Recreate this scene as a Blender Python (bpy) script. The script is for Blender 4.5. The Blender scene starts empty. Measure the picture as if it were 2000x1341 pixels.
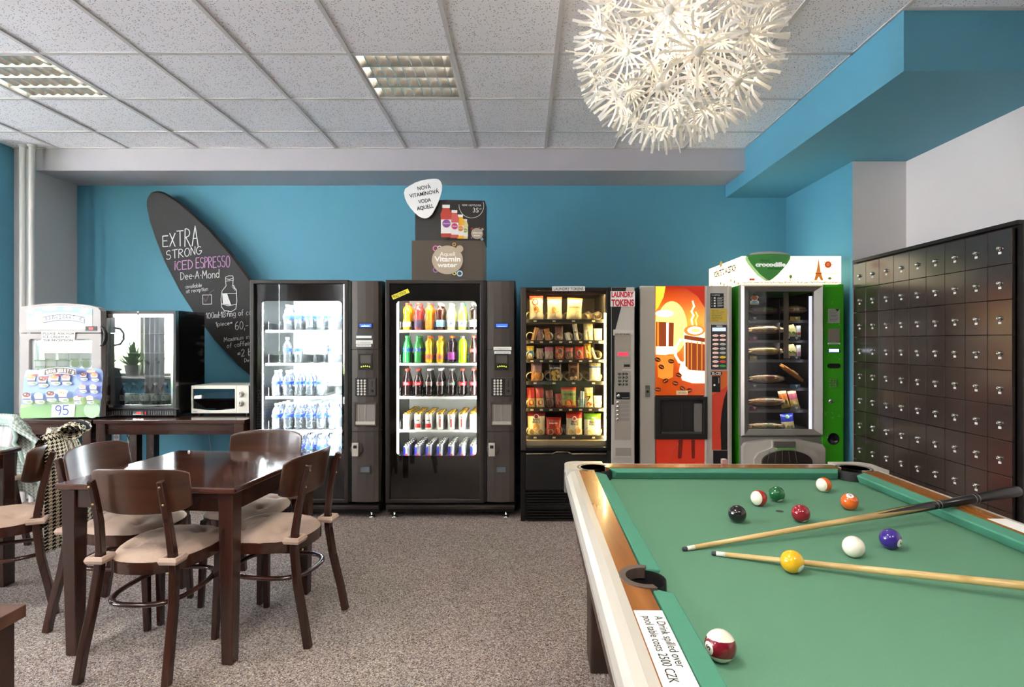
import bpy, math, random
from mathutils import Matrix, Vector, Quaternion
random.seed(7)
PI = math.pi
SC = bpy.context.scene
COL = SC.collection
# ---------------------------------------------------------------- camera, world, exposure
F, CX, CY, CH = 1083.0, 1022.0, 668.0, 1.35          # focal length and principal point in 2000x1341 pixels, eye height
cam = bpy.data.cameras.new('camera'); camo = bpy.data.objects.new('camera', cam); COL.objects.link(camo)
cam.sensor_width = 36.0; cam.lens = F/2000*36.0
cam.shift_x = -(CX-1000)/2000; cam.shift_y = -(670.5-CY)/2000
camo.location = (0, 0, CH); camo.rotation_euler = (PI/2, 0, 0); cam.clip_start = 0.02
SC.camera = camo
SC.view_settings.view_transform = 'Standard'; SC.view_settings.look = 'None'
SC.view_settings.gamma = 1.0; SC.view_settings.use_curve_mapping = False
SC.view_settings.exposure = 0.90
WORLD_S = 16.0
wd = bpy.data.worlds.new('world'); SC.world = wd; wd.use_nodes = True
wn = wd.node_tree; bg = wn.nodes['Background']
bg.inputs[0].default_value = (0.90, 0.95, 1.0, 1); bg.inputs[1].default_value = WORLD_S
SC.cycles.transparent_max_bounces = 48
SC.cycles.max_bounces = 8; SC.cycles.diffuse_bounces = 5; SC.cycles.glossy_bounces = 4
SC.cycles.sample_clamp_indirect = 25.0
SC.cycles.caustics_reflective = False; SC.cycles.caustics_refractive = False
WINDOWS = [(-8.2, -6.1), (-5.3, -3.2)]; SIDEWIN = [(-1.2, 1.2), (1.6, 3.2)]; WZ0, WZ1, YR, XL = 0.72, 2.85, -1.6, -8.4
def light(name, kind, loc, energy, color=(1, 1, 1), size=None, rot=(0, 0, 0), portal=False, size_y=None):
    l = bpy.data.lights.new(name, kind); l.energy = energy; l.color = color
    if kind == 'AREA':
        l.shape = 'RECTANGLE'; l.size = size; l.size_y = size_y or size
        if portal: l.cycles.is_portal = True
    elif size is not None: l.shadow_soft_size = size
    o = bpy.data.objects.new(name, l); COL.objects.link(o); o.location = loc; o.rotation_euler = rot
    return o
for a, b in WINDOWS:                                   # window portals: they only guide the sky's light through the openings
    light('window_portal', 'AREA', ((a+b)/2, YR-0.12, (WZ0+WZ1)/2), 1, size=b-a, size_y=WZ1-WZ0, rot=(PI/2, 0, 0), portal=True)
for a, b in SIDEWIN: light('window_portal', 'AREA', (XL-0.12, (a+b)/2, (WZ0+WZ1)/2), 1, size=WZ1-WZ0, size_y=b-a, rot=(0, -PI/2, 0), portal=True)
light('sun', 'SUN', (-6, -8, 12), 220, (1.0, .98, .96), rot=(math.radians(25), math.radians(-18), 0))          # high sun outside, lights the paving that bounces up to the ceiling
FIX_W = 17.0                                          # power of each louvre fitting's tubes
LAMP = Vector((0.588, 2.12, 2.515))
light('pendant_bulb_light', 'POINT', LAMP, 7, (1.0, 0.80, 0.55), 0.05)

# ---------------------------------------------------------------- helpers
def W(px, py, d): return ((px-CX)*d/F, d, CH-(py-CY)*d/F)
def wx(px, d): return (px-CX)*d/F
def wz(py, d): return CH-(py-CY)*d/F
def lin(h):
    h = h.lstrip('#'); c = [int(h[i:i+2], 16)/255 for i in (0, 2, 4)]
    return tuple(x/12.92 if x <= .04045 else ((x+.055)/1.055)**2.4 for x in c)
MATS = {}
def mat(name, col, rough=.5, metal=0., emit=None, es=0., coat=0., spec=.5, grain=None, bump=None, var=None, alpha=1., trans=0.):
    """principled material; var=(scale, amount) mottles the colour, grain=(colour2, scale, stretch axis) draws wood, bump=(scale, strength)"""
    if name in MATS: return MATS[name]
    m = bpy.data.materials.new(name); m.use_nodes = True; nt = m.node_tree; b = nt.nodes['Principled BSDF']
    c = lin(col) if isinstance(col, str) else col
    b.inputs['Base Color'].default_value = (*c, 1); b.inputs['Roughness'].default_value = rough
    b.inputs['Metallic'].default_value = metal; b.inputs['Specular IOR Level'].default_value = spec
    b.inputs['Coat Weight'].default_value = coat; b.inputs['Coat Roughness'].default_value = .08
    b.inputs['Alpha'].default_value = alpha; b.inputs['Transmission Weight'].default_value = trans
    if emit is not None:
        e = lin(emit) if isinstance(emit, str) else emit
        b.inputs['Emission Color'].default_value = (*e, 1); b.inputs['Emission Strength'].default_value = es
    tc = None
    def coord():
        nonlocal tc
        if tc is None: tc = nt.nodes.new('ShaderNodeTexCoord')
        return tc.outputs['Object']
    if var:
        n = nt.nodes.new('ShaderNodeTexNoise'); n.inputs['Scale'].default_value = var[0]; n.inputs['Detail'].default_value = 4
        nt.links.new(coord(), n.inputs['Vector'])
        h = nt.nodes.new('ShaderNodeMix'); h.data_type = 'RGBA'
        h.inputs[6].default_value = (*[x*(1-var[1]) for x in c], 1); h.inputs[7].default_value = (*[min(1, x*(1+var[1])) for x in c], 1)
        nt.links.new(n.outputs['Fac'], h.inputs[0]); nt.links.new(h.outputs[2], b.inputs['Base Color'])
    if grain:
        c2 = lin(grain[0]); mp = nt.nodes.new('ShaderNodeMapping'); st = [1, 1, 1]; st['xyz'.index(grain[2])] = .07
        mp.inputs['Scale'].default_value = st; nt.links.new(coord(), mp.inputs['Vector'])
        n = nt.nodes.new('ShaderNodeTexNoise'); n.inputs['Scale'].default_value = grain[1]; n.inputs['Detail'].default_value = 8
        n.inputs['Distortion'].default_value = .6
        nt.links.new(mp.outputs[0], n.inputs['Vector'])
        r = nt.nodes.new('ShaderNodeValToRGB'); r.color_ramp.elements[0].position = .35; r.color_ramp.elements[1].position = .66
        r.color_ramp.elements[0].color = (*c2, 1); r.color_ramp.elements[1].color = (*c, 1)
        nt.links.new(n.outputs['Fac'], r.inputs[0]); nt.links.new(r.outputs[0], b.inputs['Base Color'])
    if bump:
        n = nt.nodes.new('ShaderNodeTexNoise'); n.inputs['Scale'].default_value = bump[0]; n.inputs['Detail'].default_value = 3
        nt.links.new(coord(), n.inputs['Vector'])
        u = nt.nodes.new('ShaderNodeBump'); u.inputs['Strength'].default_value = bump[1]; u.inputs['Distance'].default_value = .004
        nt.links.new(n.outputs['Fac'], u.inputs['Height']); nt.links.new(u.outputs[0], b.inputs['Normal'])
    MATS[name] = m; return m
def glass(name, tint=(1, 1, 1), refl=.06, rough=0.0, haze=0., hazecol=(1, 1, 1), fres=1.45):
    """thin clear sheet: transparent mixed with a mirror by Fresnel, optionally a little milky"""
    if name in MATS: return MATS[name]
    m = bpy.data.materials.new(name); m.use_nodes = True; nt = m.node_tree; nt.nodes.clear()
    out = nt.nodes.new('ShaderNodeOutputMaterial'); t = nt.nodes.new('ShaderNodeBsdfTransparent'); t.inputs[0].default_value = (*tint, 1)
    g = nt.nodes.new('ShaderNodeBsdfGlossy'); g.inputs['Roughness'].default_value = rough
    fr = nt.nodes.new('ShaderNodeFresnel'); fr.inputs[0].default_value = fres
    ad = nt.nodes.new('ShaderNodeMath'); ad.operation = 'ADD'; ad.use_clamp = True; ad.inputs[1].default_value = refl
    nt.links.new(fr.outputs[0], ad.inputs[0])
    mx = nt.nodes.new('ShaderNodeMixShader'); nt.links.new(ad.outputs[0], mx.inputs[0])
    base = t.outputs[0]
    if haze > 0:
        df = nt.nodes.new('ShaderNodeBsdfDiffuse'); df.inputs[0].default_value = (*hazecol, 1)
        tl = nt.nodes.new('ShaderNodeBsdfTranslucent'); tl.inputs[0].default_value = (*hazecol, 1)
        dm = nt.nodes.new('ShaderNodeMixShader'); dm.inputs[0].default_value = .5
        nt.links.new(df.outputs[0], dm.inputs[1]); nt.links.new(tl.outputs[0], dm.inputs[2])
        hm = nt.nodes.new('ShaderNodeMixShader'); hm.inputs[0].default_value = haze
        nt.links.new(t.outputs[0], hm.inputs[1]); nt.links.new(dm.outputs[0], hm.inputs[2]); base = hm.outputs[0]
    nt.links.new(base, mx.inputs[1]); nt.links.new(g.outputs[0], mx.inputs[2]); nt.links.new(mx.outputs[0], out.inputs[0])
    MATS[name] = m; return m

def rootof(o):
    while o.parent: o = o.parent
    return o
class MB:
    """collects geometry (world or local coordinates) and links it as ONE mesh object"""
    def __init__(s): s.v = []; s.f = []; s.m = []; s.sm = []; s.uv = {}
    def add(s, vs, fs, m=0, smooth=False, M=None):
        n = len(s.v)
        s.v += [tuple(M @ Vector(p)) for p in vs] if M is not None else [tuple(p) for p in vs]
        for k, f in enumerate(fs):
            s.f.append([i+n for i in f]); s.m.append(m[k] if isinstance(m, list) else m); s.sm.append(smooth)
        return s
    def box(s, x0, x1, y0, y1, z0, z1, m=0, M=None):
        x0, x1 = min(x0, x1), max(x0, x1); y0, y1 = min(y0, y1), max(y0, y1); z0, z1 = min(z0, z1), max(z0, z1)
        v = [(x0, y0, z0), (x1, y0, z0), (x1, y1, z0), (x0, y1, z0), (x0, y0, z1), (x1, y0, z1), (x1, y1, z1), (x0, y1, z1)]
        return s.add(v, [(0, 3, 2, 1), (4, 5, 6, 7), (0, 1, 5, 4), (1, 2, 6, 5), (2, 3, 7, 6), (3, 0, 4, 7)], m, False, M)
    def prism(s, poly, a0, a1, plane='xz', m=0, M=None, smooth=False, mside=None):
        """polygon extruded: 'xz' along y from a0 to a1, 'xy' along z, 'yz' along x"""
        def P(p, a): return {'xz': (p[0], a, p[1]), 'xy': (p[0], p[1], a), 'yz': (a, p[0], p[1])}[plane]
        ar = sum(poly[i][0]*poly[(i+1) % len(poly)][1]-poly[(i+1) % len(poly)][0]*poly[i][1] for i in range(len(poly)))
        if (ar < 0) != (plane == 'xz'): poly = poly[::-1]
        if a0 > a1: a0, a1 = a1, a0
        n = len(poly); v = [P(p, a0) for p in poly]+[P(p, a1) for p in poly]
        s.add(v, [tuple(range(n))[::-1], tuple(range(n, 2*n))], m, False, M)
        return s.add(v, [(i, (i+1) % n, n+(i+1) % n, n+i) for i in range(n)], m if mside is None else mside, smooth, M)
    def poly(s, pts, m=0, M=None): return s.add(pts, [tuple(range(len(pts)))], m, False, M)
    def lathe(s, prof, seg=20, c=(0, 0, 0), m=0, M=None, smooth=True, caps=(1, 1)):
        """profile of (radius, z) revolved about z; m may be a list, one per profile step"""
        v = []; fs = []; ms = []
        for r, z in prof: v += [(c[0]+r*math.cos(2*PI*i/seg), c[1]+r*math.sin(2*PI*i/seg), c[2]+z) for i in range(seg)]
        for k in range(len(prof)-1):
            for i in range(seg):
                j = (i+1) % seg; fs.append((k*seg+i, k*seg+j, (k+1)*seg+j, (k+1)*seg+i)); ms.append(m[k] if isinstance(m, list) else m)
        s.add(v, fs, ms, smooth, M)
        for k, fl in ((0, True), (len(prof)-1, False)):
            if prof[k][0] > 1e-5 and caps[0 if fl else 1]:
                r, z = prof[k]; vv = [(c[0]+r*math.cos(2*PI*i/seg), c[1]+r*math.sin(2*PI*i/seg), c[2]+z) for i in range(seg)]
                mm = (m[0] if k == 0 else m[-1]) if isinstance(m, list) else m
                s.add(vv, [tuple(range(seg))[::-1] if fl else tuple(range(seg))], mm, False, M)
        return s
    def tube(s, pts, r, seg=8, m=0, closed=False, M=None, sq=1.0, up=None, smooth=True):
        """round (or flattened by sq) bar along points; r is a number or a list"""
        P = [Vector(p) for p in pts]; n = len(P); R = r if isinstance(r, (list, tuple)) else [r]*n
        v = []; N = None
        for i in range(n):
            a = P[(i-1) % n] if (closed or i > 0) else P[i]; b = P[(i+1) % n] if (closed or i < n-1) else P[i]
            t = (b-a).normalized()
            if up is not None: N = Vector(up)
            elif N is None: N = Vector((0, 0, 1)) if abs(t.z) < .9 else Vector((1, 0, 0))
            N = (N-t*N.dot(t)).normalized(); B = t.cross(N)
            v += [tuple(P[i]+R[i]*(math.cos(2*PI*k/seg+PI/seg)*N*sq+math.sin(2*PI*k/seg+PI/seg)*B)) for k in range(seg)]
        fs = []
        for i in range(n if closed else n-1):
            j = (i+1) % n
            for k in range(seg):
                q = (k+1) % seg; fs.append((i*seg+k, i*seg+q, j*seg+q, j*seg+k))
        if not closed: fs += [tuple(range(seg))[::-1], tuple(range((n-1)*seg, n*seg))]
        return s.add(v, fs, m, smooth and seg > 4, M)
    def grid(s, fn, nu, nv, m=0, smooth=True, M=None, uv=None, cu=False):
        v = []; fs = []; n0 = len(s.f)
        for j in range(nv+1):
            for i in range(nu if cu else nu+1): v.append(fn(i/nu, j/nv))
        w = nu if cu else nu+1
        for j in range(nv):
            for i in range(nu): fs.append((j*w+i, j*w+(i+1) % w, (j+1)*w+(i+1) % w, (j+1)*w+i))
        s.add(v, fs, m, smooth, M)
        if uv:
            for j in range(nv):
                for i in range(nu): s.uv[n0+j*nu+i] = [(i/nu*uv[0], j/nv*uv[1]), ((i+1)/nu*uv[0], j/nv*uv[1]), ((i+1)/nu*uv[0], (j+1)/nv*uv[1]), (i/nu*uv[0], (j+1)/nv*uv[1])]
        return s
    def text(s, txt, o, right, up, size, m=0, width=None, align='C', bold=0.):
        """flat lettering: origin o, reading direction right, letter-up direction up, capital height size (width caps the run)"""
        vs, fs = textmesh(txt, bold)
        if not vs: return s
        x0 = min(p[0] for p in vs); x1 = max(p[0] for p in vs); k = size/.69; kx = k
        if width and (x1-x0)*k > 0: kx = width/(x1-x0)
        sh = {'C': -(x0+x1)/2, 'L': -x0, 'R': -x1}[align]
        o = Vector(o); R = Vector(right); U = Vector(up)
        return s.add([tuple(o+R*((p[0]+sh)*kx)+U*(p[1]*k)) for p in vs], fs, m)
    def build(s, name, mats, parent=None, bevel=0., bseg=2, ang=40, solid=0., sub=0, local=False):
        me = bpy.data.meshes.new(name)
        off = rootof(parent).location if parent and not local else Vector((0, 0, 0))
        me.from_pydata([(p[0]-off.x, p[1]-off.y, p[2]-off.z) for p in s.v], [], s.f)
        if not isinstance(mats, (list, tuple)): mats = [mats]
        for mm in mats: me.materials.append(mm)
        me.polygons.foreach_set('material_index', s.m); me.polygons.foreach_set('use_smooth', s.sm)
        if s.uv:
            ul = me.uv_layers.new(name='map')
            for fi, c in s.uv.items():
                for li, q in zip(me.polygons[fi].loop_indices, c): ul.data[li].uv = q
        o = bpy.data.objects.new(name, me); COL.objects.link(o)
        if parent: o.parent = parent
        if solid: md = o.modifiers.new('thickness', 'SOLIDIFY'); md.thickness = solid; md.offset = 0
        if bevel:
            md = o.modifiers.new('edge', 'BEVEL'); md.width = bevel; md.segments = bseg; md.limit_method = 'ANGLE'; md.angle_limit = math.radians(ang)
            if hasattr(md, 'harden_normals'): md.harden_normals = False
        if sub: md = o.modifiers.new('soft', 'SUBSURF'); md.levels = sub; md.render_levels = sub
        return o
TEXTS = {}
def textmesh(txt, bold=0.):
    k = (txt, bold)
    if k not in TEXTS:
        cu = bpy.data.curves.new('letters', 'FONT'); cu.body = txt; cu.resolution_u = 3; cu.offset = bold
        ob = bpy.data.objects.new('letters', cu); me = ob.to_mesh()
        TEXTS[k] = ([tuple(v.co) for v in me.vertices], [tuple(p.vertices) for p in me.polygons])
        ob.to_mesh_clear(); bpy.data.objects.remove(ob); bpy.data.curves.remove(cu)
    return TEXTS[k]
def tag(o, label, cat, group=None):
    o['label'] = label; o['category'] = cat
    if group: o['group'] = group
    return o
def thing(name, label, cat, loc=(0, 0, 0), rz=0., group=None):
    o = bpy.data.objects.new(name, None); COL.objects.link(o); o.location = loc; o.rotation_euler = (0, 0, rz); o.empty_display_size = .1
    return tag(o, label, cat, group)
def struct(o): o['kind'] = 'structure'; return o
KIDS = {}
def kids(o):
    return [c for c in COL.objects if c.parent == o]
def snapshot(root):
    """children lists of a thing, taken once so that copies in a loop stay cheap"""
    KIDS[root] = [(c, kids(c)) for c in kids(root)]; return root
def dup(root, loc, rot=None, label=None, group=None, scale=None):
    r = root.copy(); COL.objects.link(r); r.location = loc
    if rot is not None: r.rotation_euler = rot
    if scale is not None: r.scale = scale
    if label: r['label'] = label
    if group: r['group'] = group
    for ch, gs in KIDS[root]:
        c = ch.copy(); COL.objects.link(c); c.parent = r
        for g in gs: d = g.copy(); COL.objects.link(d); d.parent = c
    return r
def copy_part(o, loc=None, parent=None, rot=None, scale=None):
    c = o.copy(); COL.objects.link(c); c.parent = parent or o.parent
    if loc is not None: c.location = loc
    if rot is not None: c.rotation_euler = rot
    if scale is not None: c.scale = scale
    return c
class Many:
    """first call uses the model itself, later calls copies"""
    def __init__(s, root): s.r = snapshot(root); s.used = False
    def put(s, loc, rot=None, label=None, group=None, scale=None):
        if s.used: return dup(s.r, loc, rot, label, group, scale)
        s.used = True; o = s.r; s.pend = o
        # a model is moved only after its copies share its meshes, so moving it is safe
        o.location = loc
        if rot is not None: o.rotation_euler = rot
        if scale is not None: o.scale = scale
        if label: o['label'] = label
        if group: o['group'] = group
        return o
ORD = ['first', 'second', 'third', 'fourth', 'fifth', 'sixth', 'seventh', 'eighth', 'ninth', 'tenth']
def rrect(x0, x1, z0, z1, r, n=5):
    """rounded rectangle outline, counter-clockwise from the lower left"""
    p = []
    for cx, cz, a in ((x0+r, z0+r, PI), (x1-r, z0+r, 1.5*PI), (x1-r, z1-r, 0), (x0+r, z1-r, .5*PI)):
        p += [(cx+r*math.cos(a+.5*PI*i/n), cz+r*math.sin(a+.5*PI*i/n)) for i in range(n+1)]
    return p
def ring(mb, outer, inner, y0, y1, m=0):
    """flat ring between two outlines of equal count in the xz plane, from y0 (front) to y1"""
    n = len(outer); v = [(p[0], y0, p[1]) for p in outer]+[(p[0], y0, p[1]) for p in inner]+[(p[0], y1, p[1]) for p in outer]+[(p[0], y1, p[1]) for p in inner]
    fs = []
    for i in range(n):
        j = (i+1) % n
        fs += [(i, j, n+j, n+i), (2*n+j, 2*n+i, 3*n+i, 3*n+j), (j, i, 2*n+i, 2*n+j), (n+i, n+j, 3*n+j, 3*n+i)]
    mb.add(v, fs, m); return mb
def ringrect(mb, x0, x1, z0, z1, ix0, ix1, iz0, iz1, r, y0, y1, m=0, n=5):
    inner = rrect(ix0, ix1, iz0, iz1, r, n); outer = rrect(x0, x1, z0, z1, .0005, n); return ring(mb, outer, inner, y0, y1, m)
def ell(cx, cz, rx, rz, n=20, a0=0, a1=2*PI):
    full = abs(a1-a0-2*PI) < 1e-6
    return [(cx+rx*math.cos(a0+(a1-a0)*i/(n if full else n-1)), cz+rz*math.sin(a0+(a1-a0)*i/(n if full else n-1))) for i in range(n)]
class Print:
    """flat print in layers on a plane reached by pixel: p(x, y) -> point; every layer sits a hair in front of the last"""
    def __init__(s, fn, step=.0004): s.mb = MB(); s.fn = fn; s.k = 0; s.mats = []; s.step = step
    def mi(s, m):
        if m not in s.mats: s.mats.append(m)
        return s.mats.index(m)
    def pt(s, x, y):
        p = s.fn(x, y); return (p[0], p[1]-.0006-s.step*s.k, p[2])
    def poly(s, pts, m, layer=True):
        if layer: s.k += 1
        v = [s.pt(*p) for p in pts]
        s.mb.poly(v, s.mi(m)); return s
    def ell(s, cx, cy, rx, ry, m, n=18, rot=0., layer=True):
        c, q = math.cos(rot), math.sin(rot)
        return s.poly([(cx+rx*math.cos(a)*c-ry*math.sin(a)*q, cy+rx*math.cos(a)*q+ry*math.sin(a)*c) for a in [2*PI*i/n for i in range(n)]], m, layer)
    def rect(s, x0, y0, x1, y1, m, layer=True): return s.poly([(x0, y0), (x1, y0), (x1, y1), (x0, y1)], m, layer)
    def line(s, pts, w, m, layer=True):
        if layer: s.k += 1
        for (a, b), (c, d) in zip(pts[:-1], pts[1:]):
            L = math.hypot(c-a, d-b) or 1; nx, ny = -(d-b)/L*w/2, (c-a)/L*w/2; ex, ey = (c-a)/L*w*.3, (d-b)/L*w*.3
            s.poly([(a+nx-ex, b+ny-ey), (c+nx+ex, d+ny+ey), (c-nx+ex, d-ny+ey), (a-nx-ex, b-ny-ey)], m, False)
        return s
    def text(s, txt, x, y, h, m, width=None, align='C', ang=0., bold=0., layer=True):
        """baseline point (x, y) in pixels, capital height h in pixels"""
        if layer: s.k += 1
        vs, fs = textmesh(txt, bold); x0 = min(p[0] for p in vs); x1 = max(p[0] for p in vs); k = h/.69
        kx = width/(x1-x0) if width else k; sh = {'C': -(x0+x1)/2, 'L': -x0, 'R': -x1}[align]; c, q = math.cos(ang), math.sin(ang)
        out = []
        for p in vs:
            u, w = (p[0]+sh)*kx, p[1]*k; out.append(s.pt(x+u*c-w*q, y-u*q-w*c))
        s.mb.add(out, fs, s.mi(m)); return s
    def build(s, name, parent): return s.mb.build(name, s.mats, parent)
def plane(d): return lambda x, y: W(x, y, d)
# single-stroke hand lettering, unit capital height
def arc(cx, cy, rx, ry, a0, a1, n=9): return [(cx+rx*math.cos(math.radians(a0+(a1-a0)*i/n)), cy+ry*math.sin(math.radians(a0+(a1-a0)*i/n))) for i in range(n+1)]
GL = {' ': [], 'E': [[(.48, 1), (0, .98), (.02, 0), (.5, .02)], [(0, .52), (.4, .54)]], 'X': [[(0, 1), (.5, 0)], [(.5, 1), (0, 0)]],
 'T': [[(0, .98), (.6, 1)], [(.3, 1), (.32, 0)]], 'R': [[(0, 0), (.02, 1)]+arc(.15, .77, .3, .23, 90, -90)+[(.1, .52), (.52, 0)]],
 'A': [[(0, 0), (.28, 1), (.56, 0)], [(.1, .36), (.46, .38)]], 'S': [arc(.25, .76, .24, .24, 40, 250)+arc(.25, .26, .25, .26, 80, -150)],
 'O': [arc(.28, .5, .28, .5, 90, 450, 14)], 'N': [[(0, 0), (.02, 1), (.46, 0), (.48, 1)]], 'G': [arc(.3, .5, .3, .5, 50, 350, 12)+[(.6, .42), (.34, .44)]],
 'I': [[(.05, 0), (.07, .82)], arc(.07, 1, .03, .03, 0, 360, 5)], 'C': [arc(.28, .5, .28, .5, 55, 305, 11)], 'D': [[(.0, .98), (.02, 0)]+arc(.03, .5, .45, .5, -90, 90)+[(0, 1)]],
 'P': [[(0, 0), (.02, 1)]+arc(.12, .76, .3, .24, 90, -90)+[(.02, .5)]], 'M': [[(0, 0), (.08, 1), (.32, .35), (.56, 1), (.64, 0)]],
 'e': [[(.02, .3), (.38, .34)]+arc(.2, .3, .19, .28, 20, 310, 10)], 'o': [arc(.2, .28, .2, .28, 90, 450, 12)], 'n': [[(0, .56), (.02, 0)], [(.02, .36)]+arc(.19, .38, .17, .18, 170, 0, 6)+[(.37, 0)]],
 'd': [arc(.2, .28, .2, .28, 20, 340, 12), [(.4, 1), (.4, 0)]], 'a': [arc(.2, .28, .2, .28, 30, 330, 12), [(.39, .56), (.4, 0)]], 'v': [[(0, .56), (.17, 0), (.36, .56)]],
 'i': [[(.03, .54), (.04, 0)], arc(.04, .74, .02, .02, 0, 360, 4)], 'l': [[(.03, 1), (.05, 0)]], 'b': [[(0, 1), (.01, 0)], arc(.2, .28, .2, .28, 160, -160, 12)],
 't': [[(.12, .86), (.14, .08), (.26, 0)], [(0, .58), (.3, .6)]], 'r': [[(0, .56), (.02, 0)], [(.02, .34)]+arc(.17, .38, .15, .17, 170, 60, 5)],
 'c': [arc(.2, .28, .2, .28, 50, 310, 10)], 'p': [[(0, .56), (.01, -.36)], arc(.2, .28, .2, .28, 160, -160, 12)], 'm': [[(0, .56), (.02, 0)], [(.02, .38)]+arc(.14, .4, .12, .16, 170, 0, 5)+[(.26, 0)], [(.26, .38)]+arc(.39, .4, .13, .16, 170, 0, 5)+[(.52, 0)]],
 'g': [arc(.2, .28, .2, .28, 30, 330, 12), [(.39, .56), (.4, -.2)]+arc(.2, -.2, .2, .16, 0, -150, 6)], 'f': [arc(.24, .8, .14, .2, 60, 180, 5)+[(.11, 0)], [(0, .54), (.26, .56)]],
 'x': [[(0, .56), (.34, 0)], [(.34, .56), (0, 0)]], 'u': [[(0, .56), (.02, .2)]+arc(.18, .2, .16, .2, 190, 350, 6)+[(.35, .56), (.36, 0)]],
 '1': [[(.0, .72), (.18, 1), (.2, 0)]], '0': [arc(.24, .5, .22, .5, 90, 450, 14)], '8': [arc(.22, .75, .19, .24, -90, 270, 10)+arc(.22, .26, .22, .26, 90, 450, 10)],
 '7': [[(0, .98), (.44, 1), (.16, 0)], [(.1, .5), (.36, .52)]], '6': [arc(.4, .5, .38, .52, 100, 180, 5)+arc(.23, .27, .21, .27, 170, 520, 12)], '2': [arc(.22, .74, .21, .26, 160, -30, 8)+[(.02, 0), (.48, .02)]],
 '9': [arc(.23, .72, .21, .27, 0, 360, 12)+[(.4, .3), (.3, 0)]], '5': [[(.46, 1), (.08, .98), (.05, .56)]+arc(.2, .3, .24, .3, 110, -140, 9)], '=': [[(0, .36), (.36, .38)], [(0, .56), (.36, .58)]],
 ',': [[(.06, .06), (.02, -.16)]], '-': [[(0, .4), (.3, .42)]], '.': [arc(.06, .4, .035, .035, 0, 360, 6)], 'B': [[(0, 0), (.02, 1)]+arc(.12, .76, .28, .24, 90, -90)+arc(.12, .26, .34, .26, 90, -90)+[(0, 0)]]}
def hand(pr, txt, x0, y0, x1, y1, h, w, m, grow=0.):
    """hand-written run from pixel (x0, y0) to (x1, y1), capital height h pixels, stroke w"""
    adv = [((max([p[0] for st in GL[c] for p in st]) if GL[c] else .25)+.16) for c in txt]
    L = math.hypot(x1-x0, y1-y0); kx = L/(sum(adv)-.16); ux, uy = (x1-x0)/L, (y1-y0)/L; pos = 0
    pr.k += 1
    for i, c in enumerate(txt):
        hh = h*(1+grow*i/max(1, len(txt)-1)); jy = random.uniform(-.04, .04)*h
        for st in GL[c]:
            pr.line([(x0+(pos+p[0])*kx*ux, y0+(pos+p[0])*kx*uy-p[1]*hh+jy) for p in st], w, m, False)
        pos += adv[i]
# ---------------------------------------------------------------- materials
def mix_nodes(m): return m.node_tree, m.node_tree.nodes['Principled BSDF']
teal = mat('teal wall paint', '#579bb4', .62, var=(1.5, .05), bump=(60, .06))
beam_paint = mat('beam paint', '#bab5bb', .65, bump=(50, .05))
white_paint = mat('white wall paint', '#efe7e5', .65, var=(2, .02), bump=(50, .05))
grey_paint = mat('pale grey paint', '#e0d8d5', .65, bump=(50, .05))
def ceiling_material():
    m = mat('mineral ceiling tile', '#f5f4f9', .85); nt, b = mix_nodes(m)
    tc = nt.nodes.new('ShaderNodeTexCoord'); v = nt.nodes.new('ShaderNodeTexVoronoi'); v.inputs['Scale'].default_value = 80
    v.inputs['Randomness'].default_value = 1.0
    n = nt.nodes.new('ShaderNodeTexNoise'); n.inputs['Scale'].default_value = 190; n.inputs['Detail'].default_value = 2
    nt.links.new(tc.outputs['Object'], v.inputs['Vector']); nt.links.new(tc.outputs['Object'], n.inputs['Vector'])
    a = nt.nodes.new('ShaderNodeMath'); a.operation = 'MULTIPLY_ADD'; a.inputs[1].default_value = .30
    nt.links.new(n.outputs['Fac'], a.inputs[0]); nt.links.new(v.outputs['Distance'], a.inputs[2])
    r = nt.nodes.new('ShaderNodeValToRGB'); r.color_ramp.elements[0].position = .30; r.color_ramp.elements[1].position = .42
    r.color_ramp.elements[0].color = (.10, .10, .11, 1); r.color_ramp.elements[1].color = (*lin('#f5f4f9'), 1)
    nt.links.new(a.outputs[0], r.inputs[0]); nt.links.new(r.outputs[0], b.inputs['Base Color'])
    u = nt.nodes.new('ShaderNodeBump'); u.inputs['Strength'].default_value = .25; u.inputs['Distance'].default_value = .002
    nt.links.new(a.outputs[0], u.inputs['Height']); nt.links.new(u.outputs[0], b.inputs['Normal']); return m
tile_mat = ceiling_material()
grid_mat = mat('white ceiling grid', '#cfcccb', .6)
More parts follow.
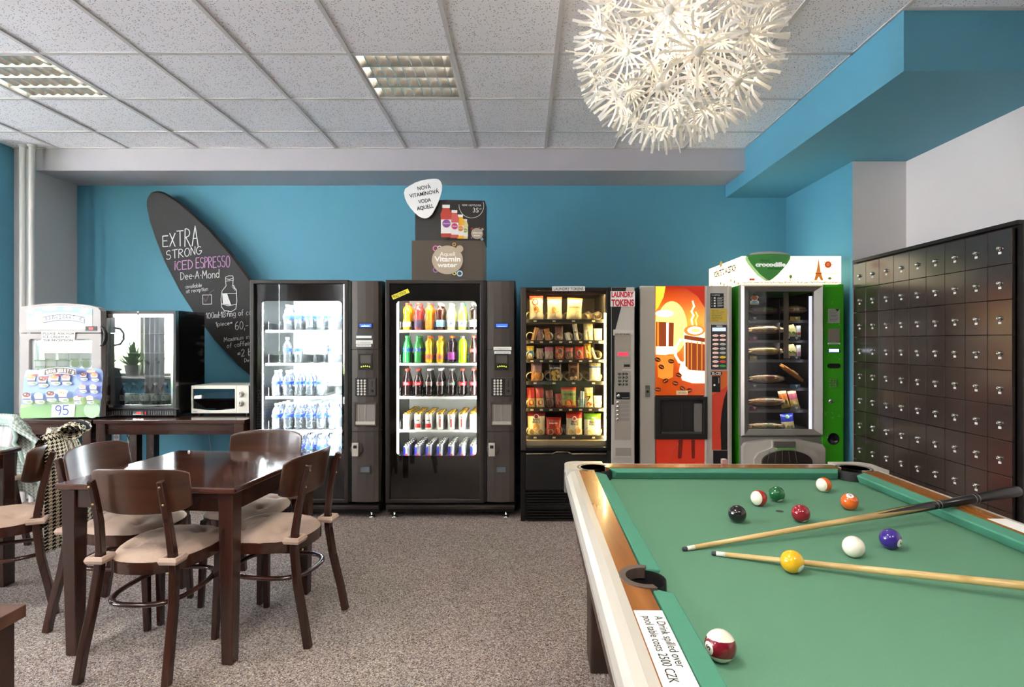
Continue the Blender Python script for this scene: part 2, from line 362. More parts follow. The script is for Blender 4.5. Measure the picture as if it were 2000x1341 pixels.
def carpet_material():
    m = mat('loop carpet', '#857d7a', .95, spec=.1); nt, b = mix_nodes(m)
    tc = nt.nodes.new('ShaderNodeTexCoord')
    n = nt.nodes.new('ShaderNodeTexVoronoi'); n.inputs['Scale'].default_value = 230
    nt.links.new(tc.outputs['Object'], n.inputs['Vector'])
    sep = nt.nodes.new('ShaderNodeSeparateColor'); nt.links.new(n.outputs['Color'], sep.inputs[0])
    r = nt.nodes.new('ShaderNodeValToRGB'); e = r.color_ramp.elements
    cs = ['#4f433c', '#776961', '#9b8c84', '#b7a699', '#9794a0', '#d8c9bb']; ps = [0, .22, .45, .66, .82, .97]
    e[0].position = 0; e[0].color = (*lin(cs[0]), 1); e[1].position = ps[1]; e[1].color = (*lin(cs[1]), 1)
    for c, p in zip(cs[2:], ps[2:]): q = e.new(p); q.color = (*lin(c), 1)
    nt.links.new(sep.outputs[0], r.inputs[0])
    big = nt.nodes.new('ShaderNodeTexNoise'); big.inputs['Scale'].default_value = 1.6; nt.links.new(tc.outputs['Object'], big.inputs['Vector'])
    mx = nt.nodes.new('ShaderNodeMix'); mx.data_type = 'RGBA'; mx.blend_type = 'MULTIPLY'; mx.inputs[0].default_value = .12
    nt.links.new(r.outputs[0], mx.inputs[6]); nt.links.new(big.outputs['Color'], mx.inputs[7]); nt.links.new(mx.outputs[2], b.inputs['Base Color'])
    u = nt.nodes.new('ShaderNodeBump'); u.inputs['Strength'].default_value = .6; u.inputs['Distance'].default_value = .006
    nt.links.new(n.outputs['Distance'], u.inputs['Height']); nt.links.new(u.outputs[0], b.inputs['Normal']); return m
carpet = carpet_material()
darkwood = mat('dark stained wood', '#43261d', .24, grain=('#2a1611', 9, 'z'), coat=.25)
darkwood_x = mat('dark stained wood lengthwise', '#4a2a20', .20, grain=('#2c1712', 8, 'x'), coat=.35)
plywood = mat('walnut stained plywood', '#5a3622', .30, grain=('#331d14', 7, 'x'), coat=.15)
railwood = mat('honey oak laminate', '#a5682c', .22, grain=('#7a4517', 14, 'y'), coat=.3)
felt = mat('green billiard cloth', '#628f74', .92, spec=.12, var=(260, .07))
felt_cush = mat('teal green cushion cloth', '#529078', .9, spec=.15, var=(200, .04))
offwhite = mat('off white moulding', '#bbb5aa', .3, coat=.2)
pearl = mat('speckled grey casting', '#b9b5ac', .35, var=(300, .25))
black = mat('black plastic', '#0e0d0d', .45); blackgloss = mat('black gloss', '#0b0a0a', .12, coat=.4)
rubber = mat('black leather pocket', '#0a0a0a', .7)
bronze = mat('bronze grey pocket rim', '#5d4e47', .4, metal=.2)
steel = mat('brushed steel', '#b4b0aa', .3, metal=.9); chrome = mat('chrome', '#d8d6d2', .12, metal=1.)
cushion_mat = mat('beige cushion fabric', '#c0a898', .9, spec=.1, var=(35, .06), bump=(30, .55))
charcoal = mat('charcoal brown machine paint', '#4f4743', .38, metal=.35, bump=(900, .03))
frame_brown = mat('dark brown door frame', '#2c2522', .4, metal=.2)
mach_black = mat('black machine paint', '#0c0b0b', .3)
liner = mat('white cabinet liner', '#e4e8e6', .5)
silver = mat('silver grey panel', '#c2bbb2', .4, metal=.25); silver_light = mat('pale silver moulding', '#d0cac1', .33, metal=.3)
shelf_white = mat('white shelf enamel', '#eef0ee', .4)
lamp_cool = mat('cool light tube', '#ffffff', .5, emit='#f3fbff', es=9); lamp_warm = mat('warm light tube', '#ffffff', .5, emit='#ffdf95', es=9)
pane = glass('clear pane', refl=.0); pane_fridge = glass('mirror like fridge glass', refl=.20, tint=(.9, .93, .92)); pane_dark = glass('smoked oven glass', tint=(.25, .25, .26), refl=.08)
clearplastic = glass('clear plastic', tint=(.93, .95, .95), refl=.05, rough=.08, haze=.10)
paper = mat('white paper', '#ecebe6', .8); ink = mat('black ink', '#1b1a1a', .7); red_ink = mat('red ink', '#c5263a', .7); blue_ink = mat('blue marker', '#5467c4', .7)
lcd = mat('blue display', '#1d34b5', .3, emit='#2b50ff', es=1.6); lcd_text = mat('lit display letters', '#bcd0ff', .3, emit='#a9c6ff', es=2.5)

# ---------------------------------------------------------------- room
ZC = 3.022; XR = 1.915
fl = MB().box(XL, 3.4, -1.75, 5.4, -.06, 0).build('floor', carpet); struct(fl)
struct(MB().box(XL, 3.4, 5.245, 5.40, 0, 3.2).build('wall_back', teal))
struct(MB().box(XL, -4.4, 4.52, 5.245, 0, 3.2).build('wall_left', teal))
mb = MB(); ysd = [-1.75]+[v for w in SIDEWIN for v in w]+[5.4]
for i in range(0, len(ysd), 2): mb.box(XL-.15, XL, ysd[i], ysd[i+1], 0, 3.2)
for a, b in SIDEWIN: mb.box(XL-.15, XL, a, b, 0, WZ0); mb.box(XL-.15, XL, a, b, WZ1, 3.2)
struct(mb.build('wall_side', white_paint))
for i, (a, b) in enumerate(SIDEWIN):
    mb = MB(); t = .05
    mb.box(XL-.1, XL-.04, a, b, WZ0, WZ0+t); mb.box(XL-.1, XL-.04, a, b, WZ1-t, WZ1); mb.box(XL-.1, XL-.04, a, a+t, WZ0+t, WZ1-t); mb.box(XL-.1, XL-.04, b-t, b, WZ0+t, WZ1-t); mb.box(XL-.1, XL-.04, (a+b)/2-.03, (a+b)/2+.03, WZ0+t, WZ1-t)
    w = struct(mb.build('window_%d' % (i+3), offwhite)); struct(MB().box(XL-.075, XL-.07, a+t, b-t, WZ0+t, WZ1-t).build('pane', pane, w))
struct(MB().box(2.89, 3.4, -1.75, 4.185, 0, 3.2).build('wall_right', white_paint))
# rear wall behind the camera, with its windows
mb = MB(); xs = [XL]+[v for w in WINDOWS for v in w]+[3.4]
for i in range(0, len(xs), 2): mb.box(xs[i], xs[i+1], YR-.15, YR, 0, 3.2)
for a, b in WINDOWS: mb.box(a, b, YR-.15, YR, 0, WZ0); mb.box(a, b, YR-.15, YR, WZ1, 3.2)
struct(mb.build('wall_rear', teal)); struct(MB().box(-2.95, 3.4, YR, YR+.02, 0, 3.02).build('trim_5', mat('dark brown rear panelling', '#2e2523', .6)))
for i, (a, b) in enumerate(WINDOWS):
    mb = MB(); t = .05
    mb.box(a, b, YR-.1, YR-.04, WZ0, WZ0+t); mb.box(a, b, YR-.1, YR-.04, WZ1-t, WZ1); mb.box(a, a+t, YR-.1, YR-.04, WZ0+t, WZ1-t); mb.box(b-t, b, YR-.1, YR-.04, WZ0+t, WZ1-t)
    mb.box((a+b)/2-.03, (a+b)/2+.03, YR-.1, YR-.04, WZ0+t, WZ1-t)
    w = struct(mb.build('window_%d' % (i+1), offwhite))
    struct(MB().box(a+t, b-t, YR-.075, YR-.07, WZ0+t, WZ1-t).build('pane', pane, w)); struct(MB().box(a-.05, b+.05, YR, YR+.2, WZ0-.04, WZ0).build('window_sill', offwhite, w))
# suspended ceiling: a backing slab, the grid bars, and every tile in view a piece of its own
LIGHTS = [(-3.41, 3.215), (-1.01, 3.215), (.79, 3.215)]
REAR_FILL_LIGHTS = [(-3.41, .815), (-1.01, .815), (.79, -.985), (-5.81, 3.215), (-5.81, .815), (-3.41, -.985), (-1.01, -.985)]  # unseen fittings, added to light the room from behind and beside the view
gx = [-.41+.6*k for k in range(-13, 4)]; gy = [-1.585+.6*k for k in range(0, 11)]
holes = {(round(x, 2), round(y, 2)) for x, y in LIGHTS+REAR_FILL_LIGHTS}
ceil = struct(MB().box(XL, 3.4, -1.75, 5.4, ZC+.16, ZC+.24).build('ceiling', white_paint))
unit = None; rest = MB()
xs = [XL]+[x for x in gx if x > XL]; xs = sorted(set(round(x, 3) for x in xs)); xs.append(XR)
ys = sorted(set([-1.6]+[round(y, 3) for y in gy if -1.6 < y < 4.7]+[4.79]))
for i in range(len(xs)-1):
    for j in range(len(ys)-1):
        x0, x1, y0, y1 = xs[i], xs[i+1], ys[j], ys[j+1]
        if (round(x0, 2), round(y0, 2)) in holes: continue
        g = .009
        if y0 > 1.9 and x0 > -5.3:
            full = abs(x1-x0-.6) < .01 and abs(y1-y0-.6) < .01
            if full and unit is not None:
                o = copy_part(unit, (x0+.3, y0+.3, 0), ceil)
            else:
                o = MB().box(-(x1-x0)/2+g, (x1-x0)/2-g, -(y1-y0)/2+g, (y1-y0)/2-g, ZC+.002, ZC+.02).build('ceiling_tile', tile_mat, ceil); o.location = ((x0+x1)/2, (y0+y1)/2, 0)
                if full: unit = o
            struct(o); o.location.z = random.uniform(0, .003)
        else: rest.box(x0+g, x1-g, y0+g, y1-g, ZC+.002, ZC+.02)
# ceiling in front of the bulkhead, over the right of the room
for j in range(len(ys)-1):
    y1 = min(ys[j+1], 2.79)
    if ys[j] < 2.78: rest.box(XR+.01, XR+.58, ys[j]+g, y1-g, ZC+.002, ZC+.02); rest.box(XR+.6, 3.3, ys[j]+g, y1-g, ZC+.002, ZC+.02)
o = rest.build('ceiling_tile', tile_mat, ceil); o['kind'] = 'stuff'
for x in xs[1:]:
    if x < 1.9: struct(MB().box(x-.012, x+.012, -1.6, 4.79, ZC-.003, ZC+.03).build('grid_bar', grid_mat, ceil))
struct(MB().box(XR-.014, XR+.008, -1.6, 4.79, ZC-.002, ZC+.03).build('grid_bar', grid_mat, ceil))
for y in ys[1:-1]: struct(MB().box(XL, XR, y-.012, y+.012, ZC-.002, ZC+.028).build('grid_bar', grid_mat, ceil))
struct(MB().box(XR+.012, 3.3, 2.765, 2.79, ZC-.004, ZC+.03).build('grid_bar', grid_mat, ceil))
struct(MB().box(-4.42, XR, 4.77, 4.79, ZC-.003, ZC+.03).build('grid_bar', grid_mat, ceil))
# beam along the back wall, blue bulkhead, pillar, left column
struct(MB().box(-4.22, XR, 4.79, 5.245, 2.832, 3.18).build('trim_1', beam_paint))
struct(MB().box(XR, 3.4, 2.791, 5.245, 2.714, 3.18).build('trim_2', teal))
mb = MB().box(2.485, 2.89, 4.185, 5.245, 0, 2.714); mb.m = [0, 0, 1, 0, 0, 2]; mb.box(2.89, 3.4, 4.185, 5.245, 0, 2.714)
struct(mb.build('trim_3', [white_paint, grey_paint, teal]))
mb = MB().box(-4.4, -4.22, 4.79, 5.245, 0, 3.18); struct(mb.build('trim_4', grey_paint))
struct(MB().box(-4.22, 2.485, 5.23, 5.245, 0, .07).build('baseboard_back', mat('grey skirting', '#4d4744', .5)))
pipe_mat = mat('white pipe paint', '#dcd9d6', .4)
for px in (44.5, 62.5):
    t = thing('heating_pipe', ('slim white pipe rising to the ceiling nearest the blue left wall' if px < 50 else 'slim white pipe rising to the ceiling beside the grey column face'), 'pipe', (wx(px, 4.7), 4.7, 0), group='white pipes')
    MB().lathe([(.023, 0), (.023, ZC)], 16, (wx(px, 4.7), 4.7, 0)).build('pipe_length', pipe_mat, t)
    MB().lathe([(.024, ZC-.02), (.034, ZC-.012), (.034, ZC)], 16, (wx(px, 4.7), 4.7, 0)).build('ceiling_collar', pipe_mat, t)
# outside the rear windows
struct(MB().box(-24, 9, -14, -1.8, -.9, -.6).box(-24, XL-.2, -1.8, 12, -.9, -.6).build('ground', mat('pale paving', '#d6d6d8', .9, var=(3, .1))))  # unseen ground, made pale so it bounces light up to the ceiling
hm = mat('pale garden hedge', '#7f9560', .9, var=(9, .5)); mb = MB()
for k in range(26):
    x = -13+k*.85+random.uniform(-.2, .2); r = random.uniform(.7, 1.1); z = random.uniform(-.2, .4)
    mb.grid(lambda u, v, x=x, r=r, z=z: (x+r*math.cos(2*PI*u)*math.sin(PI*v)*(1+.12*math.sin(9*u*2*PI+5*v)), -6.5+r*math.sin(2*PI*u)*math.sin(PI*v), z+r*1.2*math.cos(PI*v)*(1+.1*math.sin(14*u))), 18, 10, cu=True)
h = mb.build('hedge', hm); tag(h, 'pale green garden hedge outside the windows behind the viewer', 'hedge'); h['kind'] = 'stuff'
# curtains at the rear windows
cur = mat('white sheer curtain', '#a8a8ac', .8); cur_dark = mat('dark brown curtain', '#40332f', .9)
for i, (xa, xb, mm, lab) in enumerate([(-8.25, -7.5, cur, 'white pleated curtain at the far corner of the rear windows'), (-6.9, -6.55, cur, 'white pleated curtain dividing the first rear window'), (-4.34, -4.2, cur, 'white pleated curtain between the brown curtains'),
        (-4.9, -4.34, cur_dark, 'brown pleated curtain on the outer half of the second rear window'), (-4.2, -3.2, cur_dark, 'brown pleated curtain on the inner half of the second rear window')]):
    mb = MB(); n = int((xb-xa)/.02)
    mb.grid(lambda u, v: (xa+(xb-xa)*u, YR+.25+.035*math.sin(u*(xb-xa)*70)*(.6+.4*v), .35+2.5*v), n, 3)
    tag(mb.build('curtain', mm, solid=.003), lab, 'curtain', 'rear window curtains')
# potted plants on the rear sill (seen mirrored in the fridge glass)
pl = mat('plant leaf', '#5f7a4c', .6, var=(20, .3)); pot = mat('pale grey pot', '#8b8784', .6)
for i, (x, sc) in enumerate([(-7.22, 1.5), (-6.8, 1.25), (-7.7, 1.)]):
    t = thing('potted_plant', '%s spiky potted plant standing on the rear window sill' % (ORD[i]), 'plant', (x, YR+.1, WZ0), group='plants on the rear sill')
    MB().lathe([(.07*sc, 0), (.09*sc, .13*sc), (.095*sc, .14*sc), (.08*sc, .14*sc), (.078*sc, .11*sc), (0.001, .11*sc)], 16, (x, YR+.1, WZ0)).build('pot', pot, t)
    mb = MB()
    for k in range(64):
        a = random.uniform(0, 2*PI); e = random.uniform(.35, 1.45); L = random.uniform(.2, .38)*sc; d = Vector((math.cos(a)*math.cos(e), math.sin(a)*math.cos(e), math.sin(e)))
        sv = Vector((-math.sin(a), math.cos(a), 0))*.017*sc; b0 = Vector((x, YR+.1, WZ0+.10*sc)); mid = b0+d*L*.6+Vector((0, 0, .03)); tip = b0+d*L
        tip.y = max(tip.y, YR+.02); mid.y = max(mid.y, YR+.02)
        mb.add([b0-sv*.4, b0+sv*.4, mid+sv, mid-sv, tip], [(0, 1, 2, 3), (3, 2, 4)], 0)
    mb.build('foliage', pl, t)['kind'] = 'stuff'

# ---------------------------------------------------------------- ceiling lights
mirror = mat('mirror louvre', '#d2cfca', .22, metal=.9); tube_m = mat('fluorescent tube', '#ffffff', .4, emit='#fff0d0', es=30); house = mat('white light housing', '#d9d7d4', .5)
blade = MB().prism([(-.021, .058), (.021, .058), (.003, .002), (-.003, .002)], -.056, .056, 'xz')
blade_o = None
lab = {0: 'recessed louvre light at the edge of the ceiling above the freezer', 1: 'recessed louvre light in the ceiling above the drinks machines', 2: 'recessed louvre light half hidden behind the white flower pendant'}
for i, (x, y) in enumerate(LIGHTS+REAR_FILL_LIGHTS):
    seen = i < 3
    t = thing('ceiling_light', lab[i] if seen else 'recessed light added out of view, %s of those farther back in the room' % ORD[i-3], 'ceiling light', (x, y, ZC), group='recessed louvre lights')
    a, b, c, d = x+.014, x+.586, y+.014, y+.586
    mb = MB(); z0, z1 = ZC, ZC+.1
    mb.box(a, a+.012, c, d, z0, z1); mb.box(b-.012, b, c, d, z0, z1); mb.box(a, b, c, c+.012, z0, z1); mb.box(a, b, d-.012, d, z0, z1); mb.box(a, b, c, d, z1, z1+.012)
    mb.build('housing', house, t)
    light('fitting_light', 'AREA', (x+.3, y+.3, z1-.004), FIX_W, (1.0, .965, .91), .5)
    for k in range(4):
        yc = c+.012+.137*(k+.5)
        if seen or k in (1, 3): MB().tube([(a+.02, yc, z0+.084), (b-.02, yc, z0+.084)], .010, 8).build('tube', tube_m, t)
        if k < 3 and seen:
            yy = yc+.0685; MB().prism([(yy-.030, z0+.066), (yy+.030, z0+.066), (yy+.004, z0+.003), (yy-.004, z0+.003)], a+.012, b-.012, 'yz').build('reflector', mirror, t)
        if seen and k == 0:
            MB().prism([(c+.012, z0+.066), (c+.042, z0+.066), (c+.016, z0+.003), (c+.012, z0+.003)], a+.012, b-.012, 'yz').build('reflector', mirror, t); MB().prism([(d-.012, z0+.066), (d-.042, z0+.066), (d-.016, z0+.003), (d-.012, z0+.003)], a+.012, b-.012, 'yz').build('reflector', mirror, t)
        if seen:
            for q in range(8):
                if blade_o is None:
                    blade_o = blade.build('louvre_blade', mirror, t, local=True); blade_o.location = (a+.06+q*.065-x, yc-y, .005)
                else: copy_part(blade_o, (a+.06+q*.065-x, yc-y, .005), t)
# ---------------------------------------------------------------- drinks (the models, then copies in the machines)
def liquid(name, c, rough=.12, es=0.0, c2=None):
    return mat(name, c, rough, coat=.5)
cap_red = mat('red cap', '#d8402f', .4); cap_white = mat('white cap', '#f2f2f0', .4); cap_orange = mat('orange cap', '#f0803a', .4); cap_grey = mat('grey cap', '#8e908c', .4)
lab_red = mat('red bottle label', '#d2202c', .4); lab_silver = mat('silver label', '#c9c9c9', .3, metal=.4); lab_white = mat('white bottle label', '#f3f3ee', .5)
lab_blue = mat('blue bottle label', '#2f55b5', .5); lab_lblue = mat('light blue label', '#8fc2e6', .5); lab_purple = mat('purple label', '#9a3a93', .5); lab_or = mat('orange label', '#f08a30', .5)
clear_water = glass('water bottle plastic', tint=(.95, .98, .99), refl=.05, rough=.06, haze=.22, hazecol=(.93, .97, 1.0))
def bottle(name, prof, body, cap_m, label_m, lz, cap, cat='bottle', script=None):
    """bottle standing at the origin: body profile, label band (z0, z1) just proud of the body, screw cap"""
    t = thing(name, 'bottle', cat)
    MB().lathe(prof, 18).build('body', body, t)
    def rad(z):
        for (r0, z0), (r1, z1) in zip(prof[:-1], prof[1:]):
            if z0 <= z <= z1 and z1 > z0: return r0+(r1-r0)*(z-z0)/(z1-z0)
        return prof[-1][0]
    if label_m is not None:
        zs = [lz[0]+(lz[1]-lz[0])*k/4 for k in range(5)]
        lo = MB().lathe([(rad(z)+.0008, z) for z in zs], 18).build('label', label_m, t)
        if script:
            zc = (lz[0]+lz[1])/2; vs, fs = textmesh(script[0]); k = (lz[1]-lz[0])*script[2]/.69; x0 = (min(p[0] for p in vs)+max(p[0] for p in vs))/2
            mb = MB(); out = []
            for p in vs:
                a = (p[0]-x0)*k/(rad(zc)+.001); rr = rad(zc)+.0016; out.append((rr*math.sin(a), -rr*math.cos(a), zc+(p[1]-.34)*k))
            mb.add(out, fs); mb.build('lettering', script[1], lo)
    MB().lathe([(.0135, cap), (.0142, cap+.002), (.0142, cap+.015), (.012, cap+.017)], 16).build('cap', cap_m, t)
    return Many(t)
P_COLA = [(.018, 0), (.027, .004), (.031, .015), (.030, .05), (.0285, .075), (.0315, .10), (.032, .118), (.027, .14), (.018, .168), (.0125, .188), (.0125, .205)]
P_WAVY = [(.018, 0), (.028, .004), (.031, .015), (.031, .055), (.030, .075), (.0265, .10), (.0255, .115), (.029, .135), (.0315, .155), (.029, .172), (.017, .188), (.0125, .195), (.0125, .205)]
P_TALL = [(.018, 0), (.028, .004), (.0315, .014), (.0315, .06), (.031, .10), (.032, .12), (.028, .145), (.018, .175), (.0125, .19), (.0125, .205)]
P_BULLET = [(.022, 0), (.031, .004), (.033, .02), (.033, .12), (.034, .14), (.032, .165), (.024, .185), (.014, .195), (.0135, .203)]
P_WATER = [(.020, 0), (.030, .004), (.034, .014), (.034, .03), (.031, .037), (.034, .045), (.034, .06), (.031, .067), (.034, .075), (.034, .118), (.033, .125), (.034, .132), (.030, .152), (.017, .172), (.0125, .178), (.0125, .192)]
P_SMALL = [(.02, 0), (.028, .004), (.031, .015), (.031, .10), (.026, .118), (.016, .135), (.013, .14), (.013, .155)]
ink_l = mat('white label print', '#f6f0ee', .5); ink_blue = mat('blue label print', '#2b46a8', .5)
KIND = {}
KIND['water'] = bottle('water_bottle', P_WATER, clear_water, cap_white, lab_blue, (.096, .118), .19, script=('aqua', ink_l, .5)) if False else bottle('water_bottle', P_WATER, clear_water, cap_white, lab_blue, (.096, .118), .19)
KIND['yellow juice'] = bottle('juice_bottle', P_WAVY, liquid('yellow juice', '#f6b51c'), cap_red, lab_white, (.03, .07), .203)
KIND['red juice'] = bottle('juice_bottle', P_WAVY, liquid('red juice', '#a63a3a'), cap_red, mat('dark violet label', '#4b3a55', .5), (.02, .085), .203)
KIND['orange juice'] = bottle('juice_bottle', P_WAVY, liquid('orange juice', '#f58a14'), cap_red, lab_or, (.02, .085), .203)
KIND['iced tea'] = bottle('tea_bottle', P_WAVY, liquid('dark tea', '#4a1f14'), cap_white, lab_lblue, (.03, .085), .203)
KIND['pale lemon drink'] = bottle('lemonade_bottle', P_TALL, liquid('pale lemon', '#eee9a0'), cap_white, lab_white, (.03, .08), .203, script=('A', ink_blue, .6))
KIND['lime drink'] = bottle('lemonade_bottle', P_TALL, liquid('lime drink', '#d4e056'), mat('green cap', '#49b87b', .4), lab_white, (.03, .08), .203, script=('A', ink_blue, .6))
KIND['cola light'] = bottle('cola_bottle', P_WAVY, liquid('cola', '#231313'), cap_white, lab_white, (.03, .085), .203)
KIND['green lemonade'] = bottle('lemonade_bottle', P_TALL, liquid('green lemonade bottle', '#2f9a4c'), mat('green screw cap', '#3fae5c', .4), lab_blue, (.095, .12), .203, script=('S', ink_l, .8))
KIND['yellow lemonade'] = bottle('lemonade_bottle', P_WAVY, liquid('yellow lemonade', '#dfc21c'), cap_orange, lab_or, (.03, .075), .203, script=('O', ink_blue, .5))
KIND['dark grape drink'] = bottle('grape_bottle', P_WAVY, liquid('grape drink', '#2a1722'), cap_orange, lab_purple, (.03, .09), .203)
KIND['green energy drink'] = bottle('energy_bottle', P_BULLET, liquid('acid green drink', '#b4e21a'), cap_grey, None, (0, 0), .2)
KIND['cola'] = bottle('cola_bottle', P_COLA, liquid('cola', '#231313'), cap_red, lab_red, (.088, .118), .203, script=('Cola', ink_l, .5))
KIND['silver label cola'] = bottle('cola_bottle', P_COLA, liquid('cola', '#231313'), cap_white, mat('dull silver label', '#9d8f8c', .3, metal=.5), (.088, .118), .203, script=('Cola', red_ink, .5))
KIND['black label cola'] = bottle('cola_bottle', P_COLA, liquid('cola', '#231313'), cap_grey, mat('black and grey label', '#4d5450', .4), (.088, .118), .203, script=('Zero', ink_l, .5))
def can(name, body_m, lid_m, h, r, cat='can', panel=None):
    t = thing(name, 'can', cat)
    MB().lathe([(r*.8, 0), (r, .006), (r, h-.012)], 18).build('body', body_m, t)
    l = MB().lathe([(r, h-.012), (r*.86, h-.001), (r*.86, h), (r*.80, h), (r*.78, h-.004), (.0005, h-.004)], 18).build('lid', lid_m, t)
    MB().box(-.004, .004, -.013, .007, h-.0035, h-.0015).build('pull_tab', lid_m, l)
    if panel:
        mb = MB()
        for k, (pm, a0, a1, z0, z1) in enumerate(panel):
            mb.grid(lambda u, v: ((r+.0006)*math.sin(a0+(a1-a0)*u), -(r+.0006)*math.cos(a0+(a1-a0)*u), z0+(z1-z0)*v), 5, 1, k)
        mb.build('printed_panel', [p[0] for p in panel], t)
    return Many(t)
gold = mat('gold lid', '#c79a3c', .25, metal=.85); alu = mat('aluminium lid', '#c4c4c2', .22, metal=.9); beer = mat('white can', '#e9e6df', .35, metal=.2); silvercan = mat('silver can', '#c9ccd4', .25, metal=.6)
can_blue = mat('blue can panel', '#2333c0', .3); can_red = mat('red can panel', '#cf2a2a', .4); can_grey = mat('grey can print', '#5a5652', .5)
KIND['plain can'] = can('beer_can', beer, gold, .135, .0300, panel=[(can_grey, -.12, .12, .08, .092)])
KIND['red can'] = can('beer_can', beer, gold, .135, .0300, panel=[(can_grey, -.5, .5, .07, .078), (can_red, -.8, .8, .015, .048)])
KIND['script can'] = can('beer_can', beer, gold, .135, .0300, panel=[(can_red, -.15, .15, .02, .085), (can_grey, -.08, .1, .095, .105)])
KIND['energy can'] = can('energy_can', silvercan, alu, .135, .0272, panel=[(can_blue, -1.1, -.15, .045, .115), (can_blue, .2, 1.2, .008, .045), (can_red, -.6, .5, .046, .06)])

# ---------------------------------------------------------------- the two tall drinks machines
key_m = mat('pale key cap', '#cfcac2', .4); dull = mat('grey plastic window', '#8f8983', .3, metal=.2); dark_recess = mat('dark recess', '#171514', .5)
class M_:  # shorthand: pixel rectangles on a front plane
    @staticmethod
    def bx(mb, x0, y0, x1, y1, d0, d1, m=0, dd=None):
        d = dd or d0; return mb.box(wx(x0, d), wx(x1, d), d0, d1, wz(y1, d), wz(y0, d), m)
bx = M_.bx
def feet(t, xs, ys, z, mats=None):
    for x in xs:
        for y in ys: MB().lathe([(.024, 0), (.024, .006), (.009, .012), (.009, z)], 12, (x, y, 0)).build('foot', chrome, t)
def drinks_machine(dx, label, light_m, lanes, pitch0, first):
    d = 4.24
    X = lambda px, dd=d: wx(px+dx, dd)
    t = thing('vending_machine', label, 'vending machine', (X(880), d, 0), group='tall drinks machines')
    def b(x0, y0, x1, y1, d0, d1, m=0, mb=None, dd=d):
        mb = mb or MB(); return mb.box(X(x0, dd), X(x1, dd), d0, d1, wz(y1, dd), wz(y0, dd), m)
    # cabinet: side walls, roof, back and the closed lower body around the lit compartment
    mb = MB(); xl, xr, xc = X(753.5), X(1006.5), X(944); zt = wz(546, d); yb = 5.08
    mb.box(xl, xl+.03, 4.305, yb, .1, zt); mb.box(xc, xr, 4.32, yb, .1, zt); mb.box(xl+.03, xc, 4.305, yb, zt-.05, zt); mb.box(xl+.03, xc, 5.0, yb, .1, zt-.05); mb.box(xl+.03, xc, 4.305, 5.0, .1, wz(905, 4.32))
    mb.box(xl+.01, xr-.01, 4.27, yb, .045, .1)
    mb.build('cabinet', mach_black, t)
    MB().box(xl+.005, xr-.005, 4.225, 4.30, wz(993, d), wz(986, d)).build('kick_plate', frame_brown, t, bevel=.003)
    feet(t, [X(768, d), X(988, d)], [4.29, 4.98], .05)
    # white liner, open to the front
    mb = MB(); lx, rx_, zb, zt2 = X(758), X(943), wz(903, 4.32), wz(572, 4.32)
    mb.box(lx, lx+.006, 4.33, 4.98, zb, zt2); mb.box(rx_-.006, rx_, 4.33, 4.98, zb, zt2); mb.box(lx, rx_, 4.974, 4.98, zb, zt2); mb.box(lx, rx_, 4.33, 4.98, zt2-.006, zt2); mb.box(lx, rx_, 4.33, 4.98, zb, zb+.006)
    mb.build('compartment_liner', liner, t)
    MB().box(X(771.5, 4.33), X(778.5, 4.33), 4.325, 4.335, wz(886, 4.33), wz(584, 4.33)).build('light_tube', light_m, t)
    MB().box(X(790), X(925), 4.335, 4.36, wz(579, 4.33), wz(575, 4.33)).build('light_tube', light_m, t)
    MB().box(X(932.5, 4.33), X(939, 4.33), 4.335, 4.36, wz(886, 4.33), wz(600, 4.33)).build('light_tube', light_m, t)
    # shelves with their lane dividers
    sh = [646, 710.5, 775.5, 840.5, 903]; S = 4.40; div = None
    for k, y in enumerate(sh):
        z = wz(y, S); mb = MB().box(lx+.03, rx_-.008, S, 4.96, z-.004, z+.004).box(lx+.03, rx_-.008, S-.006, S, z-.012, z+.007)
        so = mb.build('shelf', shelf_white, t)
        if first and k < 4: MB().box(lx+.04, rx_-.01, S+.004, S+.012, z-.011, z-.005).build('added_light_strip', mat('added cold shelf strip', '#ffffff', .5, emit='#f2fcff', es=26), so)  # unseen strip behind the shelf lip, added to brighten the inside
        for q in range(lanes+1):
            x = pitch0+(q-.5)*21.6
            loc = (X(x, 4.45)-t.location.x, S+.004-t.location.y, z+.004)
            if div is None:
                div = MB().prism([(0, 0), (.50, 0), (.50, .05), (.03, .075), (.0, .07)], -.001, .001, 'yz').build('lane_divider', clearplastic, so, local=True); div.location = loc
            else: copy_part(div, loc, so)
        mbq = MB()
        for q in range(lanes):
            xx = X(pitch0+q*21.6, S); mbq.box(xx-.014, xx+.014, S-.0085, S-.006, z-.008, z+.003)
        mbq.build('price_strip', paper, so)
    # door: frame rails, black mask round the opening, pane
    mb = MB(); o = 7.5
    ringrect(mb, X(753), X(945), wz(982, d), wz(546, d), X(753+o), X(945-o), wz(975, d), wz(553.5, d), .004, d, d+.055)
    dr = mb.build('door', frame_brown, t, bevel=.004)
    mb = MB(); ringrect(mb, X(760), X(938.5), wz(976, d), wz(553, d), X(773), X(930), wz(891, d), wz(587, d), .03, d+.03, d+.034)
    mb.build('window_mask', blackgloss, dr)
    MB().box(X(760), X(938.5), d+.02, d+.025, wz(976, d), wz(553, d)).build('door_pane', pane, dr)
    # control column: three gently bowed panels
    prof = [(X(949.5), d+.08), (X(949.5), d+.02), (X(953), d-.004), (X(964), d-.012), (X(980), d-.015), (X(995), d-.011), (X(1004), d), (X(1006.5), d+.03), (X(1006.5), d+.08)]
    for y0, y1 in ((549, 681.5), (682.5, 841.5), (842.5, 979)): MB().prism(prof, wz(y1, d), wz(y0, d), 'xy', smooth=False).build('front_panel', charcoal, t)
    MB().box(X(944.5), X(950), d+.005, d+.07, wz(980, d), wz(548, d)).build('door_jamb', mach_black, t)
    f = d-.016
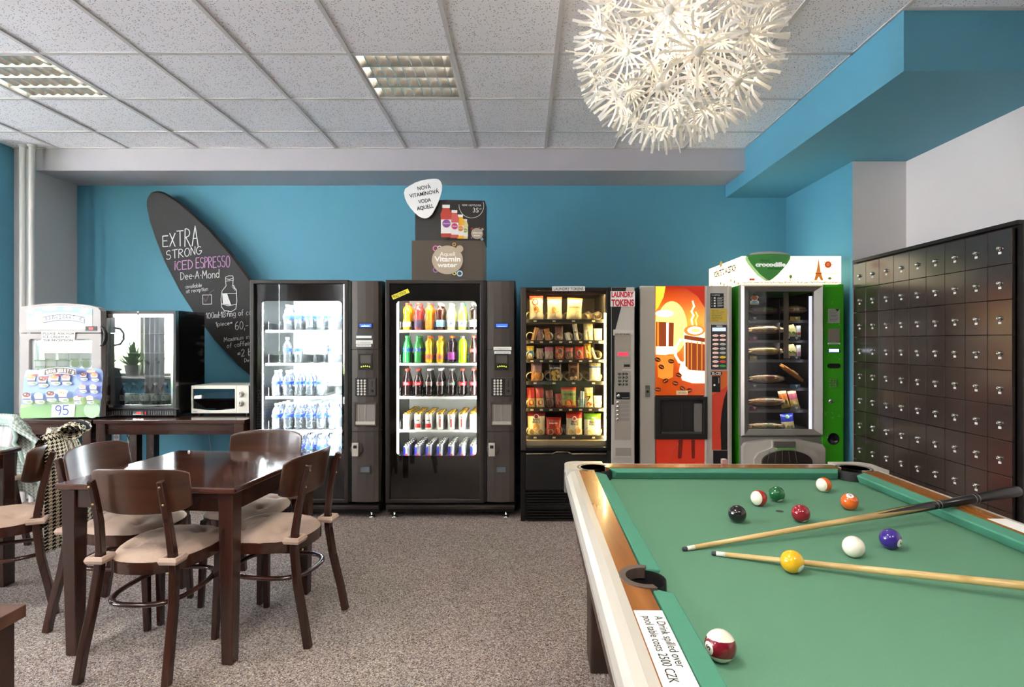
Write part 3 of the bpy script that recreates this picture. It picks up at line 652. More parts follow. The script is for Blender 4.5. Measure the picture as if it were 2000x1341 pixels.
    def bb(x0, y0, x1, y1, th, m, name, bev=.0, par=None): return b(x0, y0, x1, y1, f-th, f+.02).build(name, m, par or t, bevel=bev)
    so = bb(966.5, 631, 994, 640.5, .004, black, 'display', .002); b(969, 632.5, 991.5, 638.5, f-.006, f).build('screen', lcd, so); pr = Print(lambda x, y: (X(x), f-.006, wz(y, d))); pr.text('select' if first else '.......', 980.5, 637.6, 3.2, lcd_text, 16); pr.build('lettering', so)
    for k, (x0, x1, y0, y1) in enumerate([(964, 999, 677, 683.5), (965.5, 998, 685.5, 691)] if not first else [(697+265-0.5, 729+265, 664, 671), (697+265, 726+265, 672, 677)]):
        so = b(x0, y0, x1, y1, f-.002, f).build('sticker', paper, t); pr = Print(lambda x, y: (X(x), f-.002, wz(y, d))); pr.text('please insert exact coins' if k else 'no change given here', (x0+x1)/2, y1-1.8, 2.0, ink, (x1-x0)*.8); pr.build('lettering', so)
    if first:
        so = b(697+264.5, 650, 724+272, 663, f-.001, f).build('sticker', clearplastic, t); b(697+265, 655.5, 727+265, 660, f-.002, f-.001).build('label_strip', paper, so)
    # bank note reader
    mb = MB(); ringrect(mb, X(966.5), X(993), wz(722, d), wz(690.5, d), X(969), X(990.5), wz(719.5, d), wz(693, d), .002, f-.006, f+.015); so = mb.build('note_reader', dark_recess, t)
    b(969, 693, 990.5, 708, f-.001, f+.012).build('reader_hood', mat('grey hood', '#5a524d', .4), so)
    mb = MB(); mb.prism([(X(969), wz(719, d)), (X(990.5), wz(719, d)), (X(990.5), wz(713, d))]+ell(X(979.8), wz(713, d), X(990.5)-X(979.8), .014, 9, 0, PI)[1:-1]+[(X(969), wz(713, d))], f-.008, f+.01); mb.build('note_slot', black, so)
    mb = MB()
    for q in range(5): mb.poly([(X(971.2+q*4), f-.0088, wz(716.5-(1.6 if q in (1, 3) else (2.2 if q == 2 else 0))*.6, d)), (X(974+q*4), f-.0088, wz(716.8-(1.6 if q in (1, 3) else (2.2 if q == 2 else 0))*.6, d)), (X(972.6+q*4), f-.0088, wz(713.8-(1.6 if q in (1, 3) else (2.2 if q == 2 else 0))*.6, d))])
    mb.build('arrow_light', mat('lime indicator', '#cfe04a', .4, emit='#d9ee3c', es=1.2), so)
    # keypad and coin slot
    so = bb(959, 737.5, 1001, 773, .003, mat('keypad plate', '#2a2624', .4), 'keypad', .003); key = None
    for r in range(6):
        for c in range(3):
            lc = (X(966.3+c*6.3)-t.location.x, f-.003-t.location.y, wz(742.5+r*5.3, d))
            if key is None:
                key = MB().lathe([(.0088, 0), (.0088, .003), (.007, .0045)], 12, M=Matrix.Rotation(PI/2, 4, 'X')).build('key', key_m, so, local=True); key.location = lc
            else: copy_part(key, lc, so)
    b(987, 739.5, 999.5, 771, f-.005, f-.002).build('coin_plate', charcoal, so, bevel=.002); b(992.3, 743, 994.2, 755, f-.0056, f-.004).build('coin_slot', black, so)
    MB().lathe([(.011, 0), (.009, .008)], 14, M=Matrix.Translation((X(993), f-.004, wz(763, d))) @ Matrix.Rotation(PI/2, 4, 'X')).build('return_knob', black, so)
    # delivery port
    mb = MB(); ringrect(mb, X(957.5), X(1002), wz(831.5, d), wz(785, d), X(961), X(998.5), wz(828, d), wz(788.5, d), .004, f-.008, f+.015); so = mb.build('delivery_port', charcoal, t, bevel=.002)
    b(961, 788.5, 998.5, 828, f+.001, f+.012).build('port_flap', dull, so); b(961, 822, 998.5, 828, f-.006, f+.001).build('port_lip', silver, so)
    for q in range(2): b(966+q*13, 789, 966.8+q*13, 822, f-.0015, f+.001).build('flap_rib', silver, so)
    # lock handle and coin cup
    so = MB().lathe([(.047, 0), (.047, .003), (.04, .004)], 24, M=Matrix.Translation((X(963), f-.0, wz(876.5, d))) @ Matrix.Rotation(PI/2, 4, 'X')).build('lock_rosette', charcoal, t)
    b(954.5, 863.5, 967, 889.5, f-.014, f).build('lock_handle', silver, so, bevel=.003); b(957.5, 868, 964, 874, f-.017, f-.013).build('lock_barrel', black, so)
    mb = MB(); ringrect(mb, X(967.5), X(990), wz(923, d), wz(907.5, d), X(970), X(987.5), wz(920.5, d), wz(910, d), .004, f-.006, f+.01); so = mb.build('coin_return', charcoal, t)
    b(970, 910, 987.5, 920.5, f+.0, f+.008).build('cup_flap', mat('blue grey flap', '#67707a', .3), so)
    return t
drinks_machine(-265, 'tall black glass fronted machine filled with clear water bottles beside the microwave', mat('cold white light tube', '#ffffff', .5, emit='#eefcff', es=150), 6, 805.5, True)
m2 = drinks_machine(0, 'tall black glass fronted machine of coloured soft drinks and cans under black boxes', mat('neutral light tube', '#ffffff', .5, emit='#fffdf2', es=30), 7, 795.0, False)
# the yellow sticker on the second machine's door
d = 4.24; pr = Print(plane(d+.019)); ymat = mat('yellow sticker', '#efe13c', .6)
pr.poly([(764.2, 577), (796.5, 563.4), (800.3, 571), (768, 585)], ymat); pr.text('PULL STICK', 782, 577.3, 5.2, ink, 27, ang=.39, bold=.02)
st = pr.build('door_sticker', m2)
S = 4.40; sh = [646, 710.5, 775.5, 840.5, 903]; shelfname = ['top', 'second', 'third', 'fourth', 'bottom']
def put(kind, px, shelf, depth, label, group, rotz=0.):
    y = S+.045+.074*depth; KIND[kind].put((wx(px, 4.45), y, wz(sh[shelf], S)+.0045), (0, 0, rotz), label, group)
# machine one: water
for s_, cols in ((0, [1, 2, 3, 4, 5]), (1, [1, 2, 5]), (2, [0, 1, 2, 3, 4]), (3, [0, 1, 2, 3, 4, 5]), (4, [0, 1, 2, 3, 4, 5])):
    for c in cols:
        for dep in range({0: 3, 1: 1, 2: 2, 3: 4, 4: 4}[s_]):
            lb = 'clear water bottle, lane %d, %s' % (c+1, 'front') if False else ('clear blue banded water bottle, %s from front in %s lane, %s shelf' % (ORD[dep], ORD[c], shelfname[s_]))
            put('water', 805.5-265+c*21.6, s_, dep, lb, 'water bottles in the water machine', random.uniform(-.6, .6))
# machine two: soft drinks and cans
rows = [['yellow juice', 'red juice', 'orange juice', 'iced tea', 'pale lemon drink', 'lime drink', 'cola light'],
        ['green lemonade', 'green lemonade', 'yellow lemonade', 'yellow lemonade', 'dark grape drink', 'green energy drink', 'cola'],
        ['cola', 'cola', 'silver label cola', 'silver label cola', 'black label cola', 'cola', 'cola'],
        ['plain can', 'red can', 'red can', 'script can', 'script can', 'script can', 'plain can'], ['energy can']*7]
deps = [[3]*7, [2, 3, 3, 3, 3, 2, 3], [2, 2, 3, 3, 3, 2, 3], [7, 6, 6, 4, 4, 6, 7], [5, 6, 6, 6, 6, 6, 6]]
nm = {'yellow juice': 'yellow juice bottle', 'red juice': 'red juice bottle', 'orange juice': 'orange juice bottle', 'iced tea': 'dark iced tea bottle', 'pale lemon drink': 'pale lemon drink bottle', 'lime drink': 'lime drink bottle', 'cola light': 'white labelled cola bottle',
      'green lemonade': 'green lemonade bottle', 'yellow lemonade': 'yellow lemonade bottle', 'dark grape drink': 'dark grape drink bottle', 'green energy drink': 'acid green energy bottle', 'cola': 'red labelled cola bottle', 'silver label cola': 'silver labelled cola bottle', 'black label cola': 'grey labelled cola bottle',
      'plain can': 'gold topped white can', 'red can': 'gold topped red and white can', 'script can': 'gold topped white can with script', 'energy can': 'slim blue and silver can'}
for s_ in range(5):
    for c in range(7):
        for dep in range(deps[s_][c]):
            k = rows[s_][c]; lb = '%s, %s from front, %s lane, %s shelf' % (nm[k], ORD[dep], ORD[c], shelfname[s_])
            y = S+.045+(.074 if s_ < 3 else .066)*dep
            KIND[k].put((wx(795+c*21.6, 4.45), y, wz(sh[s_], S)+.0045), (0, 0, random.uniform(-.15, .15)), lb, 'soft drinks on the %s shelf' % shelfname[s_])
for b_ in ('yellow juice',): pass

# ---------------------------------------------------------------- display boxes on the drinks machine
card_black = mat('black printed card', '#221c1b', .45); card_brown = mat('olive brown carton', '#4a3f35', .5); card_edge = mat('raw carton side', '#a9a39c', .7); beige_blob = mat('warm grey blob', '#b6a692', .5)
zt = 1.829
t = thing('display_carton', 'brown carton printed with a grey vitamin water bubble on top of the drinks machine', 'box', (wx(874, 4.27), 4.27, zt))
x0, x1 = wx(804, 4.27), wx(944.5, 4.27); z1 = wz(469.5, 4.27)
mb = MB().box(x0, x1, 4.27, 4.62, zt, z1); mb.m = [0, 0, 0, 1, 0, 0]; mb.build('carton', [card_brown, card_edge], t, bevel=.002)
pr = Print(plane(4.27)); pk = mat('pink ring', '#d768b0', .5); yl = mat('amber ring', '#e5a63a', .5); bl = mat('pale blue ring', '#a8d4ee', .5); vi = mat('violet ring', '#a868b8', .5); ly = mat('lemon ring', '#e6dc55', .5); lp = mat('white print', '#f7f5f2', .5)
for x, y, r, m in ((851, 485, 6, pk), (858.5, 483.5, 4, lp), (887, 477, 3.4, yl), (851, 527, 5.6, vi), (887.5, 533.5, 3.8, ly), (898, 534, 6, bl)): pr.ell(x, y, r, r, m); pr.ell(x, y, r*.62, r*.62, card_brown)
pr.ell(898, 486, 7, 7, beige_blob); pr.ell(874, 507.5, 30.3, 28, beige_blob, 36); pr.text('Aquell', 874, 500, 8, lp, 30); pr.text('Vitamin', 874, 510.5, 9.5, lp, 51, bold=.03); pr.text('water', 874, 521.5, 8.5, lp, 39, bold=.03)
pr.build('printed_front', t)
t = thing('display_stand', 'black folded vitamin water display showing four bottles and a white badge, above the brown carton', 'display', (wx(878, 4.36), 4.36, z1))
xa, xf, xb = wx(810.5, 4.36), wx(872, 4.33), wx(947, 4.36); zq = wz(391, 4.35)
MB().prism([(xa, 4.37), (xf, 4.335), (xb, 4.36), (xb, 4.58), (xa, 4.58)], z1, zq, 'xy').build('folded_card', card_black, t)
pr = Print(lambda x, y: (lambda q: (q[0], q[1]+(.0 if x < 872 else (x-872)/75*.025), q[2]))(W(x, y, 4.3345)))
def mini(pr, cx, top, bot, w, bodym, ring_m, capm):
    h = bot-top; pr.poly([(cx-w*.42, bot), (cx+w*.42, bot), (cx+w*.46, bot-h*.1), (cx+w*.46, top+h*.42), (cx+w*.5, top+h*.3), (cx+w*.34, top+h*.14), (cx+w*.26, top+h*.1), (cx-w*.26, top+h*.1), (cx-w*.34, top+h*.14), (cx-w*.5, top+h*.3), (cx-w*.46, top+h*.42), (cx-w*.46, bot-h*.1)], bodym)
    pr.rect(cx-w*.33, top, cx+w*.33, top+h*.1, capm); pr.rect(cx-w*.46, top+h*.45, cx+w*.46, bot-h*.12, lp); pr.ell(cx+w*.03, top+h*.58, w*.36, w*.36, ring_m); pr.text('vitamin', cx+w*.03, top+h*.60, w*.16, lp, w*.6)
mini(pr, 908, 427, 465.5, 12, mat('pale straw drink', '#e9dca0', .4), mat('lime ring', '#9cb83a', .5), cap_white)
mini(pr, 899, 418.5, 465.5, 15, mat('amber drink', '#f0b21f', .4), mat('orange ring print', '#e09030', .5), cap_white)
mini(pr, 887.5, 410, 464.5, 17, mat('rose drink', '#cf5c58', .4), mat('magenta ring', '#c23a70', .5), cap_white)
mini(pr, 871.5, 400, 463.5, 22, mat('tomato red drink', '#b83a2a', .4), mat('purple ring', '#8a4a9c', .5), cap_white)
pr.line([(920+24*math.cos(a)+.5, 401+24*math.sin(a)) for a in [PI*k/22-.35 for k in range(26)] if 392 < 401+24*math.sin(a)], .8, lp)
pr.text('NOW 1 BOTTLE FOR', 921, 402, 3.6, lp, 37); pr.text('35', 929, 414, 9, lp, 11); pr.text('CZK', 938, 408, 2.6, lp, 5)
pr.ell(931.5, 455.5, 11.5, 11, beige_blob, 26); pr.ell(942, 447, 2.5, 2.5, beige_blob)
for x, y, r, m in ((922, 446, 2.2, red_ink), (936, 444, 1.6, mat('rust ring', '#a8644a', .5)), (941, 466, 2.6, bl), (921, 464, 1.6, vi)): pr.ell(x, y, r, r, m); pr.ell(x, y, r*.5, r*.5, card_black)
pr.text('vitamin', 931.5, 456, 4.2, lp, 18, bold=.02); pr.text('water', 931.5, 461, 3.6, lp, 14, bold=.02); pr.build('printed_front', t)
bp = [(115, 220), (128, 175), (180, 138), (250, 100), (320, 75), (400, 60), (480, 54), (525, 60), (552, 85), (568, 130), (566, 190), (545, 270), (520, 340), (480, 420), (450, 475), (420, 505), (390, 521), (360, 524), (325, 517), (285, 495), (240, 455), (190, 400), (150, 340), (125, 280)]
dB = 4.315; bp = [(770+x*.1641, 340+y*.1641) for x, y in bp]
bo = MB().prism([(wx(x, dB), wz(y, dB)) for x, y in bp], dB, dB+.012).build('badge', mat('white badge card', '#fbfbfb', .5), t, bevel=.002)
pr = Print(plane(dB)); tl = math.radians(10)
for s_, x, y, w in (('NOVÁ', 829, 369.5, 26), ('VITAMÍNOVÁ', 829, 381.5, 58), ('VODA', 830, 395.5, 25), ('AQUELL', 831, 408, 33)): pr.text(s_, x, y, 7.2, ink, w, ang=tl, bold=.012)
pr.build('lettering', bo)
# ---------------------------------------------------------------- snack machine with spirals
d = 4.166; t = thing('vending_machine', 'black snack machine with spirals behind a warm lit window and a silver coin column', 'vending machine', (wx(1128, d), d, 0))
T3 = t; yb = 5.0
mb = MB(); xl, xr, xc = wx(1016.5, d), wx(1239, d), wx(1187, d); zt = wz(560, d); zlo = wz(882, d)
mb.box(xl, xl+.025, d+.06, yb, .1, zt); mb.box(xc, xr, d+.05, yb, .1, zt); mb.box(xl+.025, xc, d+.06, yb, zt-.03, zt); mb.box(xl+.025, xc, yb-.05, yb, .1, zt-.03); mb.box(xl+.025, xc, d+.06, yb-.05, .1, zlo)
mb.build('cabinet', mach_black, t)
snack_dark = mat('dark snack compartment', '#6e695c', .5)
mb = MB(); lx, rx_ = xl+.026, xc-.001; zi0, zi1 = wz(870, d), wz(566, d)
mb.box(lx, lx+.005, d+.08, 4.9, zi0, zi1); mb.box(rx_-.005, rx_, d+.08, 4.9, zi0, zi1); mb.box(lx, rx_, 4.895, 4.9, zi0, zi1); mb.box(lx, rx_, d+.08, 4.9, zi1-.005, zi1); mb.box(lx, rx_, d+.08, 4.9, zi0, zi0+.005)
mb.build('compartment_liner', snack_dark, t)
bx(MB(), 1180.5, 611, 1184.5, 858, d+.075, d+.085, dd=d+.07).build('light_tube', mat('warm white light tube', '#ffffff', .5, emit='#ffdf98', es=55), t)
bx(MB(), 1028, 567, 1184, 574.5, d+.068, d+.072, dd=d+.06).build('valance', mat('bronze valance', '#6b4a3a', .4), t); bx(MB(), 1025.6, 611, 1027.2, 858, d+.085, d+.095, dd=d+.07).build('light_tube', mat('added hidden warm tube', '#ffffff', .5, emit='#ffdf98', es=14), t)  # valance added to screen the top tube; unseen side tube added as fill
bx(MB(), 1032, 567, 1178, 571, d+.10, d+.13, dd=d+.07).build('light_tube', mat('warm top tube', '#ffffff', .5, emit='#ffdc98', es=30), t)
mb = MB(); ringrect(mb, wx(1017, d), wx(1196, d), wz(880, d), wz(561, d), wx(1028, d), wx(1184.5, d), wz(873, d), wz(567.5, d), .004, d, d+.055)
dr = mb.build('door', mach_black, t, bevel=.004)
bx(MB(), 1017.2, 562, 1027, 879, d-.006, d).build('door_rail', mat('bronze door rail', '#4d4540', .35, metal=.5), dr, bevel=.003)
bx(MB(), 1028, 567.5, 1184.5, 873, d+.02, d+.025).build('door_pane', glass('snack pane', refl=.0), dr)
bx(MB(), 1028, 860, 1184, 870, d+.06, d+.10).build('delivery_ledge', mat('ivory ledge', '#b9a883', .4), t)
# lower flap, grille slats, plinth
bx(MB(), 1027, 884, 1192, 957, d+.012, d+.06).build('delivery_flap', black, t, bevel=.006)
bx(MB(), 1017, 883, 1026, 1019, d+.02, d+.07).build('side_post', mach_black, t)
mb = MB(); pts = [(1028, 886), (1078, 886), (1086, 882.5), (1110, 882.5), (1118, 886), (1184, 886)]
for a, b in zip(pts[:-1], pts[1:]): mb.tube([W(*a, d), W(*b, d)], .005, 6)
mb.build('flap_handle', mat('bronze handle', '#8c7a62', .3, metal=.7), t)
sl = mat('grille slat', '#1b1918', .35)
for k, y in enumerate([962, 967, 972.5, 978, 983.5, 993, 998.5, 1004, 1009.5, 1015]):
    MB().prism([(d+.008, wz(y, d)), (d+.04, wz(y+2.6, d)), (d+.04, wz(y+3.8, d)), (d+.008, wz(y+1.8, d))], wx(1030, d), wx(1192, d), 'yz').build('slat', sl, t)
bx(MB(), 1030, 986, 1192, 991.5, d+.0, d+.05).build('plinth_rail', mach_black, t); bx(MB(), 1026, 960, 1194, 1019, d+.05, d+.08).build('grille_back', black, t)
feet(t, [wx(1026, d), wx(1180, d)], [d+.1, 4.9], .1)
# coin column
bx(MB(), 1187, 560.5, 1196.5, 1017, d+.003, d+.05).build('column_jamb', black, t)
f = d-.005
bx(MB(), 1194, 560.5, 1239.3, 1017, f, d+.05).build('coin_column', silver, t, bevel=.004)
pr = Print(plane(f)); pr.poly([(1194.3, 561), (1223.5, 561), (1202.2, 642), (1199, 790), (1194.3, 790)], black); pr.build('black_stripe', t)
def fb(x0, y0, x1, y1, th, m, name, par=None, bev=0): return bx(MB(), x0, y0, x1, y1, f-th, f+.004, dd=d).build(name, m, par or t, bevel=bev)
so = fb(1192.5, 568.5, 1239.7, 598.5, .004, paper, 'paper_sign'); pr = Print(plane(f-.004)); pr.text('LAUNDRY', 1216, 580, 10.3, red_ink, 43.5, bold=.045); pr.text('TOKENS', 1216, 597, 12, red_ink, 44, bold=.045); pr.build('lettering', so)
so = fb(1197.5, 643.5, 1237, 655, .010, silver_light, 'price_bar', bev=.003); pr = Print(plane(f-.0102)); pr.text('NON REFUNDABLE', 1216, 654, 3.4, ink, 30, bold=.02); pr.build('lettering', so)
so = fb(1200, 656, 1232, 858, .002, mat('silver face plate', '#a89f93', .4, metal=.35), 'face_plate')
s2 = fb(1201.5, 685, 1232, 698, .006, mat('grey display frame', '#a39a92', .4), 'display', bev=.001); bx(MB(), 1206.5, 688, 1226, 694.5, f-.008, f, dd=d).build('screen', mat('red display', '#e02a3a', .4, emit='#ff2a3c', es=1.0), s2)
s2 = fb(1217, 711, 1230, 716, .005, chrome, 'coin_slot', bev=.001); bx(MB(), 1219, 713, 1228, 714.2, f-.006, f, dd=d).build('slit', black, s2)
fb(1215, 721, 1232, 723.5, .006, silver_light, 'coin_shelf')
so = fb(1204, 726, 1232, 757, .004, mat('keypad face', '#a59c92', .4, metal=.3), 'keypad'); key = None
for r in range(4):
    for c in range(3):
        lc = (wx(1209.3+c*6.7, d)-t.location.x, f-.004-t.location.y, wz(729.8+r*6.7, d))
        if key is None: key = MB().lathe([(.0098, 0), (.0098, .003), (.008, .0045)], 12, M=Matrix.Rotation(PI/2, 4, 'X')).build('key', black, so, local=True); key.location = lc
        else: copy_part(key, lc, so)
pr = Print(plane(f-.0088))
for i, ch in enumerate('123456789*0C'): pr.text(ch, 1209.3+i % 3*6.7, 731.1+i//3*6.7, 2.8, paper, layer=False)
pr.build('digit', so)
so = fb(1203, 765.5, 1229.5, 779.5, .005, black, 'lock_plate', bev=.001); MB().lathe([(.013, 0), (.012, .006), (.004, .007)], 16, M=Matrix.Translation((wx(1207.5, d), f-.005, wz(772.5, d))) @ Matrix.Rotation(PI/2, 4, 'X')).build('lock_barrel', chrome, so); bx(MB(), 1214, 776, 1228, 776.8, f-.006, f, dd=d).build('slit', silver, so)
bt = None
for k in range(5):
    lc = (wx(1206, d)-t.location.x, f-.003-t.location.y, wz(785.5+8.15*k, d))
    if bt is None: bt = MB().lathe([(.0115, 0), (.0115, .004), (.0085, .007), (.002, .008)], 14, M=Matrix.Rotation(PI/2, 4, 'X')).build('push_button', chrome, t, local=True); bt.location = lc
    else: copy_part(bt, lc, t)
    fb(1211.5, 782+8.15*k, 1229, 788.6+8.15*k, .003, mat('name slot', '#8b8580', .4), 'name_slot')
so = fb(1202, 874, 1232, 889, .004, mat('return flap', '#a29a90', .4, metal=.35), 'coin_return', bev=.001); fb(1200, 889.5, 1232, 892, .010, silver_light, 'flap_lip')
# the small sign on top
so = bx(MB(), 1078.5, 559, 1142.5, 567.8, d-.003, d).build('paper_sign', paper, t); pr = Print(plane(d-.003)); pr.text('LAUNDRY TOKENS', 1110.5, 566.6, 5.6, ink, 58, bold=.01); pr.build('lettering', so)
# trays, spirals, price tags, packs
strip = [627, 668, 705, 748, 800, 854]; spy = [615.5, 656, 692.5, 735.5, 787.5, 842.5]; D3 = d+.11
lanes8 = [1036, 1054.5, 1073, 1092, 1111, 1131, 1150, 1169]; tag_m = mat('ivory price tag', '#d9cfa9', .6); wire = mat('spiral wire', '#b7a680', .3, metal=.8)
coil = None
for r in range(6):
    z = wz(strip[r], D3); tr = MB().box(lx+.008, rx_-.012, D3, 4.85, z+.010, z+.015).box(lx+.008, rx_-.012, D3-.004, D3, z-.012, z+.014).build('snack_tray', mat('black tray', '#262320', .45), t)
    mbq = MB()
    for k, px in enumerate(lanes8):
        if r in (0, 3, 5) and k % 2: continue
        px2 = px+(9 if r in (0, 3, 5) else 3); mbq.box(wx(px2-3, D3), wx(px2+3, D3), D3-.007, D3-.004, z-.006, z+.006)
    mbq.build('price_tag', tag_m, tr)
    for k, px in enumerate(lanes8):
        loc = (wx(px, D3)-t.location.x, D3+.004-t.location.y, wz(spy[r], D3))
        if coil is None:
            n = 84; coil = MB().tube([(.031*math.cos(2*PI*i/12+PI/2), .052*i/12, .031*math.sin(2*PI*i/12+PI/2)) for i in range(n)], .0017, 4, up=(0, 1, 0)).build('spiral', wire, tr, local=True); coil.location = loc
        else: o = copy_part(coil, loc, tr)
def pack(name, px0, py0, px1, py1, dd, bands, label, group, tilt=0., lean=-.06, emblem=None, txt=None, thick=.4, cat='snack'):
    """pillow pack: bands = [(fraction from the top, colour)], crimped ends; txt = [(string, colour, y fraction, height fraction, width fraction)]"""
    x0, x1, z0, z1 = wx(px0, dd), wx(px1, dd), wz(py1, dd), wz(py0, dd); w, h = x1-x0, z1-z0; th = min(w, h)*thick
    t = thing(name, label, cat, ((x0+x1)/2, dd+.02, z0), group=group); seed = random.uniform(0, 9)
    def P(u, v, sgn):
        b = (max(0, 1-abs(2*u-1)**2.6))**.6*(max(0, 1-abs(2*v-1)**6)); wr = math.sin(u*14+seed+v*5)*.004*b
        wv = w*(.5-.03*(1-abs(2*v-1)**3)*0); return (t.location.x+(u-.5)*w*(1-.06*math.sin(PI*v)), t.location.y-sgn*(th*.5*b+.0005)+wr, z0+v*h)
    mb = MB(); nu, nv = 8, 12; ms = []
    for sgn in (1, -1): mb.grid(lambda u, v, sgn=sgn: P(u, v, sgn) if sgn > 0 else P(1-u, v, -1), nu, nv, 0)
    mats = [mat('pack '+c, c, .32, coat=.2) for _, c in bands]
    for k in range(len(mb.f)):
        v = 1-((k % (nu*nv))//nu+.5)/nv; mb.m[k] = max(i for i, (fr, _) in enumerate(bands) if v >= fr)
    body = mb.build('wrapper', mats, t); pm = []; pr = MB()
    def front(u, v, off=.0012): q = P(u, v, 1); return (q[0], q[1]-off, q[2])
    if emblem:
        for k, (u0, v0, ru, cols) in enumerate(emblem):
            for q, c in enumerate(cols):
                rr = ru*(1-.28*q); pm.append(mat('pack '+c, c, .32, coat=.2)); pr.poly([front(u0+rr*math.cos(a), v0+rr*w/h*math.sin(a), .0025+.0006*q) for a in [-2*PI*i/14 for i in range(14)]][::-1], len(pm)-1)
    for s_, c, v0, hf, wf in (txt or []):
        vs, fs = textmesh(s_, .03); a = min(p[0] for p in vs); b = max(p[0] for p in vs); pm.append(mat('pack '+c, c, .5))
        pr.add([front(.5+((p[0]-a)/(b-a)-.5)*wf, v0+p[1]/.69*hf, .0040) for p in vs], fs, len(pm)-1)
    if pr.v: pr.build('printed_front', pm, t)
    t.rotation_euler = (lean, tilt, 0); return t
G = 'snack packs on the %s spiral row'; dd = D3+.035
CR = '#e8dcb4'; RED = '#b5261c'
def lab(s): return s
def row(r, items):
    for (x0, x1, y0, bands, label, kw) in items: pack(kw.pop('name', 'snack_pack'), x0, y0, x1, strip[r]-1.2, dd, bands, label, G % ['top', 'second', 'third', 'fourth', 'fifth', 'bottom'][r], **kw)
row(0, [(1034, 1061, 577, [(0, '#c8402c'), (.2, '#efe2c2')], 'cream and red pack with round emblem, first pack on the top spiral row', dict(emblem=[(.42, .74, .24, ['#c8402c', '#efe2c2']), (.5, .45, .2, ['#d9903c'])])),
        (1069, 1098, 579, [(0, '#cf5038'), (.16, '#f6ecc8')], 'cream and red pack, second pack on the top spiral row', dict(emblem=[(.4, .42, .3, ['#efd9a0', '#c99a5a'])])),
        (1106, 1136, 581, [(0, '#d86a3c'), (.12, '#f7e9b8')], 'wide cream pack with orange top edge, third pack on the top spiral row', dict(tilt=.06, txt=[('pufuleti', '#c97a3a', .55, .09, .7)]))])
row(1, [(1036, 1045, 638, [(0, '#b98a56')], 'thin twisted tan wrapper, second spiral row, first lane', dict(tilt=.3)), (1049, 1060, 643, [(0, '#8a6a74')], 'mauve chocolate bar, second spiral row, second lane', dict(tilt=.05)),
        (1066, 1077, 641, [(0, '#b8742f'), (.5, '#c98b4e')], 'brown gold chocolate bar, second spiral row, third lane', dict(tilt=-.15)), (1084, 1100, 636, [(0, '#6b4030'), (.25, '#7a4a34'), (.8, '#9a6b4a')], 'wide brown chocolate bar, second spiral row, fourth lane', dict(emblem=[(.5, .3, .28, ['#c7a58a'])])),
        (1106, 1116, 649, [(0, '#d9d2bc')], 'small silver bar, second spiral row, fifth lane', dict(tilt=-.2)), (1123, 1132, 632, [(0, '#cfc7b0'), (.35, '#e5dcc4')], 'tall white bar leaning, second spiral row, sixth lane', dict(tilt=-.14, txt=[('BAR', '#6a5c4c', .5, .1, .7)])),
        (1140, 1159, 632, [(0, '#d8c88e'), (.3, '#f2e7bc')], 'pale yellow pack, second spiral row, seventh lane', {}), (1160, 1177, 641, [(0, '#f4ecca')], 'plain white pack, second spiral row, last lane', {})])
row(2, [(1028, 1043, 675, [(0, '#c9b04a'), (.3, '#4a7ca6'), (.75, '#b98a40')], 'blue and yellow packet, third spiral row, first lane', dict(emblem=[(.5, .35, .3, ['#e6dcc0'])])), (1048, 1061, 680, [(0, '#a58f86')], 'grey brown packet, third spiral row, second lane', {}),
        (1064, 1081, 677, [(0, '#c2627a'), (.35, '#b9a394')], 'pink and silver packet, third spiral row, third lane', dict(emblem=[(.5, .3, .3, ['#d8c8bc', '#8a6a5a'])])), (1085, 1102, 676, [(0, '#cf4428'), (.35, '#b8321f')], 'red peanut packet, third spiral row, fourth lane', dict(emblem=[(.5, .66, .36, ['#c9b090', '#5a3a28']), (.5, .3, .28, ['#d9a05a'])])),
        (1104, 1120, 678, [(0, '#c85a4a'), (.3, '#7a4a3a')], 'red topped brown packet, third spiral row, fifth lane', dict(emblem=[(.5, .4, .3, ['#c99a6a'])])), (1123, 1141, 676, [(0, '#d8482c'), (.55, '#c83a24')], 'bright red packet, third spiral row, sixth lane', dict(emblem=[(.5, .5, .34, ['#c9a080', '#6b4030'])])),
        (1142, 1156, 671, [(0, '#e0a52c'), (.3, '#e8b848'), (.8, '#d0762c')], 'yellow orange packet, third spiral row, seventh lane', dict(tilt=-.05, emblem=[(.5, .5, .3, ['#f2dc98'])])), (1162, 1168, 677, [(0, '#f0ead2')], 'white stick leaning, third spiral row, last lane', dict(tilt=-.35))])
row(3, [(1037, 1059, 708, [(0, '#8a6a80'), (.3, '#9a7464'), (.6, '#c9803c')], 'mauve and orange crisps bag, first bag on the fourth spiral row', dict(emblem=[(.55, .35, .28, ['#d9983c'])])), (1072, 1097, 707, [(0, '#23222c'), (.5, '#2c2a44')], 'navy crisps bag with yellow crisps, second bag on the fourth spiral row', dict(txt=[('SUPER', '#c9c4b4', .66, .08, .9)], emblem=[(.35, .46, .2, ['#c9a437']), (.62, .5, .2, ['#b8902c']), (.5, .22, .26, ['#d8b04a']), (.75, .3, .14, ['#c9a437'])])),
        (1110, 1132, 707, [(0, '#7a5238'), (.5, '#5a3a28')], 'brown nut bag, third bag on the fourth spiral row', dict(emblem=[(.5, .56, .3, ['#3a2418']), (.3, .2, .16, ['#d8c09a']), (.62, .22, .18, ['#cdb088'])], txt=[('NUTS', '#caa57a', .72, .07, .6)])), (1151, 1174, 709, [(0, '#ddd0a4'), (.16, '#3d5a96'), (.26, '#efe3b6')], 'cream bag with blue band, last bag on the fourth spiral row', dict(txt=[('NUT', '#5a4a3a', .86, .08, .4)]))])
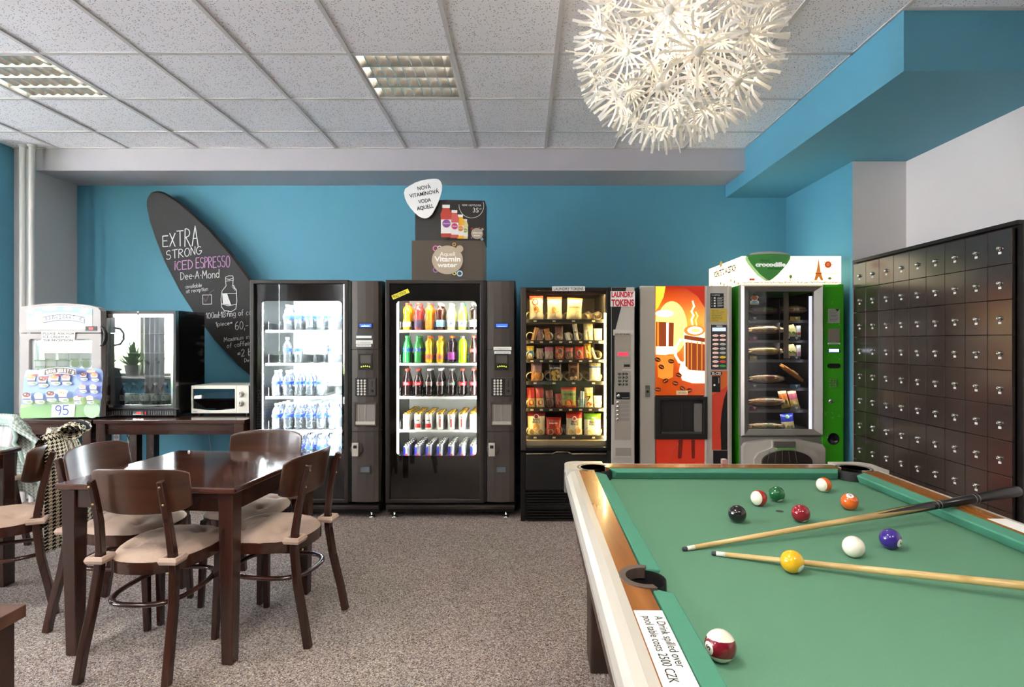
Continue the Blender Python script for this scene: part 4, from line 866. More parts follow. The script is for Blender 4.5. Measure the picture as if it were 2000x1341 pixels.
row(4, [(1029, 1046, 757, [(0, '#b8322a'), (.5, '#c9a25a')], 'red and gold bar, fifth spiral row, first lane', dict(emblem=[(.5, .3, .32, ['#b5261c', '#e0b060'])])), (1048, 1064, 757, [(0, '#b8281e'), (.5, '#c9b078')], 'red and cream bar, fifth spiral row, second lane', dict(tilt=-.05, emblem=[(.5, .3, .32, ['#b5261c', '#e2cfa0'])])),
        (1069, 1083, 762, [(0, '#8a4038'), (.45, '#5a3a34')], 'dark red bar, fifth spiral row, third lane', dict(tilt=-.1)), (1085, 1100, 769, [(0, '#b0483a'), (.5, '#9a2f26')], 'short red packet, fifth spiral row, fourth lane', dict(emblem=[(.5, .4, .34, ['#c98a60', '#8a2a20'])])),
        (1096, 1126, 756, [(0, '#cf4a30'), (.18, '#7c9a44'), (.6, '#b8a850'), (.8, '#b53a2a')], 'green and red sweets bag, fifth spiral row, fifth lane', dict(txt=[('HARIBO', '#4a3a2a', .62, .1, .8)], emblem=[(.5, .28, .24, ['#c8302c', '#e8a040'])])), (1130, 1140, 764, [(0, '#b8c4c4'), (.4, '#7aa8b4')], 'pale blue bar leaning, fifth spiral row, sixth lane', dict(tilt=.12)),
        (1142, 1159, 757, [(0, '#f0e2a0'), (.25, '#e0c060'), (.5, '#f2e6b4')], 'tall yellow and cream bar, fifth spiral row, seventh lane', dict(txt=[('7', '#5a3a28', .4, .2, .5)], emblem=[(.5, .22, .3, ['#d8742c'])])), (1160, 1176, 773, [(0, '#efe9da')], 'white lettered packet, fifth spiral row, last lane', dict(txt=[('MINT', '#6a70a0', .4, .12, .7)]))])
row(5, [(1030, 1065, 805, [(0, '#8a2438'), (.18, '#e6d9a8')], 'cream bake rolls bag with maroon top on the bottom spiral row', dict(txt=[('BAKE', '#3a2a20', .66, .08, .4), ('ROLLS', '#3a2a20', .56, .08, .45)], emblem=[(.5, .82, .15, ['#e8dcc0', '#8a2438']), (.5, .4, .2, ['#d9a04a']), (.25, .2, .2, ['#c9b27a', '#8a7040']), (.75, .2, .2, ['#e8d8a0', '#b89a5a'])])),
        (1066, 1097, 815, [(0, '#a32a24'), (.3, '#b8302a')], 'red pretzel bag on the bottom spiral row', dict(txt=[('BREZEL', '#f0e4c8', .66, .07, .6)], emblem=[(.3, .25, .2, ['#d8b070', '#8a3a28']), (.72, .3, .2, ['#e0703a', '#b8302a']), (.65, .5, .14, ['#d86a3c', '#b8302a'])])),
        (1106, 1138, 805, [(0, '#cf2f22'), (.26, '#efe3b8')], 'cream bake rolls bag with red top on the bottom spiral row', dict(txt=[('BAKE', '#3a2a20', .58, .08, .4), ('ROLLS', '#3a2a20', .48, .08, .45)], emblem=[(.5, .74, .14, ['#f0e8d0', '#cf2f22']), (.28, .2, .2, ['#e8d8a0', '#c9a45a']), (.72, .24, .22, ['#e8d0a0', '#b89048'])])),
        (1141, 1175, 808, [(0, '#7ab82a'), (.24, '#f4f0d4')], 'white bake rolls bag with lime top on the bottom spiral row', dict(txt=[('BAKE', '#4a4438', .6, .08, .4), ('ROLLS', '#4a4438', .5, .08, .45)], emblem=[(.5, .75, .14, ['#f4f0e0', '#7ab82a']), (.3, .2, .2, ['#efe6c0', '#d0c080'])]))])

# ---------------------------------------------------------------- coffee machine
d = 4.25; t = thing('coffee_machine', 'silver hot drinks machine with a glowing picture of two coffee glasses', 'vending machine', (wx(1340, d), d, 0))
zt = wz(558, d); MB().box(wx(1251, d), wx(1429, d), d+.03, 4.98, .06, zt).build('cabinet', mat('dark machine side', '#1c1a19', .4), t)
def cb(x0, y0, x1, y1, d0, d1, m, name, par=None, bev=0.): return bx(MB(), x0, y0, x1, y1, d0, d1, dd=d).build(name, m, par or t, bevel=bev)
cb(1250, 558, 1280, 990, d, d+.04, silver, 'side_panel', bev=.006); cb(1376.5, 558, 1430, 990, d+.004, d+.05, silver, 'control_panel', bev=.006)
cb(1377.5, 559, 1380, 990, d-.004, d+.01, silver_light, 'trim_strip'); cb(1421, 559, 1424, 990, d-.004, d+.01, silver_light, 'trim_strip')
feet(t, [wx(1262, d), wx(1418, d)], [d+.08, 4.9], .06)
pm = bpy.data.materials.new('glowing coffee poster'); pm.use_nodes = True; nt = pm.node_tree; b_ = nt.nodes['Principled BSDF']
tc = nt.nodes.new('ShaderNodeTexCoord'); sp = nt.nodes.new('ShaderNodeSeparateXYZ'); nt.links.new(tc.outputs['Generated'], sp.inputs[0])
rp = nt.nodes.new('ShaderNodeValToRGB'); e = rp.color_ramp.elements; e[0].position = 0; e[0].color = (*lin('#a8400c'), 1); e[1].position = 1; e[1].color = (*lin('#9a1c08'), 1)
for p_, c in ((.25, '#b8490f'), (.5, '#e08a2e'), (.68, '#f0a63e'), (.85, '#d9601c')): q = e.new(p_); q.color = (*lin(c), 1)
nt.links.new(sp.outputs['Z'], rp.inputs[0])
gr = nt.nodes.new('ShaderNodeTexNoise'); gr.inputs['Scale'].default_value = 2.2; nt.links.new(tc.outputs['Generated'], gr.inputs['Vector'])
mxp = nt.nodes.new('ShaderNodeMix'); mxp.data_type = 'RGBA'; mxp.blend_type = 'OVERLAY'; mxp.inputs[0].default_value = .25; nt.links.new(rp.outputs[0], mxp.inputs[6]); nt.links.new(gr.outputs['Color'], mxp.inputs[7])
nt.links.new(mxp.outputs[2], b_.inputs['Base Color']); nt.links.new(mxp.outputs[2], b_.inputs['Emission Color']); b_.inputs['Emission Strength'].default_value = .45; b_.inputs['Roughness'].default_value = .15
cb(1280, 558, 1376.5, 772, d+.004, d+.04, pm, 'picture_panel', bev=.003)
def em(name, c, s): return mat(name, c, .3, emit=c, es=s*.75)
pl_ = lambda x, y: W(x, y, d+.003); pr = Print(pl_)
cream = em('poster cream', '#fff0c8', .9); milk = em('poster white', '#fffaf0', 1.1); coffee = em('poster coffee', '#8a3a12', .5); amber = em('poster amber', '#d9812a', .7); bean = em('poster bean', '#5c1c0a', .3); glowm = em('poster glow', '#ffd97a', .9); lime_g = em('poster lime glow', '#d8c83a', .7); redg = em('poster red', '#a8220c', .5)
pr.poly([(1280.5, 559), (1300, 559), (1296, 580), (1286, 600), (1280.5, 606)], lime_g); pr.poly([(1330, 559), (1376, 559), (1376, 600), (1362, 578), (1345, 566)], redg)
pr.ell(1312, 640, 30, 52, glowm, 30); pr.poly([(1281, 612), (1316, 612), (1317, 690), (1281, 692)], glowm); pr.ell(1298, 612, 18, 7, milk); pr.poly([(1281, 628), (1316, 630), (1315, 676), (1281, 676)], coffee); pr.poly([(1283, 628), (1287, 628), (1287, 676), (1283, 676)], amber); pr.poly([(1301, 630), (1306, 630), (1305, 676), (1301, 676)], milk); pr.poly([(1281, 676), (1317, 676), (1317, 688), (1300, 693), (1281, 692)], cream)
pr.poly([(1283, 694), (1316, 694), (1314, 736), (1300, 742), (1285, 736)], amber)
hnd = [(1340, 662), (1328, 664), (1320, 676), (1319, 694), (1326, 706), (1338, 712)]; pr.line(hnd, 5, cream)
pr.poly([(1335, 642), (1376, 642), (1376, 748), (1352, 748), (1332, 742), (1326, 724), (1328, 712), (1336, 704)], cream); pr.ell(1356, 645, 20.5, 11, amber, 24); pr.ell(1357, 645, 15, 7.5, milk, 22); pr.ell(1358, 645, 9, 4, glowm, 18)
pr.poly([(1336, 654), (1376, 660), (1376, 668), (1336, 662)], coffee); pr.poly([(1338, 668), (1376, 672), (1376, 724), (1346, 722), (1338, 714)], coffee); 
for x in (1342, 1349, 1360, 1369): pr.poly([(x, 667), (x+2.4, 667), (x+2.0, 723), (x, 722)], amber)
st = [(1352, 634), (1350, 624), (1354, 616), (1350, 608), (1355, 598), (1352, 588)]; pr.line(st, 3.2, cream); pr.line([(x+8, y+1) for x, y in st[:4]], 2.4, glowm)
for x, y, a in ((1284, 702, .4), (1310, 705, .2), (1291, 716, .5), (1325, 732, .4), (1299, 743, -.5), (1318, 748, .3), (1284, 760, .2), (1345, 762, -.3), (1332, 758, .6)):
    pr.ell(x, y, 6, 4.4, bean, 14, a); pr.line([(x-4*math.cos(a), y-4*math.sin(a)), (x+4*math.cos(a), y+4*math.sin(a))], .8, amber)
pr.poly([(1319.5, 762), (1342, 762), (1342, 770), (1319.5, 770)], mat('cream tag', '#e8d7a2', .5)); pr.text('HOT DRINKS', 1332, 768, 2.6, ink, 17)
pr.build('printed_picture', t)
# cup niche
mb = MB(); ringrect(mb, wx(1278.5, d), wx(1380.5, d), wz(857, d), wz(774, d), wx(1289, d), wx(1372.5, d), wz(846, d), wz(781, d), .006, d-.022, d+.02); so = mb.build('cup_niche', black, t, bevel=.005)
cb(1289, 781, 1372.5, 846, d+.035, d+.04, mach_black, 'niche_back', so); cb(1357.5, 788, 1372, 845, d+.005, d+.03, mat('grey niche door', '#6f6a66', .3), 'niche_door', so, .002); cb(1291, 843, 1371, 847, d-.01, d+.03, mat('drip grid', '#4a433a', .4, metal=.4), 'drip_grid', so); cb(1332, 790, 1334, 838, d+.02, d+.034, mat('spout', '#2b2726', .3), 'spout', so)
pm2 = mat('red coffee print', '#b02a14', .25, emit='#b02a14', es=.25, coat=.3); cb(1282, 858, 1376.5, 990, d+.004, d+.04, pm2, 'lower_panel', bev=.003)
pr = Print(pl_); dk = mat('dark red print', '#7a1a10', .3)
pr.poly([(1325, 858.5), (1334, 858.5), (1331, 895), (1324, 895)], dk); pr.poly([(1350, 858.5), (1357, 858.5), (1357, 895), (1351, 895)], dk); pr.line([(1310, 896), (1314, 878), (1325, 866)], 1.6, mat('pale red print', '#d85a3c', .3)); pr.build('printed_pattern', t)
so = cb(1260, 752, 1269, 774, d-.008, d, chrome, 'door_lock', bev=.002); MB().lathe([(.009, 0), (.009, .004)], 14, M=Matrix.Translation((wx(1264.3, d), d-.008, wz(764, d))) @ Matrix.Rotation(PI/2, 4, 'X')).build('lock_barrel', black, so)
f = d+.003
so = cb(1387.5, 572.5, 1413.5, 601.5, f-.002, f, black, 'instruction_sign'); pr = Print(plane(f-.002)); pr.text('COFFEE', 1398, 577.5, 2.6, paper, 16)
for k in range(4):
    pr.text('%d' % (k+1), 1390.2, 582.8+k*5.3, 2.6, paper, layer=False); pr.rect(1394, 580+k*5.3, 1397.5, 583+k*5.3, paper, False); pr.line([(1401, 580.4+k*5.3), (1412, 580.4+k*5.3)], .7, paper, False); pr.line([(1401, 582.6+k*5.3), (1410, 582.6+k*5.3)], .7, paper, False)
pr.build('lettering', so)
so = cb(1387.5, 603, 1420, 629, f-.002, f, mat('mustard notice', '#cfb14a', .7), 'yellow_notice'); pr = Print(plane(f-.002))
for k, s_ in enumerate(['Please note:', 'insert coins and then', 'choose your drink,', 'add sugar before,', 'wait until the cup', 'is filled, then take', 'it with care.']): pr.text(s_, 1390, 606.8+3.25*k, 2.0, ink, align='L', layer=False)
pr.build('lettering', so)
so = cb(1389, 634, 1419.5, 721.5, f-.004, f, blackgloss, 'selection_panel', bev=.002); pr = Print(plane(f-.004)); pr.rect(1399, 635, 1411, 638, silver); pr.build('name_strip', so)
cb(1391, 639.5, 1417.5, 646.5, f-.006, f-.003, mat('grey blue display', '#9aa4c8', .3, emit='#a9b4dd', es=.8), 'display', so)
bcol = [['#efc3b4']*8, ['#efc3b4', '#efc3b4', '#a9a39c', '#a9a39c', '#a9a39c', '#e8c21c', '#d83a22', '#2f8a3a']]; bm = []
for c in range(2):
    for r in range(8):
        o = MB().lathe([(.0135, 0), (.0135, .003), (.011, .005)], 16, M=Matrix.Translation((wx(1397.4+14*c, d), f-.004, wz(655+8.45*r, d))) @ Matrix.Scale(.66, 4, (0, 0, 1)) @ Matrix.Rotation(PI/2, 4, 'X') @ Matrix.Scale(1.75, 4, (1, 0, 0)) @ Matrix.Scale(1.0, 4, (0, 1, 0))).build('drink_button', mat('button '+bcol[c][r], bcol[c][r], .35, emit=bcol[c][r], es=.25), so)
        o2 = MB(); q = Print(plane(f-.0092)); q.text(['espresso', 'coffee', 'latte', 'mocca', 'cappuccino', 'chocolate', 'tea', 'milk'][r] if c == 0 else ['coffee', 'vienna', 'sugar', 'less', 'more', 'extra', 'stop', 'start'][r], 1397.4+14*c, 655.8+8.45*r, 1.9, ink, 7.5); q.build('lettering', so)
cz = mat('orange print', '#dd6a2a', .35); cr = mat('scarlet print', '#d8412a', .35)
og = mat('orange to red print', '#d9572a', .35)
pr = Print(plane(f)); pr.rect(1390.5, 724, 1422.5, 878, cr); pr.poly([(1390.5, 724), (1422.5, 724), (1422.5, 752), (1390.5, 772)], cz)
pr.poly([(1422.5, 754), (1414, 778), (1409, 806), (1407, 834), (1408.5, 878), (1422.5, 878)], black); pr.build('printed_panel', t)
so = cb(1388.5, 725.5, 1410, 732.5, f-.003, f, ink, 'price_label'); pr = Print(plane(f-.003)); pr.text('20,-CZK', 1399.3, 731.3, 5, paper, 19, bold=.03); pr.build('lettering', so)
so = cb(1390.5, 734, 1407, 765.5, f-.005, f, black, 'coin_panel', bev=.002); MB().lathe([(.008, 0), (.008, .005)], 14, M=Matrix.Translation((wx(1394.8, d), f-.005, wz(751.5, d))) @ Matrix.Rotation(PI/2, 4, 'X')).build('lock_barrel', chrome, so); cb(1403, 737, 1404.4, 748, f-.006, f-.003, silver, 'coin_slot', so); MB().lathe([(.010, 0), (.009, .006)], 14, M=Matrix.Translation((wx(1395.5, d), f-.005, wz(742, d))) @ Matrix.Rotation(PI/2, 4, 'X')).build('return_knob', dark_recess, so)
mb = MB(); ringrect(mb, wx(1393, d), wx(1422, d), wz(905, d), wz(879.5, d), wx(1396, d), wx(1419, d), wz(902, d), wz(882.5, d), .004, f-.006, f+.0); so = mb.build('coin_tray', dark_recess, t); cb(1396, 882.5, 1419, 902, f-.001, f, black, 'tray_back', so)

# ---------------------------------------------------------------- green sandwich machine
d = 4.2; t = thing('vending_machine', 'green and silver sandwich machine with a glowing light box on top', 'vending machine', (wx(1545, d), d, 0))
green = mat('grass green machine paint', '#3aa616', .35, coat=.2); T5 = t
mb = MB(); xl, xr = wx(1449, d), wx(1648, d); xm = wx(1609, d); zt = wz(555, d); yb = 4.95
mb.box(xl, xl+.04, d+.05, yb, .08, zt); mb.box(xm-.01, xr, d, yb, .08, zt); mb.box(xl+.04, xm-.01, d+.05, yb, zt-.05, zt); mb.box(xl+.04, xm-.01, yb-.05, yb, .08, zt-.05); mb.box(xl+.04, xm-.01, d+.05, yb-.05, .08, wz(848, d)); mb.build('cabinet', green, t, bevel=.004)
feet(t, [wx(1462, d), wx(1635, d)], [d+.08, 4.88], .08)
inner = mat('dark sandwich compartment', '#2b2b30', .35)
mb = MB(); a0, a1, zi0, zi1 = xl+.041, xm-.012, wz(845, d), wz(562, d)
mb.box(a0, a0+.005, d+.07, 4.85, zi0, zi1); mb.box(a1-.005, a1, d+.07, 4.85, zi0, zi1); mb.box(a0, a1, 4.845, 4.85, zi0, zi1); mb.box(a0, a1, d+.07, 4.85, zi1-.005, zi1); mb.box(a0, a1, d+.07, 4.85, zi0, zi0+.005); mb.build('compartment_liner', inner, t)
bx(MB(), 1581.5, 578, 1588, 838, d+.065, d+.075, dd=d+.06).build('light_tube', mat('soft white tube', '#d8d8d6', .5, emit='#eef0ff', es=.55), t)
bx(MB(), 1470, 563.5, 1580, 567, d+.10, d+.13, dd=d+.06).build('light_tube', mat('violet white tube', '#ffffff', .5, emit='#f4f2ff', es=90), t)
# bevelled picture-frame door
mb = MB(); o_ = [(wx(1447.5, d), wz(851.5, d)), (wx(1609, d), wz(851.5, d)), (wx(1609, d), wz(555.5, d)), (wx(1447.5, d), wz(555.5, d))]; i_ = [(wx(1464, d), wz(839, d)), (wx(1592.5, d), wz(839, d)), (wx(1592.5, d), wz(568.5, d)), (wx(1464, d), wz(568.5, d))]
cen = (sum(p[0] for p in o_)/4, sum(p[1] for p in o_)/4); mids = [(a[0]*.72+b[0]*.28, a[1]*.72+b[1]*.28) for a, b in zip(o_, i_)]
L = [[(p[0], d+.05, p[1]) for p in o_], [(p[0], d+.005, p[1]) for p in o_], [(p[0], d-.018, p[1]) for p in mids], [(p[0], d+.02, p[1]) for p in i_], [(p[0], d+.05, p[1]) for p in i_]]
v = [p for l in L for p in l]; fs = [(k*4+i, k*4+(i+1) % 4, k*4+4+(i+1) % 4, k*4+4+i) for k in range(4) for i in range(4)]+[(16+i, 16+(i+1) % 4, (i+1) % 4, i) for i in range(4)]
mb.add(v, fs); dr = mb.build('door', mat('silver door frame', '#a19a92', .35, metal=.5), t)
bx(MB(), 1463, 568, 1593, 840, d+.03, d+.035, dd=d).build('door_pane', pane, dr)
pr = Print(plane(d+.029)); stk = mat('sticker white', '#ecebe0', .6); 
pr.poly([(1464.5+.5, 594), (1482, 594), (1482, 588), (1478, 586), (1482, 580), (1478, 577), (1474, 571), (1470, 577), (1466, 581), (1469, 586), (1465, 588)], stk); pr.ell(1473.5, 581.5, 6.2, 4.4, mat('rust sticker', '#a5532a', .6)); pr.poly([(1468, 577.5), (1479, 577.5), (1476, 574), (1473.5, 571.5), (1471, 574)], mat('dark green sticker', '#2c4a2a', .6)); pr.ell(1473.5, 588.5, 6, 2, mat('sky sticker', '#6aa4d8', .6)); pr.poly([(1466, 593), (1481, 593), (1480, 590.5), (1467, 590.5)], mat('olive sticker', '#8a8a3c', .6)); pr.build('door_sticker', dr)
# shelves and goods
D5 = 4.36; shy = [625, 664, 702, 757, 800, 846]; steelshelf = mat('steel shelf', '#7d7c80', .3, metal=.7)
tagc = ['#3d464c', '#8a3038', '#bfa84a', '#6a5a78', '#8a3a4a', '#3a5a3a']; xs0, xs1, xmid = a0+.006, a1-.03, wx(1524, D5)
for k, y in enumerate(shy):
    z = wz(y, D5); so = MB().box(xs0, xs1, D5, 4.80, z-.006, z).box(xs0, xs1, D5-.004, D5, z-.022, z+.001).build('shelf', steelshelf, t)
    if k < 5: MB().box(xs0+.01, xs1-.01, D5+.004, D5+.012, z-.018, z-.008).build('added_light_strip', mat('added shelf light strip', '#ffffff', .5, emit='#fff4e4', es=14), so)  # strip hidden under the shelf, added to light the goods below
    if k < 5:
        for x0, x1, c in ((1464, 1478, tagc[k]), (1542, 1562, ['#b9a032', '#55585a', '#55585a', '#4f6f9a', '#8d8984'][k])):
            tg = MB().box(wx(x0, D5), wx(x1, D5), D5-.008, D5-.004, z-.006, z+.028).build('price_tag', mat('tag '+c, c, .5), so)
        mb = MB(); xq = wx(1474, D5-.01); mb.poly([(xq-.014, D5-.0092, z+.024), (xq, D5-.0092, z+.004), (xq+.014, D5-.0092, z+.024)]); xq = wx(1556, D5-.01); mb.poly([(xq-.014, D5-.0092, z+.024), (xq, D5-.0092, z+.004), (xq+.014, D5-.0092, z+.024)]); mb.build('white_triangle', paper, so)
MB().box(xmid-.003, xmid+.003, D5+.01, 4.8, wz(706, D5), wz(585, D5)).build('partition', steelshelf, t)
bp_ = mat('patterned strip', '#8f8678', .6, var=(160, .6)); MB().box(wx(1531, 4.30), wx(1541, 4.30), 4.305, 4.309, wz(700, 4.30), wz(570, 4.30)).build('pattern_strip', bp_, t)
crust = mat('bread crust', '#b5843f', .6, var=(40, .25)); crust2 = mat('pale bread', '#cfae6c', .6, var=(40, .2)); wrap = glass('clear food film', refl=.06, rough=.12, haze=.05)
def baguette(px, py, L, r, dd, bread, fill, lab_c, label, tilt=0., word=None, bag=True, group='filled rolls in the sandwich machine'):
    c = Vector(W(px, py, dd)); t = thing('sandwich_roll', label, 'sandwich', c, group=group)
    l = L*dd/F/2; mb = MB(); n = 14; Mx = Matrix.Translation(c) @ Matrix.Rotation(tilt, 4, 'Y')
    pts = [(-l+2*l*i/n, 0, 0) for i in range(n+1)]; rr = [r*max(.12, (1-abs(2*i/n-1)**3.2))**.6*(1+.06*math.sin(i*2.1)) for i in range(n+1)]
    mb.tube([(x, .0, -.18*r) for x, _, _ in pts], rr, 12, 0, M=Mx, sq=.62, up=(0, 0, 1)); mb.tube([(x*.97, .006, .42*r) for x, _, _ in pts], [q*.92 for q in rr], 12, 0, M=Mx, sq=.55, up=(0, 0, 1)); mb.build('bread', bread, t)
    mb = MB()
    mb.grid(lambda u, v: tuple(Mx @ Vector((-l*.86+2*l*.86*u, -r*(.9+.12*math.sin(u*40)*math.sin(v*3)), r*(-.02+.3*v)+.004*math.sin(u*31)))), 24, 2); mb.build('filling', mat('filling '+fill, fill, .5, var=(60, .4)), t, solid=.004)
    lo = MB().grid(lambda u, v: tuple(Mx @ Vector((l*(-.14+.5*u), -r*1.08*math.cos(.9*(v-.2)), r*(.18+.75*v)))), 6, 4).build('paper_label', mat('label '+lab_c, lab_c, .6), t)
    if bag: MB().tube([tuple(Mx @ Vector((x*1.06, 0, .1*r))) for x, _, _ in pts], [q*1.32 if 0 < i < n else q*3.0 for i, q in enumerate(rr)], 12, sq=.95, up=(0, 0, 1)).build('film_bag', wrap, t)
    return t
baguette(1494, 607, 66, .030, 4.42, mat('dark crust', '#7a5a3a', .6), '#6a5a48', '#6a8a5a', 'dark crusted roll in film on the top shelf beside the sticker'); baguette(1546, 605, 58, .031, 4.42, crust, '#8a5a30', '#c9a83a', 'golden filled baguette in film on the top shelf behind the patterned strip')
baguette(1496, 645, 70, .034, 4.42, crust2, '#8a6a3c', '#cfc4ae', 'pale baguette with ham under a small white label, second shelf'); baguette(1495, 686, 68, .032, 4.42, crust2, '#d8b85a', '#d4b84a', 'pale baguette with yellow label, third shelf'); 
baguette(1497, 740, 68, .033, 4.42, crust2, '#c48a6a', '#d9705c', 'pale baguette with red printed label, fourth shelf'); baguette(1497, 785, 70, .033, 4.42, crust, '#b8764a', '#d8cfb8', 'filled baguette with red top label, fifth shelf'); baguette(1495, 833, 66, .030, 4.42, crust2, '#5f7a3a', '#a9b48a', 'salad filled baguette with green label on the bottom shelf')
baguette(1546, 728, 56, .023, 4.40, mat('glossy brown crust', '#a8662a', .35), '#8a5a2a', '#c9a070', 'long glossy brown roll lying tilted across the fourth shelf', tilt=.62, bag=False)
MB_ = None
def wedge(px, py, dd, c1, c2, label, w=26, h=28):
    c = W(px, py, dd); t = thing('sandwich_pack', label, 'sandwich', c, group='small packs in the sandwich machine'); k = dd/F; w *= k; h *= k
    MB().prism([(c[0]-w/2, c[2]), (c[0]+w*.1, c[2]), (c[0]+w*.18, c[2]+h*.55), (c[0]-w*.05, c[2]+h), (c[0]-w/2, c[2]+h*.85)], c[1], c[1]+.06).build('bread', mat('soft white bread', '#c9bd92', .7, var=(50, .2)), t, bevel=.006)
    MB().grid(lambda u, v: (c[0]-w*.48+w*.6*u, c[1]-.003-.004*math.sin(u*9), c[2]+h*(.38+.16*v+.05*math.sin(u*12))), 12, 1).build('filling', mat('filling '+c1, c1, .5, var=(80, .4)), t, solid=.006)
    MB().box(c[0]+w*.2, c[0]+w*.5, c[1], c[1]+.02, c[2]+h*.1, c[2]+h*.9).build('paper_label', mat('pale mint label', '#c4cbd0', .6), t); MB().prism(ell(c[0]+w*.36, c[2]+h*.35, w*.12, w*.12, 14), c[1]-.003, c[1]).build('round_sticker', mat('label '+c2, c2, .5), t)
    return t
wedge(1551, 661, 4.40, '#8fae5a', '#c9483a', 'sandwich pack with salad and a red sticker, second shelf'); wedge(1551, 699, 4.40, '#a8b46a', '#b86a9a', 'sandwich pack with salad and a pink sticker, third shelf')
for px, c1, lb in ((1537, '#c9763a', 'slim orange topped wrap pack standing on the fifth shelf'), (1556, '#b8627a', 'slim pink topped wrap pack standing on the fifth shelf')):
    pack('wrap_pack', px-8, 762, px+9, 797, 4.40, [(0, '#b9ac90'), (.15, c1), (.5, '#d2b667')], lb, 'small packs in the sandwich machine', tilt=-.22, cat='sandwich', emblem=[(.5, .3, .26, ['#e0cf9a'])])
pack('sandwich_card', 1530, 808, 1556, 845, 4.40, [(0, '#2b3aa8'), (.38, '#cfc39a')], 'blue topped sandwich card pack on the bottom shelf', 'small packs in the sandwich machine', tilt=-.1, cat='sandwich', emblem=[(.45, .86, .14, ['#4a9a3a']), (.4, .3, .2, ['#e0d6b0', '#a9a46a']), (.7, .3, .2, ['#d8cc9c', '#8a9a5a'])])
# coin side of the green machine
f = d-.001
def gb(x0, y0, x1, y1, th, m, name, par=None, bev=0.): return bx(MB(), x0, y0, x1, y1, f-th, f+.001, dd=d).build(name, m, par or t, bevel=bev)
so = gb(1617.5, 603, 1640, 630.5, .002, mat('grey notice', '#a9a79f', .6), 'notice'); pr = Print(plane(f-.002)); pr.poly([(1631, 603.2), (1640, 603.2), (1635.5, 608)], mat('dark green print', '#1d3a1a', .6))
for k in range(8): pr.line([(1619.5, 607+2.8*k), (1637.5-(k*7 % 5), 607+2.8*k)], .8, can_grey, False)
pr.build('lettering', so)
gb(1617.5, 641.5, 1639.5, 668, .004, mat('metal plate', '#a3978a', .35, metal=.5), 'metal_plate', bev=.001); so = gb(1616.5, 669, 1640.5, 672, .004, paper, 'slot_label'); pr = Print(plane(f-.004)); pr.text('bankovky', 1628.5, 671.6, 2.0, ink, 18); pr.build('lettering', so)
o = MB().prism(ell(wx(1628, d), wz(684.5, d), .05, .018, 24), f-.004, f+.001).build('display', mat('blue display bezel', '#2a3a9a', .4), t); gb(1618.5, 681.5, 1637.5, 687, .006, mat('white display', '#e8f0ff', .4, emit='#eef4ff', es=1.2), 'screen', o)
so = MB().prism(rrect(wx(1616, d), wx(1640.5, d), wz(718.5, d), wz(709.5, d), .017), f-.006, f+.001).build('note_slot', black, t)
so = gb(1619, 738, 1636.5, 757, .001, green, 'keypad'); key = None
for r in range(4):
    for c in range(3):
        lc = (wx(1621.6+5.5*c, d)-t.location.x, f-.001-t.location.y, wz(740.5+4.8*r, d))
        if key is None: key = MB().lathe([(.0072, 0), (.0072, .003), (.005, .004)], 10, M=Matrix.Rotation(PI/2, 4, 'X')).build('key', mat('steel key', '#8a8f70', .3, metal=.6), so, local=True); key.location = lc
        else: copy_part(key, lc, so)
MB().lathe([(.020, 0), (.018, .006), (.010, .012), (.004, .012)], 18, M=Matrix.Translation((wx(1622.5, d), f, wz(783, d))) @ Matrix.Rotation(PI/2, 4, 'X')).build('door_lock', chrome, t)
MB().lathe([(.045, 0), (.045, .004), (.037, .006), (.035, .001), (.0005, .001)], 28, M=Matrix.Translation((wx(1627, d), f, wz(856.5, d))) @ Matrix.Rotation(PI/2, 4, 'X')).build('coin_cup', blackgloss, t)
dm = mat('pale bubble print', '#8fbf6a', .5); pr = Print(plane(f))
for k in range(26): pr.ell(random.choice([1614, 1626, 1638])+random.uniform(-2, 2), random.choice([592, 632, 703, 723, 768, 805, 810, 815, 855])+random.uniform(-3, 3), .9, .9, dm, 8, layer=False)
pr.build('bubble_print', t)
# silver bin door with its ribbed drum
y0 = d+.03; sl_ = silver_light
bx(MB(), 1449, 853, 1609, 1000, d+.02, d+.06, dd=d).build('lower_door', mat('grey lower door', '#8d8882', .4, metal=.4), t, bevel=.006)
prof = [(1449, 1000), (1449, 872), (1454, 864), (1500, 856.5), (1560, 857), (1602, 866), (1608, 874), (1608, 1000)]
mb = MB(); zz = [(wx(x, d), wz(y, d)) for x, y in prof]; hole = ell(wx(1528, d), wz(900, d), wx(1584, d)-wx(1528, d), wz(872, d)-wz(900, d), 9, PI, 0)
outer = [zz[0]]+[zz[1], zz[2], zz[3]]+[zz[4], zz[5], zz[6], zz[7]]; 
mb.prism(zz[:1]+zz[1:], d-.03, d+.02); so = mb.build('bin_bulge', sl_, t, bevel=.012)
hd = [(1468, 1000), (1468, 893), (1476, 882), (1503, 871), (1503, 857.5), (1545, 857.5), (1556, 872), (1580, 876), (1594, 886), (1597, 1000)]
MB().prism([(wx(x, d), wz(y, d)) for x, y in hd], d-.055, d-.02).build('bin_hood', silver, so, bevel=.01)
MB().prism(ell(wx(1529, d), wz(898, d), wx(1577, d)-wx(1529, d), wz(876, d)-wz(898, d), 22, PI, 0)+[(wx(1577, d), wz(1000, d)), (wx(1481, d), wz(1000, d))], d-.075, d-.04).build('bin_flap', mat('brown smoked flap', '#2c2420', .25, coat=.4), so, bevel=.008)
mb = MB()
for k in range(5): mb.tube([W(1500+k*14-(k-2)*1.5, 879+abs(k-2)*1.2, d-.078), W(1497+k*15.5-(k-2)*1, 903, d-.079)], .0022, 6)
mb.build('flap_rib', mat('flap rib', '#5a4c42', .3), so)
